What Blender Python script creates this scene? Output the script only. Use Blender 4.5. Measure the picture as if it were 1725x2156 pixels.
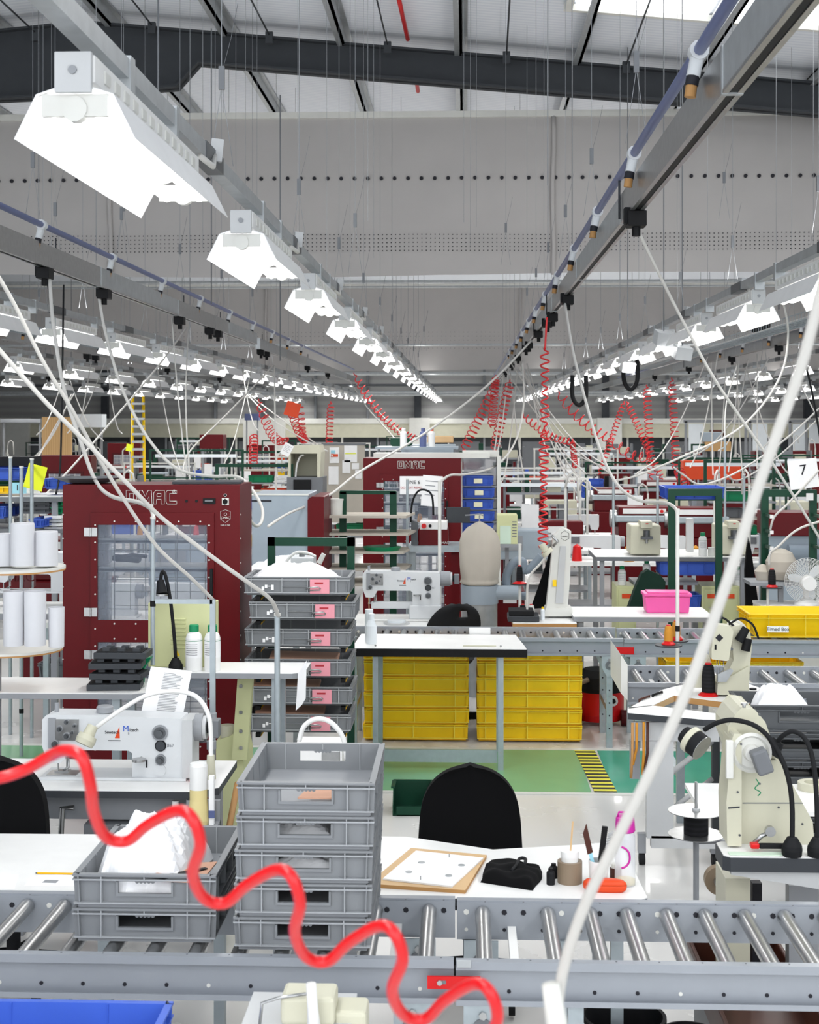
import bpy, math, random
from mathutils import Vector, Matrix
S=bpy.context.scene; C=S.collection; PI=math.pi; R=random.Random(7)
for o in list(bpy.data.objects): bpy.data.objects.remove(o)
# ---------------- camera, world, exposure ----------------
F=3045.0; CX=862.5; HY=887.0; CH=2.3; TH=math.atan(117.5/F)
cam=bpy.data.cameras.new('camera'); co=bpy.data.objects.new('camera',cam); C.objects.link(co); S.camera=co
co.location=(0,0,CH); co.rotation_euler=(PI/2,0,TH)
cam.sensor_fit='HORIZONTAL'; cam.sensor_width=36; cam.lens=F/1725*36; cam.shift_y=-(1078-HY)/1725; cam.clip_end=300; cam.clip_start=.05
cam.dof.use_dof=True; cam.dof.focus_distance=7.5; cam.dof.aperture_fstop=11
w=bpy.data.worlds.new('world'); S.world=w; w.use_nodes=True
w.node_tree.nodes['Background'].inputs[0].default_value=(.93,.96,1,1); w.node_tree.nodes['Background'].inputs[1].default_value=2.1
S.view_settings.view_transform='Standard'; S.view_settings.look='None'; S.view_settings.gamma=1; S.view_settings.exposure=0.24
LAMP_W=14.5; UP_W=5.0; TUBE_E=7.0
# ---------------- pixels to hall coordinates (point on the plane at hall depth Y) ----------------
def at(px,py,Y):
    u=(px-CX)/F; v=(HY-py)/F; s,c=math.sin(TH),math.cos(TH)
    dx,dy=-s+u*c, c+u*s
    return Vector((Y*dx/dy, Y, CH+Y*v/dy))
# ---------------- materials ----------------
def lin(h):
    h=h.lstrip('#'); r=[int(h[i:i+2],16)/255 for i in (0,2,4)]
    return tuple(x/12.92 if x<.04045 else ((x+.055)/1.055)**2.4 for x in r)+(1,)
MT={}
def mat(n,col,rough=.5,metal=0,var=.06,sc=6,em=0,alpha=1,trans=0,bump=0,coat=0):
    m=bpy.data.materials.new(n)
    spec=.5 if metal or coat or n in('white','tote') else .2 if n in('redmachine','reddark','black','blackcloth','rubber','ink','green','rafter','darkgrey') else .35; m.use_nodes=True; nt=m.node_tree; b=nt.nodes['Principled BSDF']; c=lin(col)
    b.inputs['Roughness'].default_value=rough; b.inputs['Specular IOR Level'].default_value=spec; b.inputs['Metallic'].default_value=metal
    tc=nt.nodes.new('ShaderNodeTexCoord'); nz=nt.nodes.new('ShaderNodeTexNoise'); nz.inputs['Scale'].default_value=sc; nz.inputs['Detail'].default_value=4
    nt.links.new(tc.outputs['Object'],nz.inputs['Vector'])
    mx=nt.nodes.new('ShaderNodeMix'); mx.data_type='RGBA'
    mx.inputs[6].default_value=tuple(min(1,x*(1+var)) for x in c[:3])+(1,); mx.inputs[7].default_value=tuple(x*(1-2*var) for x in c[:3])+(1,)
    nt.links.new(nz.outputs['Fac'],mx.inputs[0]); nt.links.new(mx.outputs[2],b.inputs['Base Color'])
    if em: b.inputs['Emission Color'].default_value=c; b.inputs['Emission Strength'].default_value=em
    if alpha<1: b.inputs['Alpha'].default_value=alpha
    if trans: b.inputs['Transmission Weight'].default_value=trans
    if coat: b.inputs['Coat Weight'].default_value=coat
    if bump:
        bp=nt.nodes.new('ShaderNodeBump'); bp.inputs['Strength'].default_value=bump; bp.inputs['Distance'].default_value=.01
        nt.links.new(nz.outputs['Fac'],bp.inputs['Height']); nt.links.new(bp.outputs[0],b.inputs['Normal'])
    MT[n]=m; return m
for a in [('white','#eeeeec',.4),('offwhite','#dcdcd6',.45),('cream','#c9c7b2',.45),('palegreen','#cfd2a0',.45),('lightgrey','#c3c5c6',.4),
 ('grey','#94979b',.45),('midgrey','#6f7276',.5),('darkgrey','#3f4246',.5),('black','#121214',.55),('blackcloth','#08080a',.95),('rubber','#1b1c1e',.7),
 ('cratedark','#56595c',.5),('crate','#85888b',.5),('crateinner','#8d9094',.5),('yellow','#ffd00c',.45),('yellowdeep','#ecb405',.5),('blue','#4064c6',.45),('bluelight','#5d86ea',.4),
 ('red','#d21518',.35),('redmachine','#5e0a11',.4),('reddark','#4d0a10',.4),('orange','#e04a1c',.45),('green','#16402f',.4),('greenbright','#0f8a5a',.4),('greencloth','#0d2b20',.9),
 ('bluegrey','#9fabb5',.35),('pipeblue','#5a6590',.35),('tan','#c79f6c',.6),('wood','#d3b184',.55),('woodedge','#b98b55',.6),('brown','#4a2418',.45),('paper','#f4f4f4',.8),
 ('notegreen','#cfe3cf',.8),('pink','#e79aa6',.7),('pinkplastic','#ee5fa8',.4),('magenta','#c52a9c',.35),('stickyyellow','#e8ef30',.7),('canvas','#b9b2a6',.9),('label','#e8e6c8',.7),
 ('ink','#2a2a30',.6),('inkred','#b0303a',.6),('lightblue','#9fd6e6',.7),('skin','#c79b83',.8),('threadorange','#c8892c',.7),('threadbrown','#a8704c',.7),('purple','#6a35b5',.4),
 ('floorgreen','#79b585',.28),('floorteal','#3fa184',.25),('cable','#cfcdc8',.5),('hosegrey','#7f8b96',.5),('glue','#e8d79a',.5),('greymachine','#d4d7d9',.35),('rafter','#3c3f43',.6)]:
    mat(*a)
mat('tapebrown','#8b7a66',.4); mat('steel','#b5b6b6',.3,.92,.12,30); mat('galv','#b4b8ba',.4,.55,.14,14); mat('darksteel','#5e6164',.4,.7,.1,20); mat('zinc','#a9b3b8',.42,.4,.1,25)
mat('conveyor','#979ca3',.38,.15,.04,9); mat('conveyor_blue','#98a3ac',.42,.15,.05,9)
mat('redhose','#d40f18',.35,0,.04,8,coat=.1); mat('glass','#7f8898',.08,0,0,alpha=.3); mat('plastic','#e9edf2',.15,0,.05,8,alpha=.45); mat('greypanel','#b9bfcb',.25,0,.05,8,alpha=.5)
mat('tube','#ffffff',.5,em=TUBE_E); mat('reflector','#fbfbfb',.35,em=0); mat('skylight','#ffffff',.5,em=2.2)
mat('bag','#f3f4f6',.35,0,.03,9,bump=.6); mat('curtain','#b3b0ae',.85,0,.05,1.5); mat('liner','#c9ccd1',.8,0,.04,3); mat('cladding','#9c9c9c',.6,0,.05,2)
mat('cratelitedge','#a6a9ac',.5); mat('yellowlitedge','#ffe24a',.45); mat('tub','#d3d4d8',.5); mat('cablegrey','#bdbbb6',.55); mat('tote','#e6ecf0',.3,0,.02,8)
def floor_mat():
    m=mat('floor_white','#dfdedb',.22,0,.02,.9,coat=.1); nt=m.node_tree; b=nt.nodes['Principled BSDF']
    n=nt.nodes.new('ShaderNodeTexNoise'); n.inputs['Scale'].default_value=3; n.inputs['Detail'].default_value=8
    r=nt.nodes.new('ShaderNodeMapRange'); r.inputs[3].default_value=.2; r.inputs[4].default_value=.32
    tc=[x for x in nt.nodes if x.type=='TEX_COORD'][0]; nt.links.new(tc.outputs['Object'],n.inputs[0]); nt.links.new(n.outputs[0],r.inputs[0]); nt.links.new(r.outputs[0],b.inputs['Roughness'])
floor_mat()
def stripes(n,period,axis,a,bcol,rough=.6):
    m=mat(n,a,rough); nt=m.node_tree; b=nt.nodes['Principled BSDF']
    tc=nt.nodes.new('ShaderNodeTexCoord'); sp=nt.nodes.new('ShaderNodeSeparateXYZ'); nt.links.new(tc.outputs['Object'],sp.inputs[0])
    mu=nt.nodes.new('ShaderNodeMath'); mu.operation='MULTIPLY'; mu.inputs[1].default_value=1/period; nt.links.new(sp.outputs[axis],mu.inputs[0])
    fr=nt.nodes.new('ShaderNodeMath'); fr.operation='FRACT'; nt.links.new(mu.outputs[0],fr.inputs[0])
    gt=nt.nodes.new('ShaderNodeMath'); gt.operation='GREATER_THAN'; gt.inputs[1].default_value=.5; nt.links.new(fr.outputs[0],gt.inputs[0])
    mx=nt.nodes.new('ShaderNodeMix'); mx.data_type='RGBA'; mx.inputs[6].default_value=lin(a); mx.inputs[7].default_value=lin(bcol)
    nt.links.new(gt.outputs[0],mx.inputs[0]); nt.links.new(mx.outputs[2],b.inputs['Base Color'])
stripes('hazard',.09,1,'#e6e04a','#2a2c22'); stripes('linerstripe',.12,1,'#e4e8ee','#d9dee6',.8)
stripes('corrugated',.3,2,'#a3a3a2','#979796',.6); stripes('pegboard',.05,0,'#caa675','#c09a68',.7); stripes('coilblack',.02,2,'#0d0d10','#18181c',.8)
# ---------------- mesh builder ----------------
class MB:
    def __init__(s): s.v=[]; s.f=[]; s.m=[]; s.s=[]
    def add(s,vs,fs,m,sm=False):
        k=len(s.v); s.v+=[tuple(v) for v in vs]
        for f in fs: s.f.append([k+i for i in f]); s.m.append(m); s.s.append(sm)
        return s
    def box(s,x0,x1,y0,y1,z0,z1,m,tp=0):
        t=tp; vs=[(x0+t,y0+t,z0),(x1-t,y0+t,z0),(x1-t,y1-t,z0),(x0+t,y1-t,z0),(x0,y0,z1),(x1,y0,z1),(x1,y1,z1),(x0,y1,z1)]
        return s.add(vs,[(3,2,1,0),(4,5,6,7),(0,1,5,4),(1,2,6,5),(2,3,7,6),(3,0,4,7)],m)
    def rbox(s,c,size,rx,ry,rz,m):
        M=Matrix.Rotation(rz,3,'Z')@Matrix.Rotation(ry,3,'Y')@Matrix.Rotation(rx,3,'X'); a,b,d=[q/2 for q in size]; c=Vector(c)
        vs=[c+M@Vector(p) for p in [(-a,-b,-d),(a,-b,-d),(a,b,-d),(-a,b,-d),(-a,-b,d),(a,-b,d),(a,b,d),(-a,b,d)]]
        return s.add(vs,[(3,2,1,0),(4,5,6,7),(0,1,5,4),(1,2,6,5),(2,3,7,6),(3,0,4,7)],m)
    def cyl(s,a,b,r,m,n=16,r1=None,cap=True):
        a=Vector(a); b=Vector(b); r1=r if r1 is None else r1; d=(b-a).normalized(); u=d.orthogonal().normalized(); w=d.cross(u); vs=[];fs=[]
        for p,q in ((a,r),(b,r1)):
            for i in range(n):
                t=2*PI*i/n; vs.append(p+q*(math.cos(t)*u+math.sin(t)*w))
        for i in range(n): j=(i+1)%n; fs.append((i,j,n+j,n+i))
        s.add(vs,fs,m,True)
        if cap: s.add(vs[:n],[tuple(range(n))[::-1]],m); s.add(vs[n:],[tuple(range(n))],m)
        return s
    def tube(s,ps,r,m,n=8):
        ps=[Vector(p) for p in ps]; N=len(ps); rr=r if isinstance(r,(list,tuple)) else [r]*N; vs=[];fs=[]; pu=None
        for k,p in enumerate(ps):
            d=(ps[min(k+1,N-1)]-ps[max(k-1,0)]).normalized()
            if pu is None: u=d.orthogonal().normalized()
            else:
                u=pu-d*pu.dot(d); u=u.normalized() if u.length>1e-6 else d.orthogonal().normalized()
            pu=u; w=d.cross(u)
            for i in range(n):
                t=2*PI*i/n; vs.append(p+rr[k]*(math.cos(t)*u+math.sin(t)*w))
        for k in range(N-1):
            for i in range(n): j=(i+1)%n; fs.append((k*n+i,k*n+j,(k+1)*n+j,(k+1)*n+i))
        fs.append(tuple(range(n))[::-1]); fs.append(tuple(range((N-1)*n,N*n)))
        return s.add(vs,fs,m,True)
    def lathe(s,pr,c,m,n=24,axis='z',ms=None):
        c=Vector(c); vs=[]; k=len(pr)
        for r,z in pr:
            for i in range(n):
                t=2*PI*i/n; a,b=r*math.cos(t),r*math.sin(t)
                vs.append(c+(Vector((a,b,z)) if axis=='z' else Vector((a,z,b)) if axis=='y' else Vector((z,a,b))))
        for q in range(k-1):
            s.add(vs[q*n:(q+2)*n],[(i,(i+1)%n,n+(i+1)%n,n+i) for i in range(n)],ms[q] if ms else m,True)
        return s
    def prism(s,pts,y0,y1,m,mside=None):
        n=len(pts); vs=[(x,y0,z) for x,z in pts]+[(x,y1,z) for x,z in pts]
        s.add(vs,[tuple(range(n)),tuple(range(n,2*n))[::-1]],m)
        return s.add(vs,[(i,n+i,n+(i+1)%n,(i+1)%n) for i in range(n)],mside or m)
    def slab(s,pts,z0,z1,m,mside=None):
        n=len(pts); vs=[(x,y,z0) for x,y in pts]+[(x,y,z1) for x,y in pts]
        s.add(vs,[tuple(range(n))[::-1],tuple(range(n,2*n))],m)
        return s.add(vs,[(i,(i+1)%n,n+(i+1)%n,n+i) for i in range(n)],mside or m)
    def bp(s,x0,y0,x1,y1,Y,dep,m):       # box whose near face fills a measured rectangle at depth Y
        a=at(x0,y1,Y); b=at(x1,y0,Y); return s.box(a.x,b.x,Y,Y+dep,a.z,b.z,m)
    def pp(s,pts,Y,dep,m,ms=None):
        q=[at(x,y,Y) for x,y in pts]; return s.prism([(p.x,p.z) for p in q],Y,Y+dep,m,ms)
    def obj(s,name,parent=None,bevel=0,label=None,mods=None):
        xs=[v[0] for v in s.v]; ys=[v[1] for v in s.v]; zs=[v[2] for v in s.v]
        off=Vector((0,0,0)); loc=Vector((0,0,0))
        if parent is None: off=Vector(((min(xs)+max(xs))/2,(min(ys)+max(ys))/2,min(zs))); loc=off
        else:
            q=parent
            while q: off=off+q.location; q=q.parent
        me=bpy.data.meshes.new(name); me.from_pydata([(v[0]-off.x,v[1]-off.y,v[2]-off.z) for v in s.v],[],s.f)
        ks=[]
        for m in s.m:
            if m not in ks: ks.append(m); me.materials.append(MT[m])
        ix={m:i for i,m in enumerate(ks)}
        me.polygons.foreach_set('material_index',[ix[m] for m in s.m]); me.polygons.foreach_set('use_smooth',s.s); me.update()
        o=bpy.data.objects.new(name,me); C.objects.link(o); o.location=loc; o.parent=parent
        if bevel:
            b=o.modifiers.new('bevel','BEVEL'); b.width=bevel; b.segments=2; b.limit_method='ANGLE'; b.angle_limit=.7
        if label: o['label']=label
        return o
def tag(o,label,cat,group=None,kind=None):
    o['label']=label; o['category']=cat
    if group: o['group']=group
    if kind: o['kind']=kind
    return o
def struct(name,mb,bevel=0):
    o=mb.obj(name,bevel=bevel); o['kind']='structure'; return o
def T(name,label,cat,loc=(0,0,0),group=None):
    o=bpy.data.objects.new(name,None); C.objects.link(o); o.location=loc; o.empty_display_size=.1; return tag(o,label,cat,group)
def dup(root,loc,rz=0,label=None,group=None,sc=None):
    r=root.copy(); C.objects.link(r); r.location=loc; r.rotation_euler=(0,0,rz)
    if sc: r.scale=(sc,)*3 if not isinstance(sc,tuple) else sc
    if label: r['label']=label
    if group: r['group']=group
    for ch in KIDS(root):
        c=ch.copy(); C.objects.link(c); c.parent=r
        for g in KIDS(ch):
            d=g.copy(); C.objects.link(d); d.parent=c
    return r
_k={}
def KIDS(o):
    if o.name not in _k: _k[o.name]=[x for x in bpy.data.objects if x.parent==o]
    return _k[o.name]
USED=set()
def place(proto,loc,rz=0,label=None,group=None,sc=None):     # the first placing moves the prototype itself
    if proto.name not in USED:
        USED.add(proto.name); KIDS(proto); proto.location=loc; proto.rotation_euler=(0,0,rz)
        if sc: proto.scale=(sc,)*3 if not isinstance(sc,tuple) else sc
        if label: proto['label']=label
        if group: proto['group']=group
        return proto
    r=dup(proto,loc,rz,label,group,sc)
    if not sc: r.scale=(1,1,1)
    if not group and 'group' in r.keys(): del r['group']
    return r
def text(s,size,loc,parent,m,name='lettering',rx=PI/2,rz=0,align='CENTER',ex=.0008):
    cu=bpy.data.curves.new('t','FONT'); cu.body=s; cu.size=size; cu.extrude=ex; cu.align_x=align; cu.align_y='CENTER'
    t=bpy.data.objects.new('t',cu); C.objects.link(t); dg=bpy.context.evaluated_depsgraph_get()
    me=bpy.data.meshes.new_from_object(t.evaluated_get(dg)); bpy.data.objects.remove(t)
    me.materials.clear(); me.materials.append(MT[m]); o=bpy.data.objects.new(name,me); C.objects.link(o)
    o.parent=parent; off=Vector((0,0,0)); q=parent
    while q: off=off+q.location; q=q.parent
    o.location=Vector(loc)-off; o.rotation_euler=(rx,0,rz); return o
def spline(ps,n=8):
    ps=[Vector(p) for p in ps]; out=[]
    for i in range(len(ps)-1):
        p0=ps[max(i-1,0)]; p1=ps[i]; p2=ps[i+1]; p3=ps[min(i+2,len(ps)-1)]
        for k in range(n):
            t=k/n; out.append(.5*((2*p1)+(p2-p0)*t+(2*p0-5*p1+4*p2-p3)*t*t+(3*p1-p0-3*p2+p3)*t**3))
    return out+[ps[-1]]
def path(px,Y0,Y1): n=len(px)-1; return [at(x,y,Y0+(Y1-Y0)*i/n) for i,(x,y) in enumerate(px)]
def cable(px,Y0,Y1,r,label,m='cable',name='power_cable',cat='cable',group=None,n=8):
    return tag(MB().tube(spline(path(px,Y0,Y1),6),r,m,n).obj(name),label,cat,group)
def coil_pts(a,b,rad,turns,sag=0,n=12,grow=0):
    a=Vector(a); b=Vector(b); d=(b-a).normalized(); u=d.orthogonal().normalized(); w=d.cross(u); out=[]; N=int(turns*n)
    for i in range(N+1):
        t=i/N; c=a.lerp(b,t); c=c-Vector((0,0,sag*4*t*(1-t))); q=rad*(1+grow*math.sin(t*9)*.4)*min(1,12*t,12*(1-t)+.15)
        th=2*PI*i/n; out.append(c+q*(math.cos(th)*u+math.sin(th)*w))
    return out
ORD=['first','second','third','fourth','fifth','sixth','seventh','eighth','ninth','tenth','eleventh','twelfth','thirteenth','fourteenth','fifteenth','sixteenth','seventeenth','eighteenth','nineteenth','twentieth']+['twenty-'+q for q in ('first','second','third','fourth','fifth','sixth','seventh','eighth','ninth')]+['thirtieth']
# ---------------- the hall shell ----------------
XL,XR,YB,YE=-27.0,24.0,-6.0,61.0
struct('floor',MB().box(XL,XR,YB,YE+.5,-.2,0,'floor_white'))
def floor_patch(name,x0,x1,y0,y1,m,h=.004):
    struct(name,MB().box(x0,x1,y0,y1,0.0005,h,m))
g0=at(1215,1668,9.0); XT=.80
struct('trim_1',MB().box(XL,.78,8.98,10.13,.0005,.004,'floorgreen'))
struct('trim_2',MB().box(.92,XR,8.98,10.13,.0005,.004,'floorteal'))
struct('trim_3',MB().slab([(.80,8.99),(.94,8.99),(.90,10.12),(.76,10.12)],.0045,.006,'hazard'))
struct('trim_4',MB().box(XL,XR,8.93,8.98,.0005,.005,'offwhite').box(XL,XR,10.13,10.19,.0005,.005,'offwhite'))
RX,RZ,RS=-5.3,8.05,.093
def roofz(x): return RZ-RS*abs(x-RX)
b=MB()
for x0,x1 in ((XL,RX),(RX,XR)):
    z0,z1=roofz(x0),roofz(x1); vs=[(x0,YB,z0),(x1,YB,z1),(x1,YE+.5,z1),(x0,YE+.5,z0)]; vs+=[(x,y,z+.25) for x,y,z in vs]
    b.add(vs,[(0,1,2,3),(7,6,5,4),(0,4,5,1),(1,5,6,2),(2,6,7,3),(3,7,4,0)],'linerstripe')
struct('ceiling',b)
# skylight set in the roof slope, seen top right
b=MB(); fr=MB()
for sx0,sx1 in ((1.35,2.95),(3.15,4.9),(5.1,6.9)):
    vs=[(x,y,roofz(x)-.02) for x,y in ((sx0,13),(sx1,13),(sx1,17.75),(sx0,17.75))]; vs+=[(x,y,z-.03) for x,y,z in vs]
    b.add(vs,[(0,1,2,3),(7,6,5,4),(0,4,5,1),(1,5,6,2),(2,6,7,3),(3,7,4,0)],'skylight')
o=struct('window_1',b)
for i,sx in enumerate((1.27,3.05,5.0)): fr.rbox((sx,15.4,roofz(sx)-.06),(.09,4.8,.08),0,.093,0,'offwhite')
fr.rbox((4.1,17.82,roofz(4.1)-.06),(5.8,.09,.08),0,.093,0,'offwhite'); fr.obj('window_frame',o)
struct('wall_left',MB().box(XL-.3,XL,YB,YE+.5,0,7.5,'cladding')); struct('wall_right',MB().box(XR,XR+.3,YB,YE+.5,0,7.5,'cladding'))
# end wall: lower white band and glazed partition, corrugated cladding above
b=MB().box(XL,XR,YE,YE+.3,2.3,8,'corrugated'); b.box(XL,XR,YE-.25,YE,1.62,2.36,'cream').box(XL,XR,YE-.32,YE-.25,2.2,2.42,'offwhite').box(XL,XR,YE,YE+.3,0,1.62,'darkgrey')
struct('wall_back',b)
b=MB()
for px in (222,455,555,665,775,880,1020,1275,1405,1700):
    x=at(px,850,YE-.1).x; wd=.28 if px in(222,880,1275,1700) else .1; b.box(x-wd/2,x+wd/2,YE-.3,YE,2.4,6.5,'darkgrey' if wd>.2 else 'midgrey')
struct('trim_5',b)
b=MB()
for px0,px1 in ((512,600),(862,905),(1258,1310),(0,60)):
    a=at(px0,880,YE-.5).x; c=at(px1,880,YE-.5).x; b.box(a,c,YE-.5,YE-.2,0,2.44,'offwhite')
struct('trim_6',b)
b=MB()
for k in range(34):
    x=XL+.8+k*1.5; b.box(x-.04,x+.04,YE-.06,YE,0,1.62,'offwhite' if k%3 else 'grey'); 
    if k%2: b.box(x+.1,x+1.3,YE-.03,YE,.1,1.45,'midgrey')
struct('trim_7',b)
b=MB(); b.box(at(1440,880,55).x,XR,55,55.08,2.25,2.36,'grey')
for k in range(30):
    x=at(1445,880,55).x+k*.75*(1+.3*(k%3)); b.box(x-.05,x+.05,55,55.08,0,2.3,'grey')
    if k%2==0: b.box(x+.1,x+.65,55.02,55.05,1.2,2.2,'tote')
struct('trim_8',b)
# portal rafter with a haunch at the apex
tag(T('roof_rafter','dark grey steel roof rafter with a thickened haunch crossing below the liner','beam',(0,20,0)),'dark grey steel roof rafter with a thickened haunch crossing below the liner','beam')
rf=bpy.data.objects['roof_rafter']; rf['kind']='structure'
def web(x): 
    t=roofz(x)-.22; d=.40 if x>-3.9 else .72 if x>-4.6 else .95
    return t,t-d
xs=[XL+.2,-9.2,-8.0,RX,-4.0,-3.7,XR-.2]; ds=[.4,.4,.85,1.0,.78,.42,.37]
top=[(x,roofz(x)-.22) for x in xs]; bot=[(x,roofz(x)-.22-d) for x,d in zip(xs,ds)]
MB().prism(bot+top[::-1],19.96,20.04,'rafter').obj('web',rf)
for nm,off,dd in (('flange',[0]*7,.03),('flange',[-d for d in ds],.03)):
    f=MB()
    for i in range(6):
        x0,x1=xs[i],xs[i+1]; z0=roofz(x0)-.22+off[i]; z1=roofz(x1)-.22+off[i+1]
        vs=[(x0,19.85,z0),(x1,19.85,z1),(x1,20.15,z1),(x0,20.15,z0),(x0,19.85,z0+dd),(x1,19.85,z1+dd),(x1,20.15,z1+dd),(x0,20.15,z0+dd)]
        f.add(vs,[(3,2,1,0),(4,5,6,7),(0,1,5,4),(1,2,6,5),(2,3,7,6),(3,0,4,7)],'rafter')
    f.obj(nm,rf)
rf.name='roof_rafter'
# purlins running along the hall
for i in range(15):
    x=-11.4+i*1.62
    z=roofz(x)-.02
    m='galv'; p=MB().box(x-.02,x+.02,10,28,z-.2,z,m).box(x-.09,x+.02,10,28,z-.2,z-.18,m).box(x-.02,x+.09,10,28,z-.02,z,m)
    tag(p.obj('roof_purlin'),'galvanised steel purlin running under the liner, %s from the left wall side'%ORD[i],'purlin','roof purlins','structure')
    if i%1==0:
        q=MB().tube([(x+.5,10+.1,roofz(x)-.1),(x+.62,19.7,roofz(x)-.28)],.012,'darkgrey',6); q.box(x+.57,x+.67,19.66,19.74,roofz(x)-.4,roofz(x)-.24,'darkgrey')
        tag(q.obj('roof_tie_rod'),'thin dark tie rod between roof purlins, %s from the left wall side'%ORD[i],'rod','roof tie rods')
tag(MB().tube([(-.78,19.6,roofz(-.8)-.15),(-.84,17,roofz(-.8)-.1)],.03,'red',8).tube([(-.72,20.3,roofz(-.7)-.3),(-.72,22,roofz(-.7)-.3)],.03,'red',8).obj('sprinkler_pipe'),'thin red pipe passing up behind the roof rafter near the middle','pipe')
# smoke curtains hung below the roof
def curtain(name,Y,z0,z1,label,holes,dots,seams,sc=1):
    n=90; root=T(name,label,'curtain',(0,Y,z0)); root['kind']='structure'; x0,x1=XL+.2,XR-.2
    m=MB(); rows=7; vs=[]
    def wy(x,t): return Y+.05*math.sin(x*.9+t*2)*(1-t)+.035*math.sin(x*2.3-t*3)*(1-t)+.02*math.sin(x*5.1+t*7)*(1-t)
    for r in range(rows+1):
        t=r/rows
        for i in range(n+1): x=x0+(x1-x0)*i/n; vs.append((x,wy(x,t),z0+(z1-z0)*t+(.035*sc*math.sin(x*.6) if r==0 else 0)))
    m.add(vs,[(r*(n+1)+i,r*(n+1)+i+1,(r+1)*(n+1)+i+1,(r+1)*(n+1)+i) for r in range(rows) for i in range(n)],'curtain',True); m.obj('fabric',root)
    MB().box(x0,x1,Y-.06,Y+.04,z1-.01,z1+.08,'offwhite').obj('top_rail',root)
    h=MB(); zh=holes
    k=at(0,0,Y).x-1; p=28.2/F*Y
    if zh:
        while k<at(1725,0,Y).x+1: h.cyl((k,wy(k,.6)-.03,zh),(k,wy(k,.6)-.012,zh),.028*Y/21,'ink',10); k+=p
        h.obj('eyelets',root)
    d=MB(); k=at(0,0,Y).x-1
    while k<at(1725,0,Y).x+1:
        for j in range(5):
            z=dots+j*.058*Y/21; d.box(k-.007,k+.007,wy(k,.3)-.04,wy(k,.3)-.03,z-.007,z+.007,'ink')
        k+=p/3.05
    d.obj('perforations',root)
    for px in seams:
        x=at(px,0,Y).x; MB().tube([(x+.01*math.sin(t*9),wy(x,t)-.03,z0+(z1-z0)*t) for t in [q/12 for q in range(13)]],.035,'curtain',6).obj('seam',root)
curtain('smoke_curtain',21.0,at(0,582,21).z,at(900,247,21).z,'grey fabric smoke curtain with a row of eyelets, nearest below the rafter',at(0,381,21).z,at(0,532,21).z,(232,1165))
curtain('smoke_curtain',40.0,at(0,780,40).z,at(900,604,40).z,'grey fabric smoke curtain hanging lower and farther back than the eyeleted one',None,at(0,735,40).z,(560,1095))
tag(MB().cyl((-19,38,at(0,597,38).z),(13,38,at(0,597,38).z),.05,'galv',10).cyl((-19,38.6,at(0,603,38).z),(13,38.6,at(0,603,38).z),.03,'galv',8).obj('service_pipe'),'long horizontal galvanised pipe above the far smoke curtain','pipe')
for i,(py,Y,r) in enumerate(((728,34,.03),(764,44,.04),(788,46,.05),(812,50,.05),(826,52,.04),(831,48,.05))):
    z=at(0,py,Y).z; tag(MB().cyl((-21,Y,z),(19,Y,z),r,'galv' if i!=3 else 'darksteel',8).obj('service_pipe'),'horizontal service pipe across the far end, %s from the top'%ORD[i],'pipe','far service pipes')
# ---------------- lights ----------------
def light_fixture():
    root=T('fluorescent_light','','light'); L=1.52
    b=MB().box(-.055,.055,0,L,.0,.075,'white'); b.box(-.05,.05,-.02,0,-.03,.08,'lightgrey'); b.cyl((0,-.025,.03),(0,-.02,.03),.012,'grey',8)
    for k in range(12): b.box(-.06,.06,.1+k*.115,.16+k*.115,.02,.055,'offwhite')
    b.obj('housing',root,.003)
    for s in (-1,1):
        m=MB(); p=[(s*.03,-.005),(s*.105,-.03),(s*.165,-.15),(s*.162,-.15),(s*.1,-.035),(s*.03,-.01)]
        if s<0: p=p[::-1]
        m.prism(p,0,L,'reflector'); m.obj('reflector_wing',root)
        MB().cyl((s*.06,.02,-.075),(s*.06,L-.02,-.075),.019,'tube',10).obj('tube',root)
    for ya,yb,yc in ((0,.03,-.005),(L-.02,L-.03,L+.005)):
        MB().cyl((0,min(yb,yc),-.07),(0,max(yb,yc),-.07),.035,'offwhite',12).box(-.09,.09,ya,ya+.02,-.09,-.0301,'offwhite').obj('lamp_holder',root)
    ld=bpy.data.lights.new('lamp','AREA'); ld.shape='RECTANGLE'; ld.size=.16; ld.size_y=1.45; ld.energy=LAMP_W; ld.color=(1,.985,.96)
    lo=bpy.data.objects.new('lamp',ld); C.objects.link(lo); lo.parent=root; lo.location=(0,L/2,-.105)
    lu=bpy.data.lights.new('uplight','AREA'); lu.shape='RECTANGLE'; lu.size=.1; lu.size_y=1.4; lu.energy=UP_W; lu.color=(1,.985,.96)
    uo=bpy.data.objects.new('uplight',lu); C.objects.link(uo); uo.parent=root; uo.location=(0,L/2,.26); uo.rotation_euler=(PI,0,0)
    return root
LF=light_fixture()
ROWS=[(-9.8,'fourth row left of the aisle'),(-6.85,'third row left of the aisle'),(-3.95,'second row left of the aisle'),(-1.05,'row over the left cabinet'),(2.2,'row right of the aisle'),(5.4,'second row right of the aisle'),(8.5,'third row right of the aisle'),(11.7,'fourth row right of the aisle')]
LZ=CH+.91
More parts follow.
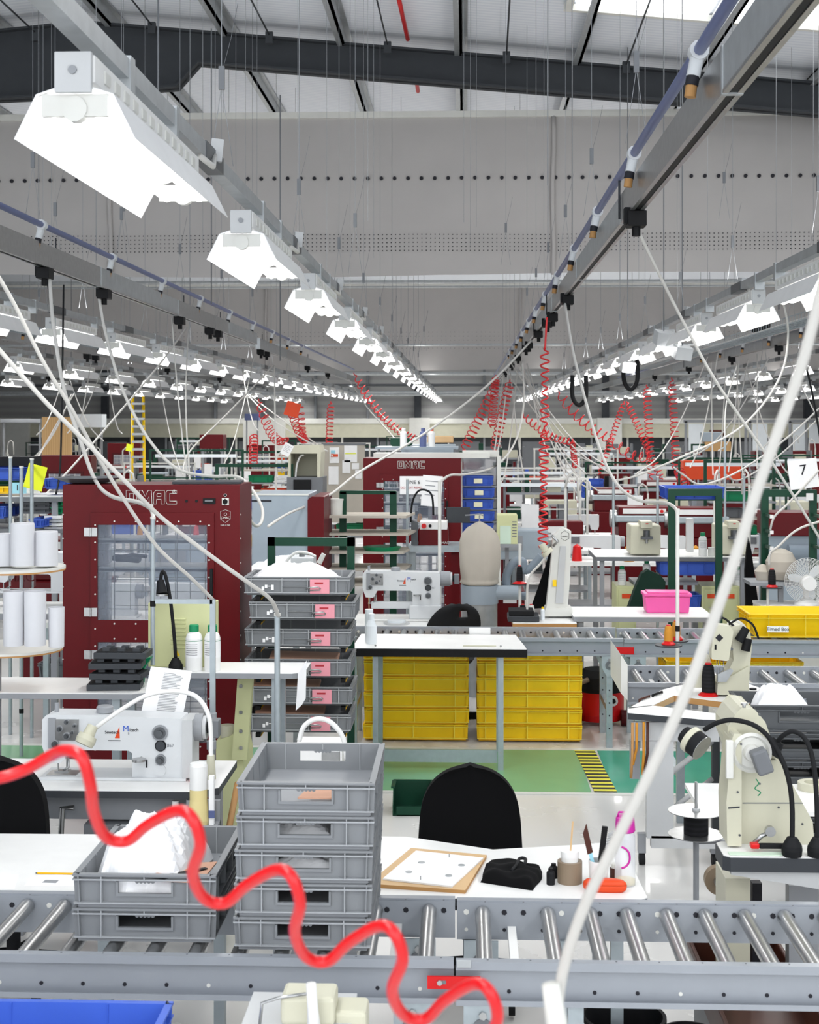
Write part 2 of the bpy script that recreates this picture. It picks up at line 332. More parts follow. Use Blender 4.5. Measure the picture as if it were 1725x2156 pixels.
for ri,(x,nm) in enumerate(ROWS):
    pit=2.9 if ri==3 else 2.35 if ri in (2,4) else 3.1
    y0={3:3.85,4:3.9,2:8.95}.get(ri,18.2+.4*ri); y=y0-(5.8 if ri==3 else 4.7 if ri==4 else 0); k=0
    while y<59:
        place(LF,(x,y,LZ+.0),0,'lit fluorescent batten with white reflectors, %s along the %s'%(ORD[k],nm),nm+' of lights'); y+=pit; k+=1
    m=MB(); yy=y0-6
    m.box(x-.03,x+.03,yy,59,LZ+.13,LZ+.19,'galv'); yq=y0
    while yq<58:
        m.box(x-.036,x+.036,yq+.5,yq+.56,LZ+.075,LZ+.2,'galv'); m.box(x-.036,x+.036,yq+1.2,yq+1.24,LZ+.075,LZ+.2,'galv'); m.box(x-.034,x+.034,yq+1.8,yq+2.2,LZ+.125,LZ+.195,'darksteel'); yq+=2.9
    rt=T('light_rail','galvanised channel carrying the lights, %s'%nm,'rail',(x,y0,LZ+.13),'light rails'); m.obj('channel',rt)
    if ri in(3,4):
        for q in range(5): 
            yq=y0+2.05+q*2.9; MB().rbox((x+.03,yq,LZ+.2),(.05,.09,.09),.1,.1,.2,'lightgrey').tube([(x+.03,yq-.06,LZ+.17),(x+.05,yq-.2,LZ+.1),(x+.02,yq-.32,LZ+.12)],.012,'cable').obj('junction_box',rt)
# power trunking and air pipe
def trunk(x,y0,y1,label,taps,sec=3.0):
    rt=T('power_trunking',label,'trunking',(x,y0,CH+1.03)); z=CH+1.03; m=MB(); y=y0; k=0
    while y<y1:
        e=min(y+sec,y1); m.box(x-.03,x+.03,y+.006,e,z+.01,z+.15,'steel' if k%2 else 'galv'); m.box(x-.033,x-.014,y,e,z,z+.012,'steel').box(x+.014,x+.033,y,e,z,z+.012,'steel'); m.box(x-.034,x+.034,y-.02,y+.006,z-.002,z+.153,'galv'); y=e; k+=1
    m.box(x-.013,x+.013,y0,y1,z+.004,z+.01,'black'); m.obj('channel',rt)
    for q,ty in enumerate(taps):
        t=MB().box(x-.045,x+.045,ty-.06,ty+.06,z-.075,z+.0,'black').box(x-.06,x-.03,ty-.03,ty+.03,z-.06,z+.02,'rubber').cyl((x,ty,z-.12),(x,ty,z-.075),.022,'black',10)
        t.obj('tap_off_plug',rt,.004)
        if q%2==0: MB().tube([(x-.04,ty+.4,z+.02),(x-.04,ty+.4,z+.25)],.006,'darkgrey',6).obj('hanger',rt)
trunk(.84,1.6,37,'long steel power trunking slanting down from the upper right corner',[7.15,11.9,13.9,14.8,16.6,19,20,23,26,30])
trunk(-2.82,5,19.3,'steel power trunking left of the aisle, its near length',[9.6,11.2,14.2,15.9,16.4])
trunk(-2.95,20.5,40,'steel power trunking left of the aisle, its far length',[20.8,21.4,27,31]); 
trunk(4.3,9,50,'steel power trunking right of the aisle behind the lights',[14,17,20,23.5,28,33]); trunk(-5.8,12,50,'steel power trunking at far left behind the lights',[16,22,22.5,28,34]); trunk(8.6,16,50,'steel power trunking at far right',[18,22,27,31]); trunk(-9.6,20,50,'steel power trunking along the left wall side',[24,28,33])
def airpipe(x,z,y0,y1,label):
    rt=T('air_pipe',label,'pipe',(x,y0,z)); MB().cyl((x,y0,z),(x,y1,z),.021,'pipeblue',10).obj('pipe',rt)
    y=y0+1.6
    while y<min(y1,26):
        MB().cyl((x,y-.03,z),(x,y+.03,z),.034,'tan' if 0 else 'greymachine',10).cyl((x,y,z),(x-.02,y-.01,z-.09),.024,'greymachine',8).cyl((x-.02,y-.01,z-.09),(x-.025,y-.01,z-.12),.023,'ink',8).cyl((x-.025,y-.01,z-.12),(x-.03,y-.01,z-.16),.02,'woodedge',8).obj('air_outlet',rt); y+=1.9
airpipe(.80,CH+1.27,1.5,40,'blue compressed air pipe above the right power trunking'); airpipe(-2.78,CH+1.29,4,36,'blue compressed air pipe above the left power trunking'); airpipe(4.2,CH+1.2,9,40,'blue compressed air pipe behind the right light row'); airpipe(-5.6,CH+1.2,9,40,'blue compressed air pipe at far left')
def basket(x,z,y0,y1,label):
    m=MB(); y=y0
    while y<y1:
        m.tube([(x-.1,y,z+.06),(x-.1,y,z),(x+.1,y,z),(x+.1,y,z+.06)],.004,'zinc',4); y+=.12
    for dx,dz in((-.1,.06),(-.1,0),(-.05,0),(0,0),(.05,0),(.1,0),(.1,.06)): m.box(x+dx-.004,x+dx+.004,y0,y1,z+dz-.004,z+dz+.004,'zinc')
    for q in range(5): m.tube([(x-.06+.03*q,y0,z+.02),(x-.05+.03*q,(y0+y1)/2,z+.015),(x-.06+.03*q,y1,z+.02)],.011,'midgrey' if q%2 else 'cable',6)
    tag(m.obj('cable_basket'),label,'cable tray')
basket(2.95,CH+.86,9.5,24,'wire basket cable tray below the lights at right'); basket(-4.6,CH+.93,11,24,'wire basket cable tray at the left edge')
# hanging suspension wires
wid=0
def wire(x,y,z0,twist=False):
    z1=roofz(x)-.05; m=MB(); r=.0018*max(1,y/11)
    if twist: m.tube([(x-.05,y,z0),(x,y,z0+.35),(x,y,z0+.36)],r,'grey',4).tube([(x+.05,y,z0),(x,y,z0+.35),(x,y,z1)],r,'grey',4).box(x-.012,x+.012,y-.01,y+.01,z0+.33,z0+.43,'midgrey'); m.tube([(x,y,z0+.4),(x+.04,y,z0+.55),(x+.07,y,z0+.7)],r*.7,'midgrey',4)
    else: m.tube([(x,y,z0),(x,y,z1)],r,'grey',4)
    tag(m.obj('suspension_wire'),'thin steel suspension wire hanging straight down from the roof','wire','suspension wires')
for x in (-9.8,-6.85,-3.95,-1.05,2.2,5.4):
    y=6.2 if abs(x)<3 else 9
    while y<34: wire(x,y,LZ+.19,True); y+=2.9
for x in (.8,-2.78,4.2,-5.6):
    y=4.4
    while y<32: wire(x,y,CH+1.3,y<19); y+=2.4
for k in range(34): 
    y=R.uniform(10,19.5); wire(at(R.uniform(0,1725),300,y).x,y,R.uniform(3.3,4.2),R.random()<.2)
for k in range(16):
    y=R.uniform(21.8,38); wire(at(R.uniform(0,1725),300,y).x,y,R.uniform(3.3,4.0),R.random()<.3)
for px,py0,py1,Y in ((1205,-20,560,16),(333,-10,250,9),(445,60,640,12),(590,200,760,13)):
    a=at(px,py0,Y); b_=at(px,py1,Y); tag(MB().tube([(a.x,Y,min(a.z,roofz(a.x)-.03)),(b_.x,Y,b_.z)],.006,'midgrey',5).obj('suspension_rope'),'thicker hanging suspension rope %s'%('right of the middle' if px>900 else 'left of the near light' if px<400 else 'between the first and second lights' if px<500 else 'beside the third light'),'rope')
# infra red heater or speaker boxes hung among the right lights
for px,py,Y in ((1322,772,19.6),(1437,742,15.6),(150,790,27.3),(400,745,21.2),(1398,712,15)):
    p=at(px,py,Y); tag(MB().rbox(p,(.18,.16,.14),.3,.1,.2,'greymachine').tube([p,(p.x,p.y,roofz(p.x)-.01)],.008,'midgrey',5).obj('hanging_unit',bevel=.03),'grey rounded unit hung among the lights at %s'%('the right, nearest' if px==1398 else 'the right, middle' if px==1437 else 'the right, farthest' if px==1322 else 'the far left' if px==150 else 'the left'),'unit')
# ---------------- prototypes ----------------
def crate_mesh(w,d,h,m,hole=True,inner=None,tp=.012,t=.004,ribs=(.2,.5,.8),hs=.37,bothholes=True,rw=.0016,rt=.004):
    inner=inner or m; b=MB(); em={'crate':'cratelitedge','yellow':'yellowlitedge'}.get(m,m); w2,d2=w/2,d/2  # lit edges put into the colour: paler crate material for ribs and rings
    zb=.012; zt=h
    def wall(sgn,front):
        # tapered wall made of panels round a hand hole
        L=w2 if front else d2; D=d2 if front else w2
        def P(a,z,o=0):
            k=(zt-z)/(zt-zb)*tp; q=a*(1-k/L); dd=(D-.014-k+o)*sgn
            return (q,dd,z) if front else (dd,q,z)
        def quad(a0,a1,z0,z1):
            vs=[P(a0,z0),P(a1,z0),P(a1,z1),P(a0,z1),P(a0,z0,-t),P(a1,z0,-t),P(a1,z1,-t),P(a0,z1,-t)]
            fs=[(0,1,2,3),(7,6,5,4),(0,4,5,1),(3,2,6,7),(1,5,6,2),(0,3,7,4)]
            if (sgn>0)==front: fs=[f[::-1] for f in fs]
            b.add(vs,fs,m)
        a=hs*w/2
        if hole and front and (sgn<0 or bothholes):
            z0,z1=.42*h,.76*h; quad(-L,-a,zb,zt); quad(a,L,zb,zt); quad(-a,a,zb,z0); quad(-a,a,z1,zt)
            for i in range(5): b.cyl(P(-.3*a+i*.15*a*1.0,z1,.001),P(-.3*a+i*.15*a,z1,-t-.001),.006*h/.1,m,8)
            # raised frame round the hole
            for (u0,u1,v0,v1) in ((-a-.006,-a,z0-.006,z1),(a,a+.006,z0-.006,z1),(-a-.006,a+.006,z0-.008,z0)):
                y0=sgn*(D-.014-(zt-v0)/(zt-zb)*tp); b.box(u0,u1,min(y0,y0+sgn*.008),max(y0,y0+sgn*.008),v0,v1,m)
        else: quad(-L,L,zb,zt)
    for sgn in (-1,1):
        wall(sgn,True); wall(sgn,False)
    b.box(-w2+tp+.01,w2-tp-.01,-d2+tp+.01,d2-tp-.01,0,zb+.003,inner)
    def ring(z0,z1,o):
        b.box(-w2-o,w2+o,-d2-o,-d2+.014,z0,z1,m); b.box(-w2-o,w2+o,d2-.014,d2+o,z0,z1,m); b.box(-w2-o,-w2+.014,-d2+.014,d2-.014,z0,z1,m); b.box(w2-.014,w2+o,-d2+.014,d2-.014,z0,z1,m)
    ring(h-.006,h,0); 
    for z0,z1,i in ((h*.82,h*.82+rt,0),(h*.0+.012,.012+rt,.003)):
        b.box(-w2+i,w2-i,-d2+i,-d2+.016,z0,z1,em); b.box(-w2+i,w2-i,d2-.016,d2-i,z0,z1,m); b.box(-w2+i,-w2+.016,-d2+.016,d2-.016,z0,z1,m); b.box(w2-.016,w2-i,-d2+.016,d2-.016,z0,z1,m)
    for f in ribs:
        x=-w2+f*w; zl=.82*h if f==.5 and hole else .012
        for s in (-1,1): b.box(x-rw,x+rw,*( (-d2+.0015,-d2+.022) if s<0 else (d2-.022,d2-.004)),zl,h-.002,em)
    for f in (.15,.38,.62,.85):
        y=-d2+f*d
        for s in (-1,1): b.box(*((-w2+.004,-w2+.022) if s<0 else (w2-.022,w2-.004)),y-.0015,y+.0015,.012,h-.002,m)
    for sx in(-1,1):
        for sy in(-1,1): b.cyl((sx*(w2-.012),sy*(d2-.012),h-.001),(sx*(w2-.012),sy*(d2-.012),h+.0008),.003,'darkgrey',8)
    return b
def bag(cx,cy,cz,rx,ry,rz,seed,m='bag',n=26,name='plastic_bag'):
    q=random.Random(seed); b=MB(); vs=[]; ph=[(q.uniform(2,9),q.uniform(2,9),q.uniform(0,6),q.uniform(.2,.7)) for _ in range(7)]
    for i in range(n+1):
        for j in range(n+1):
            u=-1+2*i/n; v=-1+2*j/n; e=max(0,1-max(abs(u)**3,abs(v)**3)); h=.55*e
            for a,c,p,w in ph: h+=.2*w*abs(math.sin(a*u+c*v+p))*e+.05*w*abs(math.sin(2.7*a*v-2.1*c*u+p))*e
            vs.append((cx+rx*u*(1+.08*math.sin(5*v+seed)),cy+ry*v*(1+.08*math.sin(6*u+seed)),cz+rz*h))
    m_=[(i*(n+1)+j,(i+1)*(n+1)+j,(i+1)*(n+1)+j+1,i*(n+1)+j+1) for i in range(n) for j in range(n)]
    b.add(vs,m_,m,False); k=len(vs)
    b.add([(x,y,cz-.004) for x,y,z in vs[::n]],[],m)
    o=b.obj(name); s=o.modifiers.new('sol','SOLIDIFY'); s.thickness=.003; return o
def table(w,d,h,top,edge,leg='grey',legw=.04,bar=True,t=.03,inset=.06):
    r=T('work_table','','table'); MB().box(-w/2,w/2,-d/2,d/2,h-.004,h,top).box(-w/2,w/2,-d/2,d/2,h-t,h-.004,edge).obj('tabletop',r)
    for sx in(-1,1):
        for sy in(-1,1):
            x=sx*(w/2-inset); y=sy*(d/2-inset); MB().box(x-legw/2,x+legw/2,y-legw/2,y+legw/2,0,h-t,leg).obj('leg',r)
    if bar: MB().box(-w/2+inset,w/2-inset,-d/2+inset-.015,-d/2+inset+.015,.12,.2,leg).obj('rail',r)
    return r
def tag2(o,l,c,g=None): return tag(o,l,c,g)
def cone(x,y,z,r,h,m,label,group=None,base='red',bh=.02,br=None):
    rt=T('thread_cone',label,'thread',(x,y,z),group); br=br or r*1.35
    MB().lathe([(0,bh),(r*1.0,bh),(r*.98,bh+h*.55),(r*.8,bh+h*.93),(r*.5,bh+h)],(x,y,z),m,20).obj('thread',rt)
    MB().lathe([(br,0),(br,bh*.3),(r*.7,bh*1.2)],(x,y,z),base,20).lathe([(r*.5,bh+h),(r*.5,bh+h*1.06),(0,bh+h*1.06)],(x,y,z),base,16).obj('spool',rt); return rt
def bottle(x,y,z,r,h,label,cap='greenbright',m='white',lab=True,band=None,group=None):
    rt=T('bottle',label,'bottle',(x,y,z),group)
    MB().lathe([(0,0),(r*.95,0),(r,.02*h),(r,.7*h),(r*.85,.79*h),(r*.5,.85*h),(r*.5,.86*h)],(x,y,z),m,24).obj('body',rt)
    MB().lathe([(r*.56,.85*h),(r*.58,.86*h),(r*.58,.98*h),(r*.5,h),(0,h)],(x,y,z),cap,20).obj('cap',rt,label=None)
    if lab:
        b=MB(); b.lathe([(r*1.01,.3*h),(r*1.01,.64*h)],(x,y,z),'paper',24)
        b.lathe([(r*1.015,.655*h),(r*1.015,.665*h)],(x,y,z),cap,24)
        for q in range(6): 
            for k in range(-3,3): t=-PI/2+k*.22; b.box(x+math.cos(t)*r*1.02-.006*(1+.3*(q%2)),x+math.cos(t)*r*1.02+.006,y+math.sin(t)*r*1.02-.0008,y+math.sin(t)*r*1.02+.0008,z+(.36+q*.045)*h,z+(.366+q*.045)*h,'ink')
        b.obj('label_sheet',rt)
    return rt
def conveyor(label,x0,x1,y0,y1,z,rollers,bars,legs,rr=.024,m='conveyor',hp=.061):
    rt=T('roller_conveyor',label,'conveyor',((x0+x1)/2,y0,0))
    for s,y in ((-1,y0),(1,y1)):
        b=MB(); b.box(x0,x1,y-.004,y+.004,z-.1179,z-.0061,m)
        b.box(x0,x1,y-.0259*(s<0)-.0001*0,y+.0259*(s>0),z-.006,z,m); b.box(x0,x1,*( (y-.03,y-.026) if s<0 else (y+.026,y+.03)),z-.024,z,m)
        b.box(x0,x1,*( (y-.03,y+.004) if s<0 else (y-.004,y+.03)),z-.124,z-.118,m); b.box(x0,x1,*( (y-.034,y-.0301) if s<0 else (y+.0301,y+.034)),z-.124,z-.108,m)
        k=x0+.03; i=0
        while k<x1-.02:
            for yy in ((y-.006,y-.0035),(y+.0035,y+.006)):
                hm='ink' if i%5 else 'offwhite'
                if s>0: b.cyl((k,yy[0],z-.036),(k,yy[1],z-.036),.0092,hm,6)
                if i%2==0: b.cyl((k,yy[0],z-.092),(k,yy[1],z-.092),.006,hm,8)
            if i%2: b.cyl((k,y-.012,z-.0005),(k,y-.012,z+.001),.003,'midgrey',8)
            k+=hp; i+=1
        b.obj('side_rail',rt)
    for x in rollers:
        r=MB().cyl((x,y0+.012,z-.038),(x,y1-.012,z-.038),rr,'steel',24); r.obj('roller',rt)
        q=[o for o in [rt]][0]
        MB().cyl((x,y0+.003,z-.038),(x,y0+.0118,z-.038),rr*.55,'yellow',14).cyl((x,y0+.0065,z-.038),(x,y0+.0119,z-.038),rr*.97,'ink',20).obj('bearing_cap',rt)
    for x in bars: MB().box(x-.013,x+.013,y0+.004,y1-.004,z-.11,z-.08,'white').obj('cross_bar',rt)
    for x,st in legs:
        for y in (y0,y1):
            l=MB().box(x-.022,x+.022,y-.02,y+.02,0,z-.2,'zinc')
            if st:
                l.prism([(x-.055,z-.12),(x-.055,z-.2),(x-.02,z-.27),(x+.02,z-.27),(x+.055,z-.2),(x+.055,z-.12)],y-.03,y-.022,'zinc')
                for zz in (.15,.19): l.cyl((x,y-.042,z-zz),(x,y-.03,z-zz),.012,'steel',6)
                l.cyl((x,y-.034,z-.19),(x,y-.0305,z-.19),.03,'midgrey',14)
                for q in range(9): l.cyl((x,y-.0215,z-.32-q*.045),(x,y-.0195,z-.32-q*.045),.006,'ink' if q%2 else 'steel',8)
            else: l.box(x-.022,x+.022,y-.02,y+.02,z-.2,z-.12,'zinc')
            l.obj('leg',rt)
        MB().box(x-.018,x+.018,y0+.02,y1-.02,.25,.29,'zinc').obj('cross_brace',rt)
    return rt
# ---------------- near conveyor ----------------
NY0,NY1,NZ=4.15,4.65,.765
def rx_(px): return at(px,1905,4.63).x
rol=[rx_(p) for p in (-23,55,133)]; k=133
for i in range(1,9): rol.append(rol[2]+.1265*i)
L_r=[x for x in rol if x<rx_(800)]+[rx_(904)]
R_r=[rx_(p) for p in (1017,1154,1244,1321,1405,1486,1570,1654)]; R_r+= [R_r[-1]+.127*(i+1) for i in range(5)]
JX=at(958,2010,4.15).x
conveyor('grey near roller conveyor section carrying the two grey crate stacks',-2.6,JX-.003,NY0,NY1,NZ,[rol[0]-.1265*i for i in range(8,0,-1)]+L_r,[rx_(838)],[(at(133,2050,4.15).x,False),(JX-.12,True)])
conveyor('empty near roller conveyor section right of the red joint plate',JX+.003,2.3,NY0,NY1,NZ-.004,R_r,[rx_(1078)],[(JX+.08,True),(at(1212,2050,4.15).x,False)])
p=at(900,2054,4.115); q=at(1012,2082,4.115)
MBp=MB().box(p.x,q.x,4.108,4.116,q.z,p.z,'red')
for px in (926,992): c=at(px,2068,4.108); MBp.cyl((c.x,4.1,c.z),(c.x,4.108,c.z),.008,'steel',6).box(c.x+.004,c.x+.018,4.106,4.108,c.z-.005,c.z+.005,'midgrey')
tag(MBp.obj('joint_plate'),'red bolted joint plate linking the two near conveyor sections','plate')
tag(MB().bp(962,2022,992,2038,4.113,.004,'galv').obj('foil_tape',bevel=.001),'crumpled silver tape on the near conveyor rail joint','tape')
# crate stacks
CW,CD,CHh=.405,.53,.098
def crate_proto(nm,*a,**k): return tag(crate_mesh(*a,**k).obj(nm),'','crate')
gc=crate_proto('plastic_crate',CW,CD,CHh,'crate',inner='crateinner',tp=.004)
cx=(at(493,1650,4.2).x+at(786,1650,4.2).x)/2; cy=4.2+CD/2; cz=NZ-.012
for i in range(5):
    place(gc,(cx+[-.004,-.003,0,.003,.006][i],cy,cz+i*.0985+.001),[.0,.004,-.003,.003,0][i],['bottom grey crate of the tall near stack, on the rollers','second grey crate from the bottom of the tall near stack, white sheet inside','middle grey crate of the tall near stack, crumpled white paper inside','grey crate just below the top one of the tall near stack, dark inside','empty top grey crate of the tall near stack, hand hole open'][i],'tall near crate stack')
cx2=(at(150,1842,4.28).x+at(466,1842,4.28).x)/2
for i in range(2):
    place(gc,(cx2,cy+.05,cz+i*.101+.001),.0,['lower grey crate of the short near stack at left','upper grey crate of the short near stack at left, filled with white bags'][i],'short near crate stack',sc=(1.06,1.0,1.03))
tag(bag(cx2-.03,cy+.02,cz+.125,.15,.19,.17,3),'crumpled white plastic bags heaped in the short grey stack','bag')
tag(bag(cx-.03,cy-.1,cz+3*.0985+.02,.12,.11,.035,8),'white plastic sheet inside the second highest grey crate','bag'); tag(bag(cx,cy-.12,cz+2*.0985+.02,.12,.10,.04,12),'crumpled white paper visible in the middle near crate hole','paper')
tag(MB().slab([(cx2+.0,cy-.2),(cx2+.17,cy-.22),(cx2+.185,cy-.02),(cx2+.05,cy-.05)],cz+.182,cz+.186,'skin').slab([(cx2+.0,cy-.2),(cx2+.06,cy-.21),(cx2+.17,cy-.1),(cx2+.16,cy-.09)],cz+.187,cz+.19,'black').obj('leather_piece'),'pale tan leather piece beside the bags in the short grey stack','leather')
tag(MB().slab([(cx-.02,cy-.24),(cx+.11,cy-.24),(cx+.12,cy-.1),(cx+.0,cy-.12)],cz+4*.0985+.045,cz+4*.0985+.05,'skin').obj('leather_piece'),'tan leather piece seen through the hand hole of the top near crate','leather')
# blue crate lower left, on a low stand
bc=crate_mesh(.8,.5,.2,'blue',hole=False,inner='blue',ribs=(.2,.5,.8)).obj('plastic_crate'); 
pb=at(366,2108,3.55); bc.location=(pb.x-.4,3.55-.25,pb.z-.2); tag(bc,'bright blue open crate at the lower left corner','crate')
tb=table(1.5,.5,pb.z-.2,'lightgrey','grey'); tb.location=(pb.x-.7,3.28,0); tag(tb,'small grey stand under the blue crate at lower left','table')
# ---------------- near bench and what stands on it ----------------
BZ=.745; BY0,BY1=4.72,5.36
rt=T('work_bench','long white work bench with dark edging behind the near conveyor','bench',(-.6,5.04,0))
xr=at(1366,1893,4.72).x; poly=[(-2.7,BY0),(xr-.03,BY0),(xr,BY0+.03),(xr-.02,BY1-.05),(xr-.09,BY1),(.45,BY1-.02),(.10,BY1-.10),(-.22,BY1+.05),(-2.7,BY1+.02)]
MB().slab(poly,BZ-.003,BZ,'white').obj('tabletop',rt); MB().slab(poly,BZ-.026,BZ-.003,'darkgrey').obj('edging',rt)
for x,y in ((-2.5,4.8),(-2.5,5.3),(-.9,5.28),(.5,4.8),(.48,5.25)): MB().box(x-.02,x+.02,y-.02,y+.02,0,BZ-.026,'zinc').obj('leg',rt)
b=at(800,1875,4.85); B=lambda px,py:at(px,py,5)  # helper on bench plane
def onz(px,py,z):   # point where the ray meets height z
    Y=5.0
    for _ in range(8): Y*= (CH-z)/(CH-at(px,py,Y).z)
    return at(px,py,Y)
pts=[onz(a,b_,BZ) for a,b_ in ((775,1868),(980,1882),(1025,1807),(866,1792))]
rt=T('cutting_board','plywood board with a white pattern sheet on the near bench','board',tuple(pts[0]))
MB().slab([(p.x,p.y) for p in pts],BZ,BZ+.012,'wood','woodedge').obj('board',rt)
pts=[onz(a,b_,BZ+.014) for a,b_ in ((806,1852),(952,1868),(1018,1808),(876,1793))]
MB().slab([(p.x,p.y) for p in pts],BZ+.0125,BZ+.018,'paper').obj('pattern_sheet',rt)
for px,py in ((888,1816),(972,1822),(861,1836),(945,1844)):
    p=onz(px,py,BZ+.018); MB().cyl((p.x,p.y,BZ+.018),(p.x,p.y,BZ+.02),.012,'galv',12).obj('marker_disc',rt)
for px,py in ((886,1852),(946,1805)):
    p=onz(px,py,BZ+.018); MB().cyl((p.x,p.y,BZ+.018),(p.x,p.y,BZ+.03),.001,'ink',6).obj('pin',rt)
# black folded cloth bag
p=onz(1078,1855,BZ); b_=MB(); n=18; vs=[]
for i in range(n+1):
    for j in range(n+1):
        u=-1+2*i/n; v=-1+2*j/n; e=(1-abs(u)**6)*(1-abs(v)**6); h=.036*e**.35+.006*math.sin(5*u+3*v)*e+.005*math.sin(9*v-2*u+3*u*v)*e
        vs.append((p.x+.092*u*(1+.06*math.sin(3*v+1))+.02*v,p.y+.10*v+.02-.04*u+.02,BZ+h))
b_.add(vs,[(i*(n+1)+j,(i+1)*(n+1)+j,(i+1)*(n+1)+j+1,i*(n+1)+j+1) for i in range(n) for j in range(n)],'blackcloth',True)
rt=T('cloth_bag','folded black cloth bag with a strap on the near bench','bag',(p.x,p.y,BZ)); b_.obj('cloth',rt)
MB().tube(spline([(p.x+.0,p.y+.0,BZ+.035),(p.x+.02,p.y+.05,BZ+.043),(p.x+.03,p.y+.10,BZ+.046),(p.x+.05,p.y+.10,BZ+.045),(p.x+.045,p.y+.05,BZ+.04)],4),.006,'rubber').obj('strap',rt)
for i,(px,py) in enumerate(((1160,1862),(1166,1848))):
    p=onz(px,py,BZ); bo=bottle(p.x,p.y,BZ,.0145,.055-.006*i,'tiny black bottle %s beside the black cloth bag'%('in front' if i==0 else 'behind'),'black','rubber',False)
p=onz(1202,1865,BZ); rt=T('tape_roll','wide brown tape roll with a white cup inside, on the near bench','tape',(p.x,p.y+.04,BZ)); MB().lathe([(.03,0),(.042,0),(.042,.072),(.03,.072),(.03,0)],(p.x,p.y+.04,BZ),'brown' if 0 else 'midbrown' if 0 else 'tapebrown',28).obj('roll',rt) if 'tapebrown' in MT else None
PX,PY=p.x,p.y+.04
rt=T('paint_cup','white lidded cup standing in the brown tape roll','cup',(PX,PY,BZ)); MB().lathe([(0,.0),(.026,0),(.029,.085),(.031,.085),(.031,.105),(0,.105)],(PX,PY,BZ+.001),'white',24).obj('cup',rt); MB().rbox((PX+.005,PY,BZ+.14),(.006,.003,.13),0,.08,0,'wood').obj('stick',rt)
p=onz(1262,1868,BZ); rt=T('tool_cup','white plastic cup holding a knife and a brush on the near bench','cup',(p.x,p.y+.03,BZ)); X,Y=p.x,p.y+.03
MB().lathe([(0,.002),(.029,.002),(.029,0),(.0335,.082),(.031,.082),(.027,.004)],(X,Y,BZ),'white',26).obj('cup',rt)
tag(MB().prism([(X-.04,BZ+.205),(X-.052,BZ+.17),(X-.036,BZ+.10),(X-.018,BZ+.108)],Y-.002,Y,'brown').rbox((X-.018,Y,BZ+.07),(.012,.008,.07),0,-.25,0,'lightblue').obj('knife'),'brown bladed knife with a light blue handle in the white cup','knife')
h=MB().rbox((X+.012,Y,BZ+.11),(.018,.014,.17),0,.12,0,'black')
for k in range(8): h.rbox((X+.028+.002*k,Y,BZ+.11+k*.009),(.02,.014,.003),0,-.4,0,'galv')
tag(h.obj('hairbrush'),'small bristled brush in the white cup','brush')
p=onz(1272,1880,BZ); rt=T('glasses_case','orange red glasses case lying on the near bench','case',(p.x,p.y,BZ))
def case(z0,z1,s,m):
    vs=[];N=32; b=MB(); pr=[(z0,.84),(z0+(z1-z0)*.4,.98),(z0+(z1-z0)*.8,1),(z1,1)] if z0<.01 else [(z0,1),(z0+(z1-z0)*.4,.97),(z0+(z1-z0)*.8,.85),(z1,.6)]
    for zz,k in pr:
        for i in range(N):
            t=2*PI*i/N; c_,s_=math.cos(t),math.sin(t)
            vs.append((p.x+.072*k*math.copysign(abs(c_)**.55,c_)+.005,p.y+.024*k*math.copysign(abs(s_)**.9,s_)+.02-.006*c_,BZ+zz))
    fs=[(q*N+i,q*N+(i+1)%N,(q+1)*N+(i+1)%N,(q+1)*N+i) for q in range(3) for i in range(N)]
    fs.append(tuple(range(N))[::-1]); fs.append(tuple(range(3*N,4*N))); return b.add(vs,fs,m,True)
case(0,.022,1,'orange').obj('lower_shell',rt); case(.0222,.04,1,'orange').obj('upper_shell',rt)
p=onz(1318,1866,BZ); X,Y=p.x,p.y+.02; rt=T('water_bottle','clear water bottle with a magenta lid and swirl on the near bench','bottle',(X,Y,BZ))
MB().lathe([(0,.002),(.034,0),(.035,.01),(.034,.16),(.030,.18)],(X,Y,BZ),'plastic',26).obj('body',rt); MB().lathe([(0,.004),(.033,.004),(.033,.018),(0,.018)],(X,Y,BZ),'glue',24).obj('drink',rt)
MB().lathe([(.031,.178),(.034,.182),(.031,.225),(.026,.23),(0,.232)],(X,Y,BZ),'magenta',26).tube([(X-.026,Y-.005,BZ+.225),(X-.022,Y-.01,BZ+.245),(X+.022,Y-.01,BZ+.245),(X+.026,Y-.005,BZ+.225)],.004,'magenta').obj('lid',rt)
MB().tube([(X-.018+.0+.03*math.cos(t),Y-.0355,BZ+.1+.035*math.sin(t)) for t in [-1.5+q*.25 for q in range(13)]],.0035,'magenta').obj('printed_swirl',rt)
p=onz(1300,1862,BZ); tag(MB().cyl((p.x,p.y+.05,BZ),(p.x,p.y+.05,BZ+.04),.02,'brown',16).cyl((p.x,p.y+.05,BZ+.041),(p.x,p.y+.05,BZ+.055),.016,'offwhite',16).obj('small_jar'),'small brown jar behind the clear water bottle','jar')
p=onz(112,1841,BZ); tag(MB().cyl((p.x-.055,p.y,BZ+.004),(p.x+.08,p.y-.004,BZ+.004),.0035,'yellowdeep',6).cyl((p.x-.062,p.y,BZ+.004),(p.x-.055,p.y,BZ+.004),.0008,'ink',6,.0035).obj('pencil'),'yellow pencil lying on the bench left of the short crate stack','pencil')
def sheet(px4,z,label,m='paper',marks=()):
    q=[onz(a,b_,z) for a,b_ in px4]; rt=T('paper_sheet',label,'paper',tuple(q[0])); MB().slab([(p.x,p.y) for p in q],z,z+.001,m).obj('sheet',rt)
    for mk in marks: q=[onz(a,b_,z) for a,b_ in mk]; MB().slab([(p.x,p.y) for p in q],z+.0012,z+.0016,'grey').obj('printed_mark',rt)
sheet([(50,1865),(165,1866),(170,1840),(80,1843)],BZ,'white sheet with a grey square beside the pencil',marks=[[(88,1859),(118,1860),(124,1854),(96,1853)]])
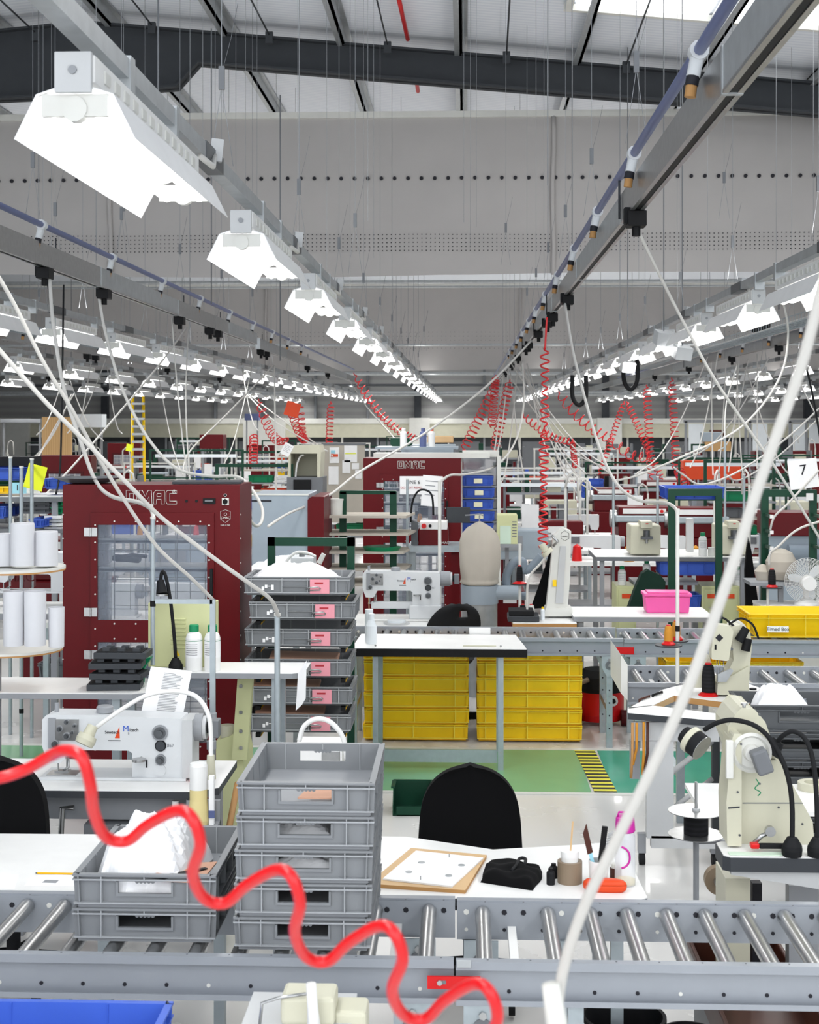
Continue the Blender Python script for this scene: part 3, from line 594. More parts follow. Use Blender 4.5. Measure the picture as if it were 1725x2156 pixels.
sheet([(-40,1868),(30,1872),(40,1842),(-40,1842)],BZ,'blank white sheet at the left edge of the near bench')
# ---------------- office chairs ----------------
def chair(loc,label,rz=0,kind='cloth'):
    rt=T('office_chair',label,'chair'); m='blackcloth'
    b=MB(); n=24; rows=40; pr=[]
    def pt(u,v,s): # u -1..1, v 0..1 bottom-top
        wv=.215*(1-.14*v); 
        if v>.5: wv*=max(0.0,1-((v-.5)/.501)**3.4)**.5
        return (u*wv, .035*u*u*-1+(-.02 if s else .03)+.03*math.sin(v*3), .40+v*.56)
    for s in (0,1):
        vs=[pt(-1+2*i/n,math.sin(PI/2*j/rows),s) for j in range(rows+1) for i in range(n+1)]
        fs=[(j*(n+1)+i,j*(n+1)+i+1,(j+1)*(n+1)+i+1,(j+1)*(n+1)+i) for j in range(rows) for i in range(n)]
        b.add(vs,[f if s else f[::-1] for f in fs],m,True)
    per=[(0,i) for i in range(n+1)]+[(j,n) for j in range(1,rows+1)]+[(rows,i) for i in range(n-1,-1,-1)]+[(j,0) for j in range(rows-1,0,-1)]
    vs=[pt(-1+2*i/n,math.sin(PI/2*j/rows),0) for j,i in per]+[pt(-1+2*i/n,math.sin(PI/2*j/rows),1) for j,i in per]; N=len(per)
    b.add(vs,[(i,(i+1)%N,N+(i+1)%N,N+i) for i in range(N)],m,True); b.obj('backrest',rt)
    MB().box(-.03,.03,-.06,-.045,.30,.62,'rubber').obj('back_support',rt)
    s=MB(); s.lathe([(0,.40),(.2,.40),(.235,.42),(.235,.45),(.2,.475),(0,.48)],(0,.22,0),m,28); s.obj('seat',rt)
    MB().cyl((0,.2,.12),(0,.2,.40),.028,'rubber',12).obj('column',rt)
    for k in range(5):
        t=2*PI*k/5+.3; x,y=.28*math.cos(t),.2+.28*math.sin(t)
        l=MB().tube([(0,.2,.12),(x,y,.075)],[.025,.018],'rubber').obj('leg',rt); MB().cyl((x-.012,y,.03),(x+.012,y,.03),.03,'black',12).tube([(x,y,.03),(x,y,.075)],.01,'black').obj('caster',l)
    rt.location=loc; rt.rotation_euler=(0,0,rz); return rt
p=at(990,1612,5.62); chair((p.x,5.62,p.z-.955),'black fabric office chair behind the middle of the near bench')
p=at(-5,1597,5.6); chair((p.x,5.6,p.z-.955),'black fabric office chair cut by the left edge')
# green picking bin on the floor
p=at(868,1700,8.4); x,y,z=p.x,8.42,0; m='green'; rt=T('picking_bin','small dark green open fronted bin on the floor by the black chair','bin',(x,y,z)); w=.115
b=MB().box(-w+x,w+x,y,y+.22,z,z+.006,m).box(x-w,x+w,y+.214,y+.22,z,z+.15,m).box(x-w*.8,x+w*.8,y,y+.006,z,z+.055,m)
for s in (-1,1):
    X=x+s*w; b.add([(X,y,z),(X,y+.22,z),(X,y+.22,z+.15),(X,y+.07,z+.15),(X,y,z+.06),(X-s*.006,y,z),(X-s*.006,y+.22,z),(X-s*.006,y+.22,z+.15),(X-s*.006,y+.07,z+.15),(X-s*.006,y,z+.06)],[(0,1,2,3,4),(9,8,7,6,5),(2,7,8,3),(3,8,9,4),(4,9,5,0)],m)
    b.box(X-.012,X+.012,y+.06,y+.22,z+.145,z+.156,m)
b.obj('shell',rt); MB().box(x-w-.006,x+w+.006,y+.212,y+.226,z+.14,z+.158,m).obj('rear_rim',rt)
# bins below the near conveyor at right
p=at(1305,2112,4.93); x=p.x; z=p.z
tag(MB().lathe([(0,.01),(.10,0),(.132,z),(.14,z),(.14,z+.012),(.128,z+.012),(.098,.015),(0,.015)],(x,4.80,0),'rubber',32).obj('waste_bin',),'round black waste bin under the near conveyor','bin')
p=at(1612,2120,4.9); x=p.x; z=p.z+.02
tag(MB().box(x-.17,x+.17,4.63,5.5,z-.1,z-.09,'brown').box(x-.17,x-.155,4.63,5.5,z-.1,z,'brown',-.01).box(x+.155,x+.17,4.63,5.5,z-.1,z,'brown',-.01).box(x-.17,x+.17,4.63,4.642,z-.1,z,'brown').box(x-.17,x+.17,5.488,5.5,z-.1,z,'brown').obj('leather_tray',bevel=.01),'dark brown tray with leather scraps under the near conveyor at right','tray')
tag(MB().box(x-.16,x+.16,4.7,5.4,0,z-.102,'midgrey').obj('pedestal_box',bevel=.004),'grey box pedestal under the brown leather tray','box')
tag(MB().slab([(x-.12,4.68),(x+.02,4.66),(x-.04,4.9),(x-.14,4.88)],z-.089,z-.083,'skin').obj('leather_piece'),'pale leather scrap lying in the dark brown tray','leather')
p=at(1440,2130,4.9); tag(MB().lathe([(0,.01),(.075,0),(.095,p.z-.02),(.088,p.z-.02),(.07,.015),(0,.015)],(p.x,4.78,0),'black',24).obj('waste_bin'),'smaller black bin beside the brown tray under the near conveyor','bin')
# machine top poking up at the bottom edge
rt=T('stitching_machine','off white machine head with a lever at the bottom edge in front of the conveyor','machine',(-.35,3.4,0)); Y=3.4
p=at(650,2156,Y); MB().box(p.x-.16,p.x+.1,Y,Y+.2,.0,at(0,2150,Y).z-.0,'lightgrey').obj('stand',rt)
MB().bp(590,2102,705,2160,Y,.1,'cream').bp(700,2132,772,2200,Y+.02,.1,'cream').obj('casing',rt,bevel=.01)
a,b2=at(655,2070,Y-.03),at(662,2175,Y-.03); MB().tube([a,a.lerp(b2,.5),b2],[.012,.013,.017],'white').obj('lever',rt)
MB().tube([at(545,2175,Y),at(552,2112,Y),at(590,2100,Y),at(650,2092,Y)],.004,'steel').obj('wire_guard',rt)
# red coiled air hose in front
pk=[(-75,1570+110),(150,1580),(382,1708),(592,1832),(808,1950),(1008,2072)]
tr=[(222,1765),(430,1895),(645,2018),(850,2140),(1050,2262)]
px=[(-90,1625),(-20,1640),(50,1622)]
for i in range(1,6):
    a=pk[i]; 
    if i==1: px+=[(105,1592)]
    px+=[(a[0]-12,a[1]),(a[0]+22,a[1]+14),(a[0]+40,a[1]+70)]
    if i<6-0 and i-1<len(tr):
        t=tr[i-1]; px+=[(t[0]-24,t[1]-55),(t[0],t[1]-4),(t[0]+45,t[1]+6)]
        if i<5: n_=pk[i+1]; px+=[(t[0]*.45+n_[0]*.55,t[1]*.45+n_[1]*.55+4)]
pts=[]; N=len(px)
for i,(a,b_) in enumerate(px):
    pts.append(at(a,b_,1.62+.05*math.sin(i*2*PI/7)))
tag(MB().tube(spline(pts,8),.0068,'redhose',14).obj('coiled_air_hose'),'bright red coiled air hose stretched across the foreground','hose')
px=[(1800,300),(1750,520),(1720,650),(1688,770),(1640,905),(1592,1040),(1545,1185),(1492,1335),(1440,1470),(1372,1620),(1290,1785),(1232,1905),(1192,2020),(1176,2110),(1170,2250)]
tag(MB().tube(spline([at(a,b_,1.75-.0*i) for i,(a,b_) in enumerate(px)],8),[.0068]*(8*14+1),'cablegrey',12).obj('power_cable'),'thick blurred white cable sweeping down the right foreground','cable')
a,b2=at(1160,2068,1.74),at(1180,2260,1.74); tag(MB().tube([at(1160,2072,1.74),at(1172,2150,1.74),at(1180,2300,1.74)],[.011,.013,.013],'offwhite',10).obj('cable_sleeve'),'white sleeve beside the foreground cable at the bottom edge','sleeve')
# ---------------- sewing machines ----------------
def dial(b,x,z,y,r,m='darksteel',m2='grey',n=20):
    b.cyl((x,y,z),(x,y-.008,z),r,m2,n).cyl((x,y-.008,z),(x,y-.014,z),r*.75,m,n).cyl((x,y-.014,z),(x,y-.026,z),r*.42,m,n)
def sewing(label,loc,freearm=False,detail=True,body='greymachine',mir=1):
    rt=T('sewing_machine',label,'sewing machine'); Y0,Y1=-.07,.07
    pts=[(-.305,.10),(-.315,.13),(-.315,.24),(-.295,.262),(-.10,.262),(.0,.258),(.285,.250),(.292,.244),(.292,.0),(.075,.0),(.075,.10),(.06,.112),(-.20,.112),(-.215,.09),(-.215,.075),(-.235,.055),(-.29,.06)]
    a=MB(); a.prism(pts[::-1] if 0 else [(x,z) for x,z in pts],Y0,Y1,body); a.obj('arm',rt,bevel=.009)
    if freearm: MB().box(-.25,.09,-.035,.035,-.035,.02,body).box(.05,.30,-.08,.08,-.11,.0,body).box(-.27,.32,-.09,.09,-.125,-.11,'white').obj('bed',rt,bevel=.01)
    else: MB().box(-.32,.31,-.09,.09,-.012,-.0,body).box(-.3,-.17,-.06,.03,.0,.003,'steel').box(.292,.335,-.08,.08,0,.245,'lightgrey').obj('bed',rt)
    MB().cyl((.335 if not freearm else .293,0,.20),(.37,0,.20),.058,'grey',24).cyl((.37,0,.20),(.385,0,.20),.05,'lightgrey',24).cyl((.385,0,.2),(.40,0,.2),.025,'rubber',16).box(.40,.44,-.035,.035,.16,.235,'midgrey').obj('handwheel',rt,bevel=.004)
    MB().cyl((-.262,-.01,-.0+.0),(-.262,-.01,.07),.004,'steel',8).cyl((-.262,-.01,.05),(-.262,-.01,.075),.009,'steel',10).cyl((-.225,.0,.01),(-.225,0,.09),.005,'steel',8).box(-.275,-.215,-.02,.02,.002,.01,'steel').tube([(-.215,-.02,.075),(-.21,-.03,.03),(-.235,-.03,.015)],.005,'steel').obj('needle_bar',rt)
    if detail:
        p=MB().box(-.262,-.155,-.078,-.0701,.155,.245,'steel')
        for x,z,r in((-.235,.205,.014),(-.205,.235,.012),(-.205,.175,.015),(-.255,.14,.018),(-.17,.22,.008),(-.18,.19,.008)): dial(p,x,z,-.078,r)
        p.obj('tension_plate',rt)
        q=MB(); dial(q,.195,.19,-.07,.034); q.cyl((.198,-.07,.135),(.198,-.078,.135),.024,'rubber',20).cyl((.198,-.078,.135),(.198,-.08,.135),.02,'darkgrey',20); dial(q,.198,.075,-.07,.024); q.cyl((.195,-.07,.03),(.195,-.074,.03),.026,'greymachine',20); q.obj('dial',rt)
        MB().cyl((.115,-.07,.085),(.115,-.11,.085),.004,'steel').cyl((.115,-.115,.078),(.115,-.115,.088),.03,'steel',20).box(.135,.141,-.0715,-.07,.04,.075,'black').obj('lever',rt)
        MB().lathe([(0,.262),(.036,.262),(.036,.285),(.03,.29),(0,.29)],(-.06,0,0),'grey',24).obj('top_knob',rt); MB().cyl((-.27,0,.262),(-.27,0,.30),.01,'grey',10).box(-.285,-.255,-.08,-.07,.12,.25,'grey').obj('take_up_guard',rt)
        MB().add([(.0,-.0712,.165),(.022,-.0712,.165),(.02,-.0712,.215)],[(0,1,2)],'orange').box(-.028,.025,-.0712,-.0708,.153,.156,'ink').obj('logo_mark',rt)
        text('M',.035,(.048,-.071,.205),rt,'blue'); text('itech',.02,(.083,-.071,.2),rt,'ink'); text('Sewtech',.018,(-.012,-.0712,.19),rt,'ink'); text('867',.02,(.24,-.071,.135),rt,'grey')
        text('S',.012,(.06,-.071,.185),rt,'ink')
    rt.location=loc; return rt
def poleobj(px,py0,py1,Y,r,label,m='zinc',hook=None,name='service_pole'):
    a=at(px,py0,Y); b_=at(px,py1,Y)
    if Y>9 or px==584: b_.z=0
    rt=T(name,label,'pole',(a.x,Y,b_.z)); MB().cyl((a.x,Y,b_.z),(a.x,Y,a.z),r,m,14).obj('tube',rt); MB().cyl((a.x,Y,a.z-.0),(a.x,Y,a.z+.012),r*1.15,'offwhite',12).cyl((a.x,Y,b_.z+.3),(a.x,Y,b_.z+.33),r*1.2,'rubber',12).obj('cap',rt)
    return rt
# ---- left sewing station ----
SY=6.2; p=at(250,1627,SY); SZ=p.z
e=at(455,1654,5.95).x; rt=T('sewing_table','white sewing table with black edge at left, below the white sewing machine','table',(-1.6,6.2,0))
MB().slab([(-3.0,5.95),(e-.1,5.95),(e,6.02),(e,6.5),(-3.0,6.5)],SZ-.016,SZ-.013,'white').obj('tabletop',rt); MB().slab([(-3.0,5.95),(e-.1,5.95),(e,6.02),(e,6.5),(-3.0,6.5)],SZ-.045,SZ-.016,'darkgrey').obj('edging',rt)
for x in (-2.8,-2.0,e-.08):
    for y in (6.02,6.42): MB().box(x-.025,x+.025,y-.025,y+.025,0,SZ-.045,'grey').obj('leg',rt)
MB().box(-2.8,e-.08,6.38,6.42,.22,.32,'lightgrey').obj('crossbar',rt)
MB().box(-2.9,e-.1,6.05,6.12,SZ-.16,SZ-.046,'grey').obj('apron',rt)
sm=sewing('white flatbed sewing machine with red arrow logo and 867 on the left table',(p.x,SY,SZ))
tag(MB().box(p.x-.1,p.x+.32,6.0,6.25,SZ-.36,SZ-.17,'midgrey').cyl((p.x-.12,6.1,SZ-.3),(p.x+.0,6.1,SZ-.3),.07,'rubber',20).tube([(p.x-.14,6.0,SZ-.1),(p.x-.19,6.0,SZ-.1),(p.x-.2,6.0,SZ-.3)],.012,'steel').box(p.x-.35,p.x-.1,5.99,6.3,SZ-.42,SZ-.34,'black').obj('sewing_motor',bevel=.006),'dark motor and treadle linkage hanging below the left sewing table','motor')
q=at(375,1700,5.93); rt=T('power_supply_box','cream switch box with a yellow warning label below the left sewing table','box',(q.x,5.95,SZ-.3)); MB().box(q.x-.07,q.x+.1,5.94,6.04,SZ-.26,SZ-.12,'offwhite').cyl((q.x-.02,5.98,SZ-.12),(q.x-.02,5.98,SZ-.06),.015,'white').cyl((q.x+.05,5.98,SZ-.12),(q.x+.05,5.98,SZ-.06),.015,'white').obj('box',rt,bevel=.008); MB().box(q.x-.03,q.x+.05,5.936,5.9395,SZ-.21,SZ-.17,'yellow').box(q.x+.04,q.x+.06,5.936,5.9395,SZ-.24,SZ-.22,'greenbright').obj('warning_label',rt)
# white adjustable lamp on flexible arm
rt=T('work_lamp','cream lamp head on a white flexible arm over the left sewing machine','lamp',tuple(at(445,1600,6.0)))
MB().tube(spline([at(a,b_,6.02) for a,b_ in ((444,1625),(444,1540),(437,1500),(415,1468),(380,1456),(340,1457),(300,1468),(262,1490),(225,1515),(203,1532))],6),.0095,'white',12).obj('arm',rt)
a=at(196,1528,5.98); b2=at(176,1568,5.95); d=(b2-a); MB().cyl(a,a+d*.5,.022,'cream',16,.026).cyl(a+d*.5,a+d*.75,.038,'cream',20,.042).cyl(a+d*.75,b2,.042,'cream',20,.038).obj('lamp_head',rt); MB().cyl(at(444,1640,6.02),at(444,1590,6.02),.022,'cream',14,.016).obj('base_clamp',rt)
# glue bottle, red spool, cup on the table corner
c=at(418,1735,5.9); rt=T('glue_bottle','tall white squeeze bottle streaked with yellow glue at the corner of the left sewing table','bottle',(c.x,5.9,c.z))
MB().lathe([(0,0),(.042,0),(.044,.02),(.036,.10),(.036,.145)],(c.x,5.9,c.z),'glue',22).lathe([(.037,.145),(.037,.24),(.034,.25),(0,.252)],(c.x,5.9,c.z),'white',22).obj('body',rt); MB().box(c.x+.045,c.x+.065,5.885,5.91,c.z+.0,c.z+.2,'paper').box(c.x+.045,c.x+.07,5.88,5.884,c.z+.03,c.z+.06,'pipeblue').obj('paper_tag',rt)
tag(MB().box(c.x-.06,c.x+.08,5.87,5.97,c.z-.02,c.z-.001,'grey').box(c.x-.06,c.x+.08,5.95,5.97,c.z-.02,SZ-.05,'grey').obj('bottle_bracket'),'grey bracket holding the glue bottle under the left table','bracket')
c=at(408,1610,6.1); cone(c.x,6.12,SZ-.013,.018,.055,'red','small bright red thread spool behind the glue bottle')
c=at(410,1556,6.45); cone(c.x,6.45,c.z-.0,.022,.06,'threadbrown','brown thread cone with red base right of the left sewing machine',br=.04)
tag(MB().cyl((c.x,6.45,SZ-.013),(c.x,6.45,c.z-.001),.008,'steel').cyl((c.x,6.45,c.z-.006),(c.x,6.45,c.z-.001),.055,'darkgrey',20).obj('thread_stand'),'thread stand carrying the brown cone beside the left sewing machine','stand')
# vertical frame post with top bar
a=at(448,1262,6.6); z0=at(448,1640,6.6).z; rt=T('frame_post','grey metal post with a top bracket right of the left sewing machine','pole',(a.x,6.6,z0-.0))
MB().box(a.x-.012,a.x+.012,6.59,6.61,0,a.z,'zinc').obj('post',rt); MB().box(at(328,0,6.6).x,a.x,6.59,6.61,a.z-.02,a.z,'zinc').obj('top_bar',rt); MB().cyl((a.x,6.57,at(0,1512,6.6).z),(a.x,6.57,at(0,1495,6.6).z),.024,'grey',14).cyl((a.x,6.57,at(0,1570,6.6).z),(a.x,6.57,at(0,1553,6.6).z),.022,'grey',14).obj('collar',rt)
# green control box, lamp, bottles on the right shelf
def shelf(label,x0,x1,y0,y1,z,t=.03,leg=True,cut=.06,back=True):
    rt=T('shelf_table',label,'table',((x0+x1)/2,y0,0)); pl=[(x0,y0),(x1-cut,y0),(x1,y0+cut*.6),(x1,y1),(x0,y1)]
    MB().slab(pl,z-.004,z,'white').obj('tabletop',rt); MB().slab(pl,z-t,z-.004,'grey').obj('edging',rt)
    if leg:
        for x in (x0+.1,x1-.15): MB().box(x-.02,x+.02,y1-.06,y1-.02,0,z-t,'zinc').obj('leg',rt); MB().box(x-.02,x+.02,y0+.04,y0+.08,0,z-t,'zinc').obj('leg',rt)
    return rt
z2=at(0,1413,7.3).z; s2y0=7.3
shelf('white topped shelf table holding the bottles and green box',at(312,0,7.3).x,at(640,1413,7.3).x,7.3,7.62,z2)
z1=at(0,1458,7.0).z
shelf('white topped shelf table holding the dark weights at left',-3.3,at(304,1458,7.0).x,7.0,7.42,z1)
rt=T('control_box','pale green electrical box with louvres and a warning triangle','box',(at(380,0,7.45).x,7.45,z2)); a=at(312,1405,7.45); b2=at(450,1270,7.45)
MB().box(a.x,b2.x,7.45,7.6,z2+.001,b2.z,'palegreen').obj('casing',rt,bevel=.004)
l=MB()
for k in range(8): zz=at(0,1301+k*8.5,7.45).z; l.rbox(((at(375,0,7.44).x),7.447,zz),(.078,.012,.006),.5,0,0,'palegreen')
l.obj('louvre',rt)
c=at(372,1377,7.44); tag(MB().add([(c.x-.018,7.443,c.z-.012),(c.x+.018,7.443,c.z-.012),(c.x,7.443,c.z+.02)],[(0,1,2)],'yellow').obj('warning_triangle',rt),'','') 
for o in list(bpy.data.objects):
    if o.name.startswith('warning_triangle'):
        for kk in ('label','category'):
            if kk in o.keys(): del o[kk]
bz=z2
for i,px in enumerate((407,446)):
    a=at(px,1410,7.34); bottle(a.x,7.36,bz,.043 if i==0 else .041,.235,'white green-capped bottle, %s of two on the shelf by the green box'%('left' if i==0 else 'right'))
rt=T('gooseneck_lamp','black gooseneck lamp standing in front of the green electrical box','lamp',tuple(at(370,1405,7.38)))
a=at(370,1405,7.38); MB().lathe([(0,0),(.038,0),(.036,.025),(.016,.06),(0,.062)],(a.x,7.38,z2),'rubber',20).obj('base',rt)
MB().tube(spline([at(u,v,7.38) for u,v in ((370,1385),(367,1340),(361,1280),(354,1235),(347,1208),(341,1205),(338,1225))],6),.009,'rubber',10).obj('neck',rt); a=at(338,1222,7.38); b2=at(341,1250,7.36); MB().cyl(a,b2,.018,'rubber',16,.03).cyl(b2,b2+Vector((0,0,-.01)),.03,'steel',16).obj('lamp_head',rt)
# dark weights stack
c=at(243,1455,7.05)
dk=MB().box(-.13,.13,-.08,.08,.0,.03,'darkgrey').box(-.12,.11,-.07,.07,.03,.035,'rubber'); 
for i in range(2):
    for j in range(3): dk.box(-.09+.075*j,-.055+.075*j,-.06+.08*i,-.03+.08*i,.03,.05,'darkgrey')
dk=tag(dk.obj('cutting_die',bevel=.003),'','die')
c=onz(247,1452,z1)
for i in range(4): place(dk,(c.x+[-.02,0,-.01,.02][i],7.14,z1+.001+i*.052),[.1,-.05,.08,.0][i],'dark metal cutting die, %s of the stack on the left shelf'%['lowest','second from the bottom','third from the bottom','topmost'][i],'stack of cutting dies')
tag(MB().pp([(268,1440),(300,1440),(303,1408),(318,1385),(300,1388),(275,1420)],7.27,.05,'greenbright').obj('die_holder'),'bright green holder behind the stack of cutting dies','holder')
# paper pinned, leaning
pa=MB(); q=[at(296,1506,6.46),at(384,1512,6.46),at(404,1413,6.52),at(318,1403,6.52)]
pa.add(q+[v+Vector((0,.002,0)) for v in q],[(0,1,2,3),(7,6,5,4),(0,4,5,1),(1,5,6,2),(2,6,7,3),(3,7,4,0)],'paper'); rt=T('instruction_sheet','tilted printed instruction sheet behind the left sewing machine','paper',tuple(q[0])); pa.obj('sheet',rt)
tx=MB()
for k in range(26):
    f=.10+k*.032; a=q[3].lerp(q[2],.35+.0*k).lerp(q[0].lerp(q[1],.35),f); b2=q[3].lerp(q[2],.35+R.uniform(.25,.5)).lerp(q[0].lerp(q[1],.35+.45),f) ; tx.tube([a+Vector((0,-.002,0)),b2+Vector((0,-.002,0))],.0011,'grey',4)
tx.obj('printed_lines',rt)
# pole in front of cabinet, poles and hooks
poleobj(322,1093,1400,7.35,.012,'grey pole standing in front of the left red cabinet with a cable entering its top')
poleobj(584,1297,1545,6.7,.0135,'grey pole left of the crate rack with a white cable bending into its top')
MB_=MB().tube(spline([at(a,b_,6.3) for a,b_ in ((630,1560),(640,1530),(665,1514),(695,1520),(722,1552),(730,1600))],6),.011,'white',12).obj('flexible_lamp_arm'); tag(MB_,'white flexible lamp arm arching up behind the tall grey crate stack','lamp arm')
a=at(680,1640,6.35); tag(MB().box(a.x-.12,a.x+.09,6.3,6.5,at(0,1700,6.3).z,at(0,1566,6.3).z,'white').box(a.x-.0,a.x+.08,6.295,6.3,at(0,1610,6.3).z,at(0,1575,6.3).z,'steel').obj('machine_casing',bevel=.01),'white machine casing seen through the hand hole behind the tall crate stack','machine')
tag(MB().box(a.x-.2,a.x+.16,6.2,6.6,0,at(0,1702,6.3).z,'grey').obj('machine_pedestal'),'grey pedestal under the white machine casing behind the crates','pedestal')
# hanging tape strip from shelf corner
q=[at(x,y,7.29) for x,y in ((628,1417),(646,1390),(644,1470),(636,1484),(623,1496))]; tag(MB().prism([(v.x,v.z) for v in [q[0],q[1],q[2],q[3],q[4]]],7.285,7.287,'paper').obj('paper_strip'),'curling white measuring strip hanging from the shelf corner','paper')
# pale green machine frame and mug
rt=T('pale_green_machine','pale green machine frame between the red cabinet and the crate rack','machine',(at(490,0,7.8).x,7.8,0))
MB().pp([(455,1900),(455,1560),(500,1545),(512,1600),(515,1900)],7.6,.35,'palegreen').obj('base',rt); MB().pp([(488,1600),(500,1430),(532,1428),(520,1600)],7.55,.06,'palegreen').obj('upright',rt)
b_=MB(); 
for y in (1445,1500,1540,1575): c=at(507,y,7.54); b_.cyl((c.x,7.54,c.z),(c.x,7.55,c.z),.01,'steel',8)
b_.obj('bolts',rt)
c=at(479,1558,7.65); rt=T('mug','cream mug standing on the pale green machine','mug',tuple(c)); MB().lathe([(0,0),(.035,0),(.039,.08),(.036,.08),(.033,.006)],c+Vector((0,0,0)),'cream',24).obj('body',rt); MB().tube([c+Vector((.037,0,.065)),c+Vector((.055,0,.06)),c+Vector((.055,0,.03)),c+Vector((.036,0,.02))],.005,'cream').obj('handle',rt)
tag(MB().tube([at(500,1650,6.8),at(470,1810,6.3)],.015,'woodedge').obj('broom_handle'),'brown wooden broom handle leaning between the near crate stacks','broom')
# white fabric tubs on round trays at left
def tub(px,pyb,pyt,wpx,Y,label,open_=False,lean=0):
    a=at(px,pyb,Y); t=at(px,pyt,Y); r=wpx/2/F*Y; h=t.z-a.z
    rt=MB(); 
    if open_: rt.lathe([(0,.002),(r*.96,0),(r,h),(r*.95,h),(r*.93,.01),(0,.01)],(a.x,Y+r,a.z),'tub',32)
    else: rt.lathe([(0,.0),(r,0),(r*1.0,h*.97),(r*.97,h),(r*.6,h*1.0),(0,h*.99)],(a.x,Y+r,a.z),'tub',32)
    return tag(rt.obj('plastic_tub'),label,'tub','white tubs on round trays' if 0 else None) if False else tag(rt.obj('plastic_tub'),label,'tub')
for i,(px,b_,t,w_,Y,lab,op) in enumerate(((40,1193,1103,50,6.9,'tallest white cylinder on the upper round tray at left',False),(90,1193,1120,50,6.95,'shorter white cylinder at the right of the upper round tray',False),(2,1193,1125,46,6.95,'white cylinder on the upper tray cut by the left edge',False),
  (22,1362,1247,45,6.75,'open white tube left on the lower tray',True),(67,1362,1247,47,6.75,'open white tube in the middle of the lower tray',True),(114,1364,1280,34,6.8,'shorter white tube at the right of the lower tray',True))): tub(px,b_,t,w_,Y,lab,op)
for py,lab,w_ in ((1194,'upper round tray with brown edge at left',.42),(1364,'lower round tray with brown edge at left',.40)):
    a=at(18,py,7.0); MB_=MB().cyl((a.x,7.05,a.z-.012),(a.x,7.05,a.z-.001),w_*.62,'offwhite',40).cyl((a.x,7.05,a.z-.02),(a.x,7.05,a.z-.0121),w_*.62,'woodedge',40); 
    tag(MB_.obj('round_tray'),lab,'tray')
a=at(10,1364,7.2); tag(MB().cyl((a.x,7.05,0),(a.x,7.05,a.z-.021),.03,'grey').cyl((a.x,7.05,a.z+.0),(a.x,7.05,at(0,1200,7.05).z),.02,'grey').box(a.x-.2,a.x+.2,6.95,7.15,0,.05,'grey').obj('tray_stand'),'grey post stand carrying both round trays at left','stand')
# ---------------- red cabinets ----------------
OM={'O':[[(0,0),(.8,0),(.8,1),(0,1),(0,0)],[(.25,.22),(.55,.22),(.55,.78),(.25,.78),(.25,.22)]],
 'M':[[(0,0),(.18,.0),(.22,.55),(.5,.1),(.78,.55),(.8,0),(1,0),(.95,1),(.72,1),(.5,.55),(.28,1),(.05,1),(0,0)]],
 'A':[[(0,0),(.22,0),(.22,.35),(.55,.35),(.55,0),(.8,0),(.8,1),(.15,1),(0,.8),(0,0)],[(.25,.55),(.55,.55),(.55,.78),(.3,.78),(.25,.72),(.25,.55)]],
 'C':[[(.8,0),(.8,.22),(.28,.22),(.28,.78),(.8,.78),(.8,1),(.1,1),(0,.85),(0,.15),(.1,0),(.8,0)]]}
def logo(x,z,y,s,parent,m='offwhite',w_=.0022):
    b=MB(); k=0
    for ch,wd in (('O',.8),('M',1.0),('A',.8),('C',.8)):
        for pl in OM[ch]: b.tube([(x+(k+u)*s,y,z+v*s) for u,v in pl],w_,m,4)
        k+=wd+.12
    return b.obj('brand_lettering',parent)
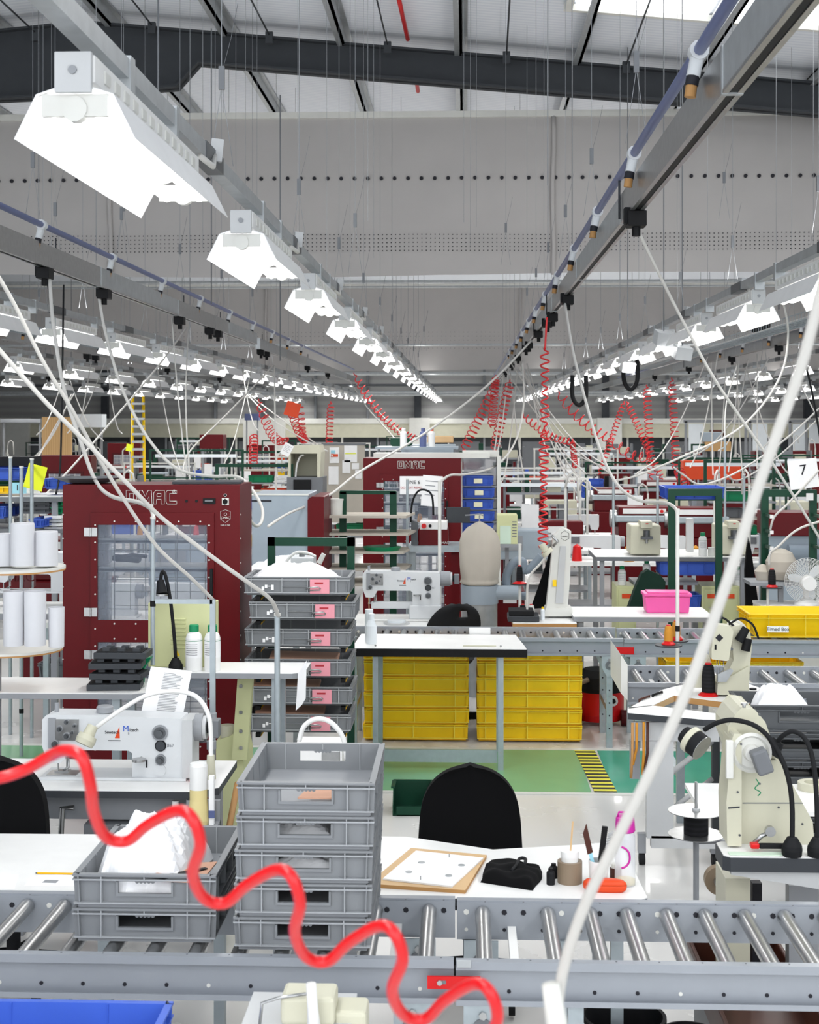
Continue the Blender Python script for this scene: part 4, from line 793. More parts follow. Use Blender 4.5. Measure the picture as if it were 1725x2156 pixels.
def cabinet(label,X0,X1,Y,Z1,depth,detail,win):
    rt=T('drying_cabinet',label,'cabinet',((X0+X1)/2,Y,0)); m='redmachine'; W=X1-X0
    wx0,wx1,wins=win   # window extents and list of (z0,z1)
    f=MB(); f.box(X0,X1,Y,Y+depth,Z1-.02,Z1,m); f.box(X0,X0+.02,Y+.02,Y+depth,0,Z1-.02,m); f.box(X1-.02,X1,Y+.02,Y+depth,0,Z1-.02,m)
    f.box(X0,wx0-.04,Y,Y+.02,0,Z1-.02,m).box(wx1+.04,X1,Y,Y+.02,0,Z1-.02,m); top=wins[0][1]+.07; f.box(wx0-.04,wx1+.04,Y,Y+.02,top,Z1-.02,m); f.box(X0+.02,X1-.02,Y+.02,Y+depth,.0,.35,m)
    f.box(X0+.02,wx0-.05,Y+depth-.02,Y+depth,0,Z1-.02,m).box(wx1+.02,X1-.02,Y+depth-.02,Y+depth,0,Z1-.02,m).box(wx0-.05,wx1+.02,Y+depth-.02,Y+depth,wins[0][1],Z1-.02,m)
    f.obj('carcass',rt)
    MB().box(wx1+.05,wx1+.052,Y+.02,Y+depth-.02,.35,top,'greypanel').box(wx0-.03,wx0-.028,Y+.02,Y+depth-.02,.35,top,'greypanel').obj('side_lining',rt)
    d=MB(); d.box(wx0-.04,wx0,Y-.012,Y+.01,.3,top,m).box(wx1,wx1+.04,Y-.012,Y+.01,.3,top,m)
    zs=[top]+[v for w_ in wins for v in (w_[1],w_[0])]+[.3]
    for i in range(0,len(zs),2): d.box(wx0,wx1,Y-.012,Y+.01,zs[i+1],zs[i],m)
    dd=d.obj('door',rt)
    g=MB()
    for z0,z1 in wins: g.box(wx0,wx1,Y-.002,Y+.002,z0,z1,'glass')
    g.obj('glazing',dd)
    bt=MB(); z=.4
    while z<top:
        bt.cyl((wx0-.012,Y-.016,z),(wx0-.012,Y-.012,z),.005,'offwhite',8).cyl((wx1+.012,Y-.016,z),(wx1+.012,Y-.012,z),.005,'offwhite',8); z+=.1
    for z0,z1 in wins:
        k=wx0+.1
        while k<wx1: bt.cyl((k,Y-.016,z0-.02),(k,Y-.012,z0-.02),.005,'offwhite',8).cyl((k,Y-.016,z1+.02),(k,Y-.012,z1+.02),.005,'offwhite',8); k+=.125
    bt.obj('rivets',dd)
    ws=MB(); n=int((wx1-wx0)/.085)
    for q,(sm_) in enumerate(wins):
        z0,z1=sm_
        for i in range(1,n): x=wx0+i*(wx1-wx0)/n; ws.cyl((x,Y+depth-.03,z0),(x,Y+depth-.03,z1),.0025,'offwhite',5,cap=False); 
        for i in range(1,n,2): x=wx0+i*(wx1-wx0)/n; ws.cyl((x,Y+.03,z0),(x,Y+.03,z1),.0025,'midgrey',5,cap=False)
        z=z0+.03
        while z<z1: ws.cyl((wx0,Y+depth-.03,z),(wx1,Y+depth-.03,z),.0025,'offwhite',5,cap=False); z+=.085
        z=z0+.06
        while z<z1: ws.cyl((wx0,Y+.03,z),(wx1,Y+.03,z),.002,'midgrey',5,cap=False); z+=.17
    ws.obj('wire_mesh',rt)
    for z in (wins[0][0]+.55*(wins[0][1]-wins[0][0]),wins[0][0]+.85*(wins[0][1]-wins[0][0]),wins[0][0]-.25): MB().box(wx0-.02,wx1+.02,Y+.04,Y+depth-.04,z-.025,z-.01,'galv').box(wx0-.02,wx1+.02,Y+.04,Y+.05,z-.03,z,'zinc').obj('shelf',rt)
    for z in detail['hinges']: MB().box(wx0-.075,wx0-.0,Y-.02,Y-.0121,z-.025,z+.025,'steel').cyl((wx0-.037,Y-.022,z-.025),(wx0-.037,Y-.022,z+.025),.006,'steel',8).obj('hinge',rt)
    MB().box(wx1+.02,wx1+.035,Y-.04,Y-.012,wins[0][0]-.05,wins[0][0]+.3,'rubber').obj('handle',dd)
    return rt
Y=8.3; A=lambda px,py,Y=Y:at(px,py,Y)
X0=A(132,1500).x; X1=A(505,1500).x; Z1=A(300,1021).z; wx0=A(206,0).x; wx1=A(437,0).x
cab=cabinet('large dark red drying cabinet with wired glass door at left, lettered OMAC',X0,X1,Y,Z1,.46,{'hinges':[A(0,1119).z,A(0,1287).z,A(0,1376).z]},(wx0,wx1,[(A(0,1304).z,A(0,1104).z),(A(0,1560).z,A(0,1350).z)]))
a=A(266,1061); logo(a.x,a.z,Y-.003,A(0,1032).z-a.z,cab,w_=.0019)
text('®',.03,(A(367,0).x,Y-.003,A(0,1035).z),cab,'offwhite')
a=A(475,1087); s=.028; MB().tube([(a.x-s,Y-.003,a.z+s),(a.x,Y-.003,a.z+s*1.35),(a.x+s,Y-.003,a.z+s),(a.x+s,Y-.003,a.z-s*.6),(a.x,Y-.003,a.z-s*1.3),(a.x-s,Y-.003,a.z-s*.6),(a.x-s,Y-.003,a.z+s)],.0013,'offwhite',4).tube([(a.x+.008*math.cos(t),Y-.003,a.z+.012+.008*math.sin(t)) for t in [q*.7 for q in range(10)]],.0012,'offwhite',4).obj('shield_emblem',cab)
text('OMAC',.018,(a.x,Y-.003,a.z-.009),cab,'offwhite'); text('made in Italy',.011,(a.x,Y-.003,A(0,1104).z),cab,'offwhite')
a=A(441,1055); MB().box(a.x-.036,a.x+.036,Y-.008,Y,a.z-.016,a.z+.016,'rubber').box(a.x-.025,a.x+.02,Y-.009,Y-.0081,a.z-.004,a.z+.008,'midgrey').obj('controller',cab)
a=A(475,1056); MB().box(a.x-.02,a.x+.02,Y-.006,Y,a.z-.02,a.z+.02,'offwhite').cyl((a.x,Y-.02,a.z),(a.x,Y-.006,a.z),.014,'black',16).box(a.x-.004,a.x+.004,Y-.026,Y-.02,a.z-.016,a.z+.016,'black').cyl((a.x,Y-.01,a.z+.037),(a.x,Y,a.z+.037),.009,'steel',12).cyl((a.x,Y-.013,a.z+.037),(a.x,Y-.01,a.z+.037),.006,'black',12).obj('switch',cab)
for px in (393,414): a=A(px,1055); MB().cyl((a.x,Y-.005,a.z),(a.x,Y,a.z),.008,'rubber',12).obj('lamp_button',cab)
a=A(318,1067); MB().box(a.x-.014,a.x+.014,Y-.004,Y,a.z-.015,a.z+.015,'offwhite').add([(a.x-.009,Y-.0045,a.z-.009),(a.x+.009,Y-.0045,a.z-.009),(a.x,Y-.0045,a.z+.009)],[(0,1,2)],'yellow').obj('warning_sticker',cab)
b_=MB()
for k in range(10): zz=.5+k*.14; b_.cyl((X1,Y+.03,zz),(X1+.003,Y+.03,zz),.005,'offwhite',8); b_.cyl((X0+.06*0-.0,Y-.004,zz),(X0+.004,Y,zz),.004,'offwhite',6)
b_.obj('side_rivets',cab)
# grey sheets on top
c=at(182,1017,8.5); tag(MB().lathe([(0,.012),(.12,.01),(.2,.035),(.205,.035),(.12,.004),(0,0)],(c.x,8.53,Z1+.0),'midgrey',24).obj('plastic_tray'),'shallow grey curved tray on top of the left red cabinet','tray')
c=at(430,1014,8.4); tag(MB().rbox((c.x,8.55,Z1+.008),(.4,.3,.012),0,0,.1,'darkgrey').obj('dark_board'),'dark flat panel lying on top of the left red cabinet','panel')
# gloves and leather on cabinet shelves
zs=A(0,1104).z; c=A(250,1172); tag(MB().rbox((c.x,Y+.2,c.z-.03),(.16,.12,.03),0,.1,.1,'rubber').tube([(c.x-.05,Y+.15,c.z-.02),(c.x+.05,Y+.12,c.z+.0),(c.x+.14,Y+.12,c.z-.01)],.012,'rubber').obj('black_gloves',bevel=.008),'black gloves lying on the shelf inside the left red cabinet','gloves')
# second cabinet
Y=15.0; A=lambda px,py,Y=Y:at(px,py,Y)
X0=A(765,0).x; X1=A(971,0).x; Z1=A(0,964).z; wx0=A(808,0).x; wx1=A(936,0).x
cab2=cabinet('dark red drying cabinet in the middle carrying the LINE 6 notice',X0,X1,Y,Z1,.5,{'hinges':[A(0,1020).z,A(0,1112).z]},(wx0,wx1,[(A(0,1112).z,A(0,1012).z),(A(0,1300).z,A(0,1140).z)]))
a=A(838,986); logo(a.x,a.z,Y-.004,A(0,970).z-a.z,cab2,w_=.003)
b_=tag(MB().box(X0+.1,X1+.3,Y+.1,Y+.5,Z1+.0,Z1+.05,'offwhite').obj('white_duct'),'white duct lying on top of the middle red cabinet','duct')
def notice(x0,y0,x1,y1,Y,label,lines=(),m='paper',tilt=0,parent=None,name='notice_sheet',mk=3,fold=True):
    a=at((x0+x1)/2,y1,Y); rt=T(name,label,'notice',tuple(a)); w=(at(x1,0,Y)-at(x0,0,Y)).x; h=at(0,y0,Y).z-at(0,y1,Y).z
    MB().box(a.x-w/2,a.x+w/2,Y,Y+.002,a.z,a.z+h,m).obj('sheet',rt)
    for s,fz,sz,mm in lines: text(s,sz*h,(a.x,Y-.002,a.z+fz*h),rt,mm)
    if mk and not lines:
        b=MB()
        for k in range(mk): zz=a.z+h*(.8-k*.6/mk); b.box(a.x-w*.35,a.x+w*(.35-.2*(k%2)),Y-.001,Y,zz,zz+h*.03,'grey')
        b.obj('printed_lines',rt)
    rt.rotation_euler=(0,tilt,0); return rt
notice(842,1003,898,1041,14.9,'white notice reading LINE 6 DO NOT REMOVE on the middle red cabinet',[('LINE 6',.66,.28,'ink'),('DO NOT REMOVE',.36,.17,'inkred')])
# crates in green rack
RY=8.15
rk=T('crate_rack','dark green steel rack holding six shallow grey crates','rack',(at(640,0,8.2).x,8.3,0)); g='green'
xl=at(558,0,8.45).x; xr2=at(731,0,8.45).x; zt=at(0,1138,8.45).z
for x in (xl,xr2): 
    MB().box(x-.022,x+.022,8.72,8.76,0,zt,g).obj('upright',rk)
MB().box(xl-.022,xr2+.022,8.72,8.76,zt-.05,zt,g).obj('top_bar',rk)
zc=[]
for py in (1243,1295,1352,1415,1473,1530): zc.append(at(0,py+8,8.15).z)
for z in zc:
    for x in (xl+.0,xr2-.0): MB().box(x-.012,x+.012,8.2,8.72,z-.03,z-.005,g).box(x-.013,x+.013,8.16,8.2,z-.028,z-.006,'black').box(x-.0135,x+.0135,8.2,8.45,z-.031,z-.022,'yellowdeep').obj('bracket_arm',rk)
MB().box(xl-.03,xr2+.03,8.2,8.85,0,.06,g).obj('base_frame',rk)
lc=T('label_crate','','crate'); m_=crate_mesh(.605,.4,.105,'crate',hole=False,inner='cratedark',ribs=(.07,.36,.6,.87),tp=.006,rw=.0025,rt=.005); m_.box(-.085,.06,-.2,-.18,.05,.053,'crate').obj('body',lc)
MB().box(.075,.185,-.202,-.1985,.012,.092,'pink').box(.1,.15,-.203,-.202,.065,.075,'inkred').obj('route_card',lc); 
b_=MB().tube([(.055,-.203,.035),(.07,-.21,.046),(.12,-.212,.05),(.135,-.206,.04),(.13,-.206,.032),(.07,-.206,.03)],.004,'steel')
for k in range(4): b_.box(-.2+k*.018,-.185+k*.018,-.1995,-.1985,.03+.012*(k%3),.05+.01*(k%2),'paper')
b_.obj('card_clip',lc)
for i,(px,z) in enumerate(zip((623,634,625,625,628,625),zc)):
    place(lc,(at(px+2,0,8.15).x,8.35,z),0,'grey crate with pink card in green rack, %s'%['topmost, holding white plastic','second from the top','third from the top, pale sheet inside','fourth from the top','second from the bottom','lowest'][i],'crates in the green rack')
c=at(620,1215,8.3); tag(bag(c.x,8.35,zc[0]+.05,.26,.15,.11,21),'white plastic sheeting heaped in the topmost rack crate','bag')
for i,(px,z) in enumerate(((640,zc[3]),(610,zc[5]),(600,zc[4]))): c=at(px,0,8.3); tag(MB().rbox((c.x,8.35,z+.09),(.4,.2,.02),.05,.03,.05,'leather' if 0 else 'skin').obj('leather_pile',bevel=.008),'tan leather pieces in the rack crate, %s'%['middle height','lowest','second lowest'][i],'leather')
# ---------------- white table and yellow crates at the far conveyor ----------------
Y=9.5; a=at(740,1368,Y); b2=at(1109,1368,Y); z=at(0,1360,Y).z
rt=T('packing_table','white packing table with thick black edge in front of the yellow crates','table',((a.x+b2.x)/2,Y+.3,0))
MB().slab([(a.x,Y),(b2.x,Y),(b2.x,Y+.05),(b2.x-.05,Y+.64),(a.x+.02,Y+.64)],z-.003,z,'white').obj('tabletop',rt); MB().slab([(a.x-.005,Y-.005),(b2.x+.005,Y-.005),(b2.x+.005,Y+.05),(b2.x-.045,Y+.645),(a.x,Y+.645)],z-.055,z-.003,'black').obj('edging',rt)
for px in (790,1055):
    x=at(px,0,Y).x+.0
    for y in (Y+.05,Y+.58):
        l=MB().box(x-.018,x+.018,y-.018,y+.018,0,z-.055,'zinc')
        if y<Y+.1:
            for zz in (.2,.1,.8): l.cyl((x,y-.022,zz+.02),(x,y-.018,zz+.02),.007,'steel',8)
        l.obj('leg',rt)
x0,x1=at(740,0,Y).x,at(1048,0,Y).x; MB().box(x0,x1,Y+.06,Y+.075,at(0,1601,Y).z,at(0,1575,Y).z,'zinc').obj('rail',rt)
c=at(783,1352,9.75); rt=T('bottle','clear white plastic bottle pair on the packing table','bottle',tuple(c)); MB().lathe([(0,0),(.035,0),(.037,.12),(.02,.16),(.02,.2),(0,.205)],(c.x,9.7,z),'tote',20).obj('body',rt); MB().cyl((c.x-.02,9.78,z),(c.x-.02,9.78,z+.22),.028,'tote',16).cyl((c.x-.02,9.78,z+.22),(c.x-.022,9.78,z+.3),.003,'wood',6).obj('stick_cup',rt)
c=at(1010,1363,9.6); tag(MB().rbox((c.x,9.6,z+.004),(.22,.02,.006),0,0,0,'cream').obj('folding_knife'),'cream folding ruler on the front edge of the packing table','ruler')
tag(MB().bp(988,1322,1033,1339,10.15,.02,'white').obj('white_tray_frame',bevel=.004),'white plastic tray piece standing at the back of the packing table','tray') 
# yellow crates beneath the far conveyor
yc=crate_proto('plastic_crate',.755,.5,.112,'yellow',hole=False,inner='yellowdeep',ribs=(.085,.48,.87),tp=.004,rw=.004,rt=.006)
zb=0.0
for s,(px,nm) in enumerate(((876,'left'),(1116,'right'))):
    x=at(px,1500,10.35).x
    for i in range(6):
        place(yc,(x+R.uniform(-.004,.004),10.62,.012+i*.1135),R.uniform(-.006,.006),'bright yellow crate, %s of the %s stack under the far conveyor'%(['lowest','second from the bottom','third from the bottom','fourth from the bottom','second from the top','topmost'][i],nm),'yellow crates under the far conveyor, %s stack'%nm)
# far conveyors
FY0,FY1=10.25,10.75; FZ=at(900,1341,FY0).z
xs_=[at(px,1325,FY1).x for px in (752,766)]; X=at(1313,0,FY0).x
rl=[]; x=at(745,0,FY1).x
while x<X-.05: rl.append(x); x+=.125
conveyor('grey far roller conveyor section above the yellow crates',at(735,0,FY0).x,X-.003,FY0,FY1,FZ,rl,[],[(at(722,0,FY0).x+.08,False),(X-.1,True)],m='conveyor')
rl=[]; x=X+.06
while x<5.2: rl.append(x); x+=.125
conveyor('grey far roller conveyor section right of the small red plate, carrying the Timed Box crate',X+.003,5.3,FY0,FY1,FZ-.004,rl,[],[(X+.1,True),(4.6,True)],m='conveyor')
a=at(1289,1362,FY0); tag(MB().box(a.x,at(1335,0,FY0).x,FY0-.012,FY0-.0045,at(0,1369,FY0).z,a.z,'red').obj('joint_plate'),'small red joint plate on the far conveyor','plate')
# lower right conveyor
Y0,Y1=8.35,8.9; Z=at(1500,1437,Y0).z; xl=at(1322,1437,Y0).x
rl=[]; x=xl+.1
while x<3.4: rl.append(x); x+=.155
conveyor('short grey roller conveyor ending in a plate, behind the right sewing tables',xl,3.5,Y0,Y1,Z,rl,[xl+.2],[(xl+.3,False),(3.2,False)],hp=.055,m='conveyor')
tag(MB().pp([(1308,1380),(1322,1400),(1322,1475),(1308,1460)],8.3,.6,'offwhite').obj('end_plate'),'pale angled end plate on the short conveyor at right','plate')
# timed box and yellow crates at right
tbx=at(1575,0,10.3).x; 
tc=tag(crate_mesh(.95,.46,.175,'yellow',hole=False,inner='yellow',ribs=(.15,.42,.8),tp=.06).obj('timed_crate'),'large bright yellow crate marked Timed Box on the far conveyor','crate'); tc.location=(tbx+.475,10.5,FZ-.004)
a=at(1640,1330,10.24); MB().box(a.x-.075,a.x+.075,10.262,10.266,FZ+.045,FZ+.087,'paper').obj('name_card',tc); text('Timed Box',.036,(a.x,10.261,FZ+.066),tc,'ink')
# ---------------- right sewing stations ----------------
TZ=.80; o_=lambda px,py:(lambda p:(p.x,p.y))(onz(px,py,TZ))
rt=T('sewing_table','white topped wooden sewing table with a cut out at right, holding the post bed machine','table',(onz(1460,1480,TZ).x,7.8,0))
main=[o_(*q) for q in ((1420,1464),(1480,1436),(1560,1434),(1606,1450),(1575,1484))]
arm=[o_(*q) for q in ((1322,1492),(1395,1452),(1430,1443),(1480,1436),(1420,1464),(1372,1486))]
frt=[o_(*q) for q in ((1322,1500),(1322,1490),(1372,1485),(1516,1503),(1516,1515),(1480,1514))]
for nm,pl,e_ in (('tabletop',main,'woodedge'),('side_arm',arm,'wood'),('front_board',frt,'darkgrey')):
    MB().slab(pl,TZ-.003,TZ,'white').slab(pl,TZ-.035,TZ-.003,e_).obj(nm,rt)
a=at(1390,0,7.42); b2=at(1346,0,7.5)
MB().bp(1330,1522,1515,1560,7.5,.02,'lightgrey').obj('front_apron',rt)
MB().bp(1362,1560,1419,1765,7.5,.05,'lightgrey').obj('leg',rt); MB().bp(1328,1560,1348,1640,7.55,.05,'grey').obj('leg',rt)
MB().bp(1500,1520,1516,1790,8.0,.04,'darksteel').obj('leg',rt); MB().bp(1372,1762,1530,1786,7.5,.06,'lightgrey').obj('base_beam',rt); 
for px in (1352,1505): a=at(px,1810,7.55); l=MB().cyl((a.x-.015,7.55,.03),(a.x+.015,7.55,.03),.03,'rubber',14).box(a.x-.02,a.x+.02,7.54,7.58,.06,.16,'grey').obj('caster',rt)
bx=MB().tube([at(1372,1660,7.7),at(1500,1560,7.8)],.016,'lightgrey').tube([at(1420,1700,7.7),at(1500,1640,7.8)],.014,'lightgrey'); bx.obj('brace',rt)
for i,(px,y0,y1,m) in enumerate(((1332,1522,1638,'woodedge'),(1341,1522,1610,'threadorange'),(1356,1520,1632,'threadorange'),(1364,1520,1630,'brown'))):
    a=at(px,y0,7.46); b2=at(px-3,y1,7.46); tag(MB().tube([a,a.lerp(b2,.6)+Vector((.004,0,0)),b2+Vector((-.012*(i%2),0,0))],.007,m,6).obj('leather_strap'),'leather strap hanging from the table arm, %s from the left'%ORD[i],'strap','hanging leather straps')
for i,px in enumerate((1358,1385)): c=onz(px,1472-i*9,TZ); tag(MB().tube([(c.x-.035,c.y-.06,TZ-.05),(c.x-.035,c.y-.06,TZ+.008),(c.x+.03,c.y+.05,TZ+.008),(c.x+.03,c.y+.05,TZ-.05)],.007,'brown' if i==0 else 'black').obj('clamp_band'),'%s band wrapped over the table arm at right'%['brown','black'][i],'band')
# post bed machine, head on
Y=7.93; rt=T('post_bed_machine','cream post bed sewing machine with a black diamond emblem on the wooden table at right','sewing machine',(at(1550,0,Y).x,Y,TZ)); m='cream'
MB().pp([(1499,1365),(1503,1326),(1514,1316),(1538,1318),(1545,1330),(1535,1390),(1530,1392),(1499,1388)],Y-.06,.09,m).obj('head',rt,bevel=.006)
MB().pp([(1540,1320),(1560,1316),(1580,1330),(1584,1360),(1580,1400),(1578,1440),(1520,1440),(1545,1390)],Y+.03,.12,m).obj('arm',rt,bevel=.01)
MB().pp([(1512,1440),(1578,1402),(1578,1463),(1510,1463)],Y,.2,m).pp([(1453,1448),(1496,1380),(1500,1448)],Y+.05,.12,m).obj('bed',rt,bevel=.008)
d=at(1515,1343,Y-.062); MB().rbox((d.x,Y-.062,d.z),(.03,.002,.03),0,PI/4,0,'ink').obj('emblem',rt); MB().bp(1505,1357,1509,1368,Y-.062,.002,'rubber').obj('slot',rt)
q=MB()
for x in (1510,1516,1524): q.tube([at(x,1390,Y-.02),at(x,1420,Y-.02)],.003,'steel',6)
q.pp([(1512,1420),(1540,1408),(1545,1412),(1530,1436),(1512,1436)],Y-.03,.02,'galv'); q.obj('needle_bar',rt)
q=MB()
for x,y in ((1538,1342),(1536,1356),(1540,1366),(1530,1385)): c=at(x,y,Y-.03); q.cyl((c.x,Y-.04,c.z),(c.x,Y,c.z),.009,'darksteel',10)
q.obj('tension_dials',rt)
c=at(1555,1333,Y+.1); MB().cyl((c.x,Y+.16,c.z),(c.x,Y+.2,c.z),.06,'offwhite',24).obj('handwheel',rt)
tag(MB().tube(spline([at(*q,Y+.05) for q in ((1507,1300),(1525,1302),(1545,1318),(1556,1330))],5),.006,'rubber').cyl(at(1572,1322,Y),at(1556,1350,Y),.022,'rubber',18,.026).cyl(at(1575,1345,Y),at(1570,1370,Y),.024,'black',18).tube(spline([at(*q,Y+.08) for q in ((1535,1315),(1560,1302),(1585,1315),(1598,1345))],5),.006,'rubber').obj('work_lamp'),'black adjustable lamp clamped over the post bed machine','lamp')
c=onz(1490,1462,TZ); cone(c.x,c.y-.03,TZ,.036,.15,'coilblack','tall black thread cone with red base beside the post bed machine',br=.055)
c=onz(1586,1452,TZ); tag(MB().cyl((c.x,c.y,TZ),(c.x,c.y,TZ+.008),.02,'rubber').obj('oil_cap'),'small black knob on the table corner right of the post bed machine','knob')
# thread stand pole with two orange cones
rt=poleobj(1427,1075,1440,8.25,.011,'tall white pole rising behind the table arm at right','offwhite'); 
for i,(px,py) in enumerate(((1408,1357),(1424,1347))):
    c=at(px,py,8.1+i*.2); tag(MB().cyl((c.x,c.y,c.z-.008),(c.x,c.y,c.z-.001),.075 if i==0 else .07,'darkgrey',28).obj('thread_disc'),'round dark disc under the %s orange thread cone'%['front','rear'][i],'disc'); cone(c.x,c.y,c.z,.024,.085,'threadorange','orange brown thread cone on the pole at right, %s one'%['front','rear'][i],br=.038)
# big cream machine close at the right
Y=5.05; zt=at(0,1786,4.95).z
rt=T('machine_table','white table with thick dark rounded edge at the right edge, under the large cream machine','table',(at(1650,0,Y).x,Y,0))
x0=at(1526,0,4.95).x; MB().slab([(x0+.02,4.95),(x0+1.2,4.95),(x0+1.2,5.13),(x0+.02,5.13),(x0,5.11),(x0,4.97)],zt-.003,zt,'white').obj('tabletop',rt); MB().slab([(x0+.02,4.945),(x0+1.2,4.945),(x0+1.2,5.13),(x0+.02,5.13),(x0-.004,5.11),(x0-.004,4.965)],zt-.05,zt-.003,'darkgrey').obj('edging',rt)
MB().pp([(1540,1834),(1800,1834),(1800,1885),(1640,1858),(1540,1842)],4.97,.03,'lightgrey').obj('apron',rt)
MB().bp(1528,1850,1580,2300,5.15,.2,'cream').obj('leg',rt); MB().bp(1585,1860,1605,2300,5.3,.04,'ink').obj('leg',rt); MB().bp(1662,1865,1725,2300,5.2,.06,'grey').obj('leg',rt)
rt=T('cylinder_machine','large worn cream sewing machine with round handwheel at the right edge','sewing machine',(at(1620,0,Y).x,Y,zt)); m='cream'
MB().pp([(1562,1787),(1558,1640),(1568,1600),(1640,1600),(1668,1650),(1712,1730),(1716,1787)],Y+.05,.25,m).obj('column',rt,bevel=.01)
MB().pp([(1532,1782),(1530,1690),(1541,1560),(1546,1545),(1562,1545),(1562,1782)],Y+.0,.16,m).obj('front_plate',rt,bevel=.008)
MB().pp([(1533,1560),(1533,1530),(1548,1505),(1562,1490),(1590,1494),(1612,1520),(1640,1600),(1600,1640),(1548,1600)],Y+.08,.25,'cream').obj('arm',rt,bevel=.02)
c=at(1583,1585,Y-.0); MB().lathe([(0,.03),(.062,.03),(.07,.0),(.06,-.01),(.052,.005),(.03,.005),(.025,-.02),(0,-.02)],c,'offwhite',36,axis='y').obj('handwheel',rt)
a=at(1592,1588,Y-.05); MB().rbox((a.x+.02,Y-.045,a.z-.025),(.055,.06,.085),0,-.35,0,'midgrey').obj('motor_block',rt,bevel=.008)
MB().bp(1530,1560,1545,1640,Y-.02,.02,'offwhite').obj('cover_plate',rt,bevel=.003)
MB().cyl(at(1567,1500,Y+.1),at(1567,1484,Y+.1),.006,'steel').cyl(at(1567,1484,Y+.1),at(1567,1480,Y+.1),.012,'steel').obj('tension_post',rt)
q=MB().tube([at(1585,1778,Y-.02),at(1604,1760,Y-.02),at(1622,1752,Y-.02)],.008,'steel'); c=at(1622,1750,Y-.03); q.cyl((c.x,Y-.04,c.z),(c.x,Y-.02,c.z),.018,'steel',16); tag(q.obj('bobbin_winder'),'small chrome bobbin winder on the table edge before the cream machine','winder')
tag(MB().bp(1582,1777,1600,1788,Y-.05,.03,'red').bp(1600,1778,1660,1788,Y-.04,.02,'rubber').obj('screwdriver',bevel=.004),'red and black tool lying on the dark edged table','tool')
tag(MB().slab([o_(0,0)]*0+[(x0+.02,4.965),(x0+.2,4.965),(x0+.2,5.0),(x0+.02,5.0)],zt+.001,zt+.003,'notegreen').obj('patterned_cloth'),'pale patterned cloth strip on the left of the dark edged table','cloth')
for i,(bp_,pts) in enumerate((((1668,1788),((1668,1790),(1668,1690),(1655,1620),(1625,1560),(1590,1528),(1545,1516),(1510,1522),(1483,1537))),((1722,1788),((1722,1790),(1720,1680),(1712,1600),(1695,1555),(1670,1540),(1648,1550),(1636,1565))))):
    c=at(bp_[0],bp_[1],Y-.08); rt=T('gooseneck_lamp','black gooseneck lamp at right, %s'%['reaching left with a taped lamp head','curving behind beside the right frame edge'][i],'lamp',(c.x,c.y,zt))
    MB().lathe([(0,0),(.034,0),(.036,.02),(.034,.035),(.018,.062),(.01,.065)],(c.x,c.y,zt),'rubber',8).obj('base',rt)
    MB().tube(spline([at(u,v,Y-.08+.02*k) for k,(u,v) in enumerate(pts)],6),.0085,'rubber',12).obj('neck',rt)
    if i==0:
        a=at(1440,1545,Y+.05); b2=at(1478,1575,Y+.0); d=b2-a; MB().cyl(a,a+d*.35,.03,'rubber',20,.035).cyl(a+d*.58,b2,.045,'rubber',24,.045).cyl(b2,b2+d*.02,.046,'steel',24).obj('lamp_head',rt); MB().cyl(a+d*.32,a+d*.56,.048,'cream',24).obj('tape_band',rt)
    else: a=at(1640,1560,Y+.05); b2=at(1622,1585,Y+.05); MB().cyl(a,b2,.022,'rubber',16,.035).obj('lamp_head',rt)
rt=bpy.data.objects['cylinder_machine']; q=MB()
for px,py in ((1548,1660),(1552,1750),(1600,1650),(1690,1735),(1640,1700),(1555,1560),(1600,1505)):
    c=at(px,py,Y+.049); f0=Y-.003 if px<1560 else Y+.047; q.cyl((c.x,f0,c.z),(c.x,f0+.01,c.z),.004,'darksteel',8)
q.obj('screws',rt); MB().pp([(1534,1700),(1558,1698),(1558,1701),(1534,1703)],Y-.002,.003,'darkgrey').pp([(1564,1690),(1690,1690),(1692,1692),(1564,1692)],Y+.048,.003,'midgrey').obj('panel_seam',rt)
MB().tube(spline([at(*v,Y+.02) for v in ((1592,1640),(1598,1650),(1590,1660),(1602,1668),(1596,1676))],4),.002,'greenbright',5).obj('green_thread',rt)
MB().tube(spline([at(*v,Y+.1) for v in ((1545,1545),(1538,1590),(1530,1640),(1536,1690))],4),.004,'cable',6).obj('tube_lead',rt)
# bobbin reel with clear discs
Y=5.95; c=at(1466,1757,Y); rt=T('cord_reel','black cord reel between two silver discs at right, below the wooden table','reel',tuple(c)); t=at(1466,1708,Y)
MB().cyl(c,c+Vector((0,0,.003)),.113,'steel',40).obj('lower_disc',rt); MB().cyl(t,t+Vector((0,0,.003)),.113,'steel',40).obj('upper_disc',rt); MB().cyl(c+Vector((0,0,.004)),t,.05,'coilblack',28).obj('cord',rt); MB().cyl(t+Vector((0,0,.003)),t+Vector((0,0,.12)),.006,'steel').cyl(t+Vector((0,0,.003)),t+Vector((0,0,.012)),.016,'lightgrey',6).obj('spindle',rt)
tag(MB().tube([c+Vector((0,0,-.002)),c+Vector((.0,.0,-.03)),c+Vector((.12,0,-.03)),(c.x+.16,Y-.2,c.z-.22)],.01,'grey').cyl((c.x+.0,Y,0),(c.x,Y,c.z-.03),.012,'grey').obj('reel_stand'),'thin grey stand under the black cord reel','stand')
c=at(1513,1852,5.7); tag(MB().cyl((c.x,5.68,c.z),(c.x,5.72,c.z),.055,'tapebrown',28).cyl((c.x,5.66,c.z),(c.x,5.74,c.z),.022,'steel',16).tube([(c.x,5.67,c.z),(c.x+.03,5.67,c.z+.1)],.008,'steel').obj('grinding_disc'),'brown disc wheel on a thin arm below the cord reel','wheel')
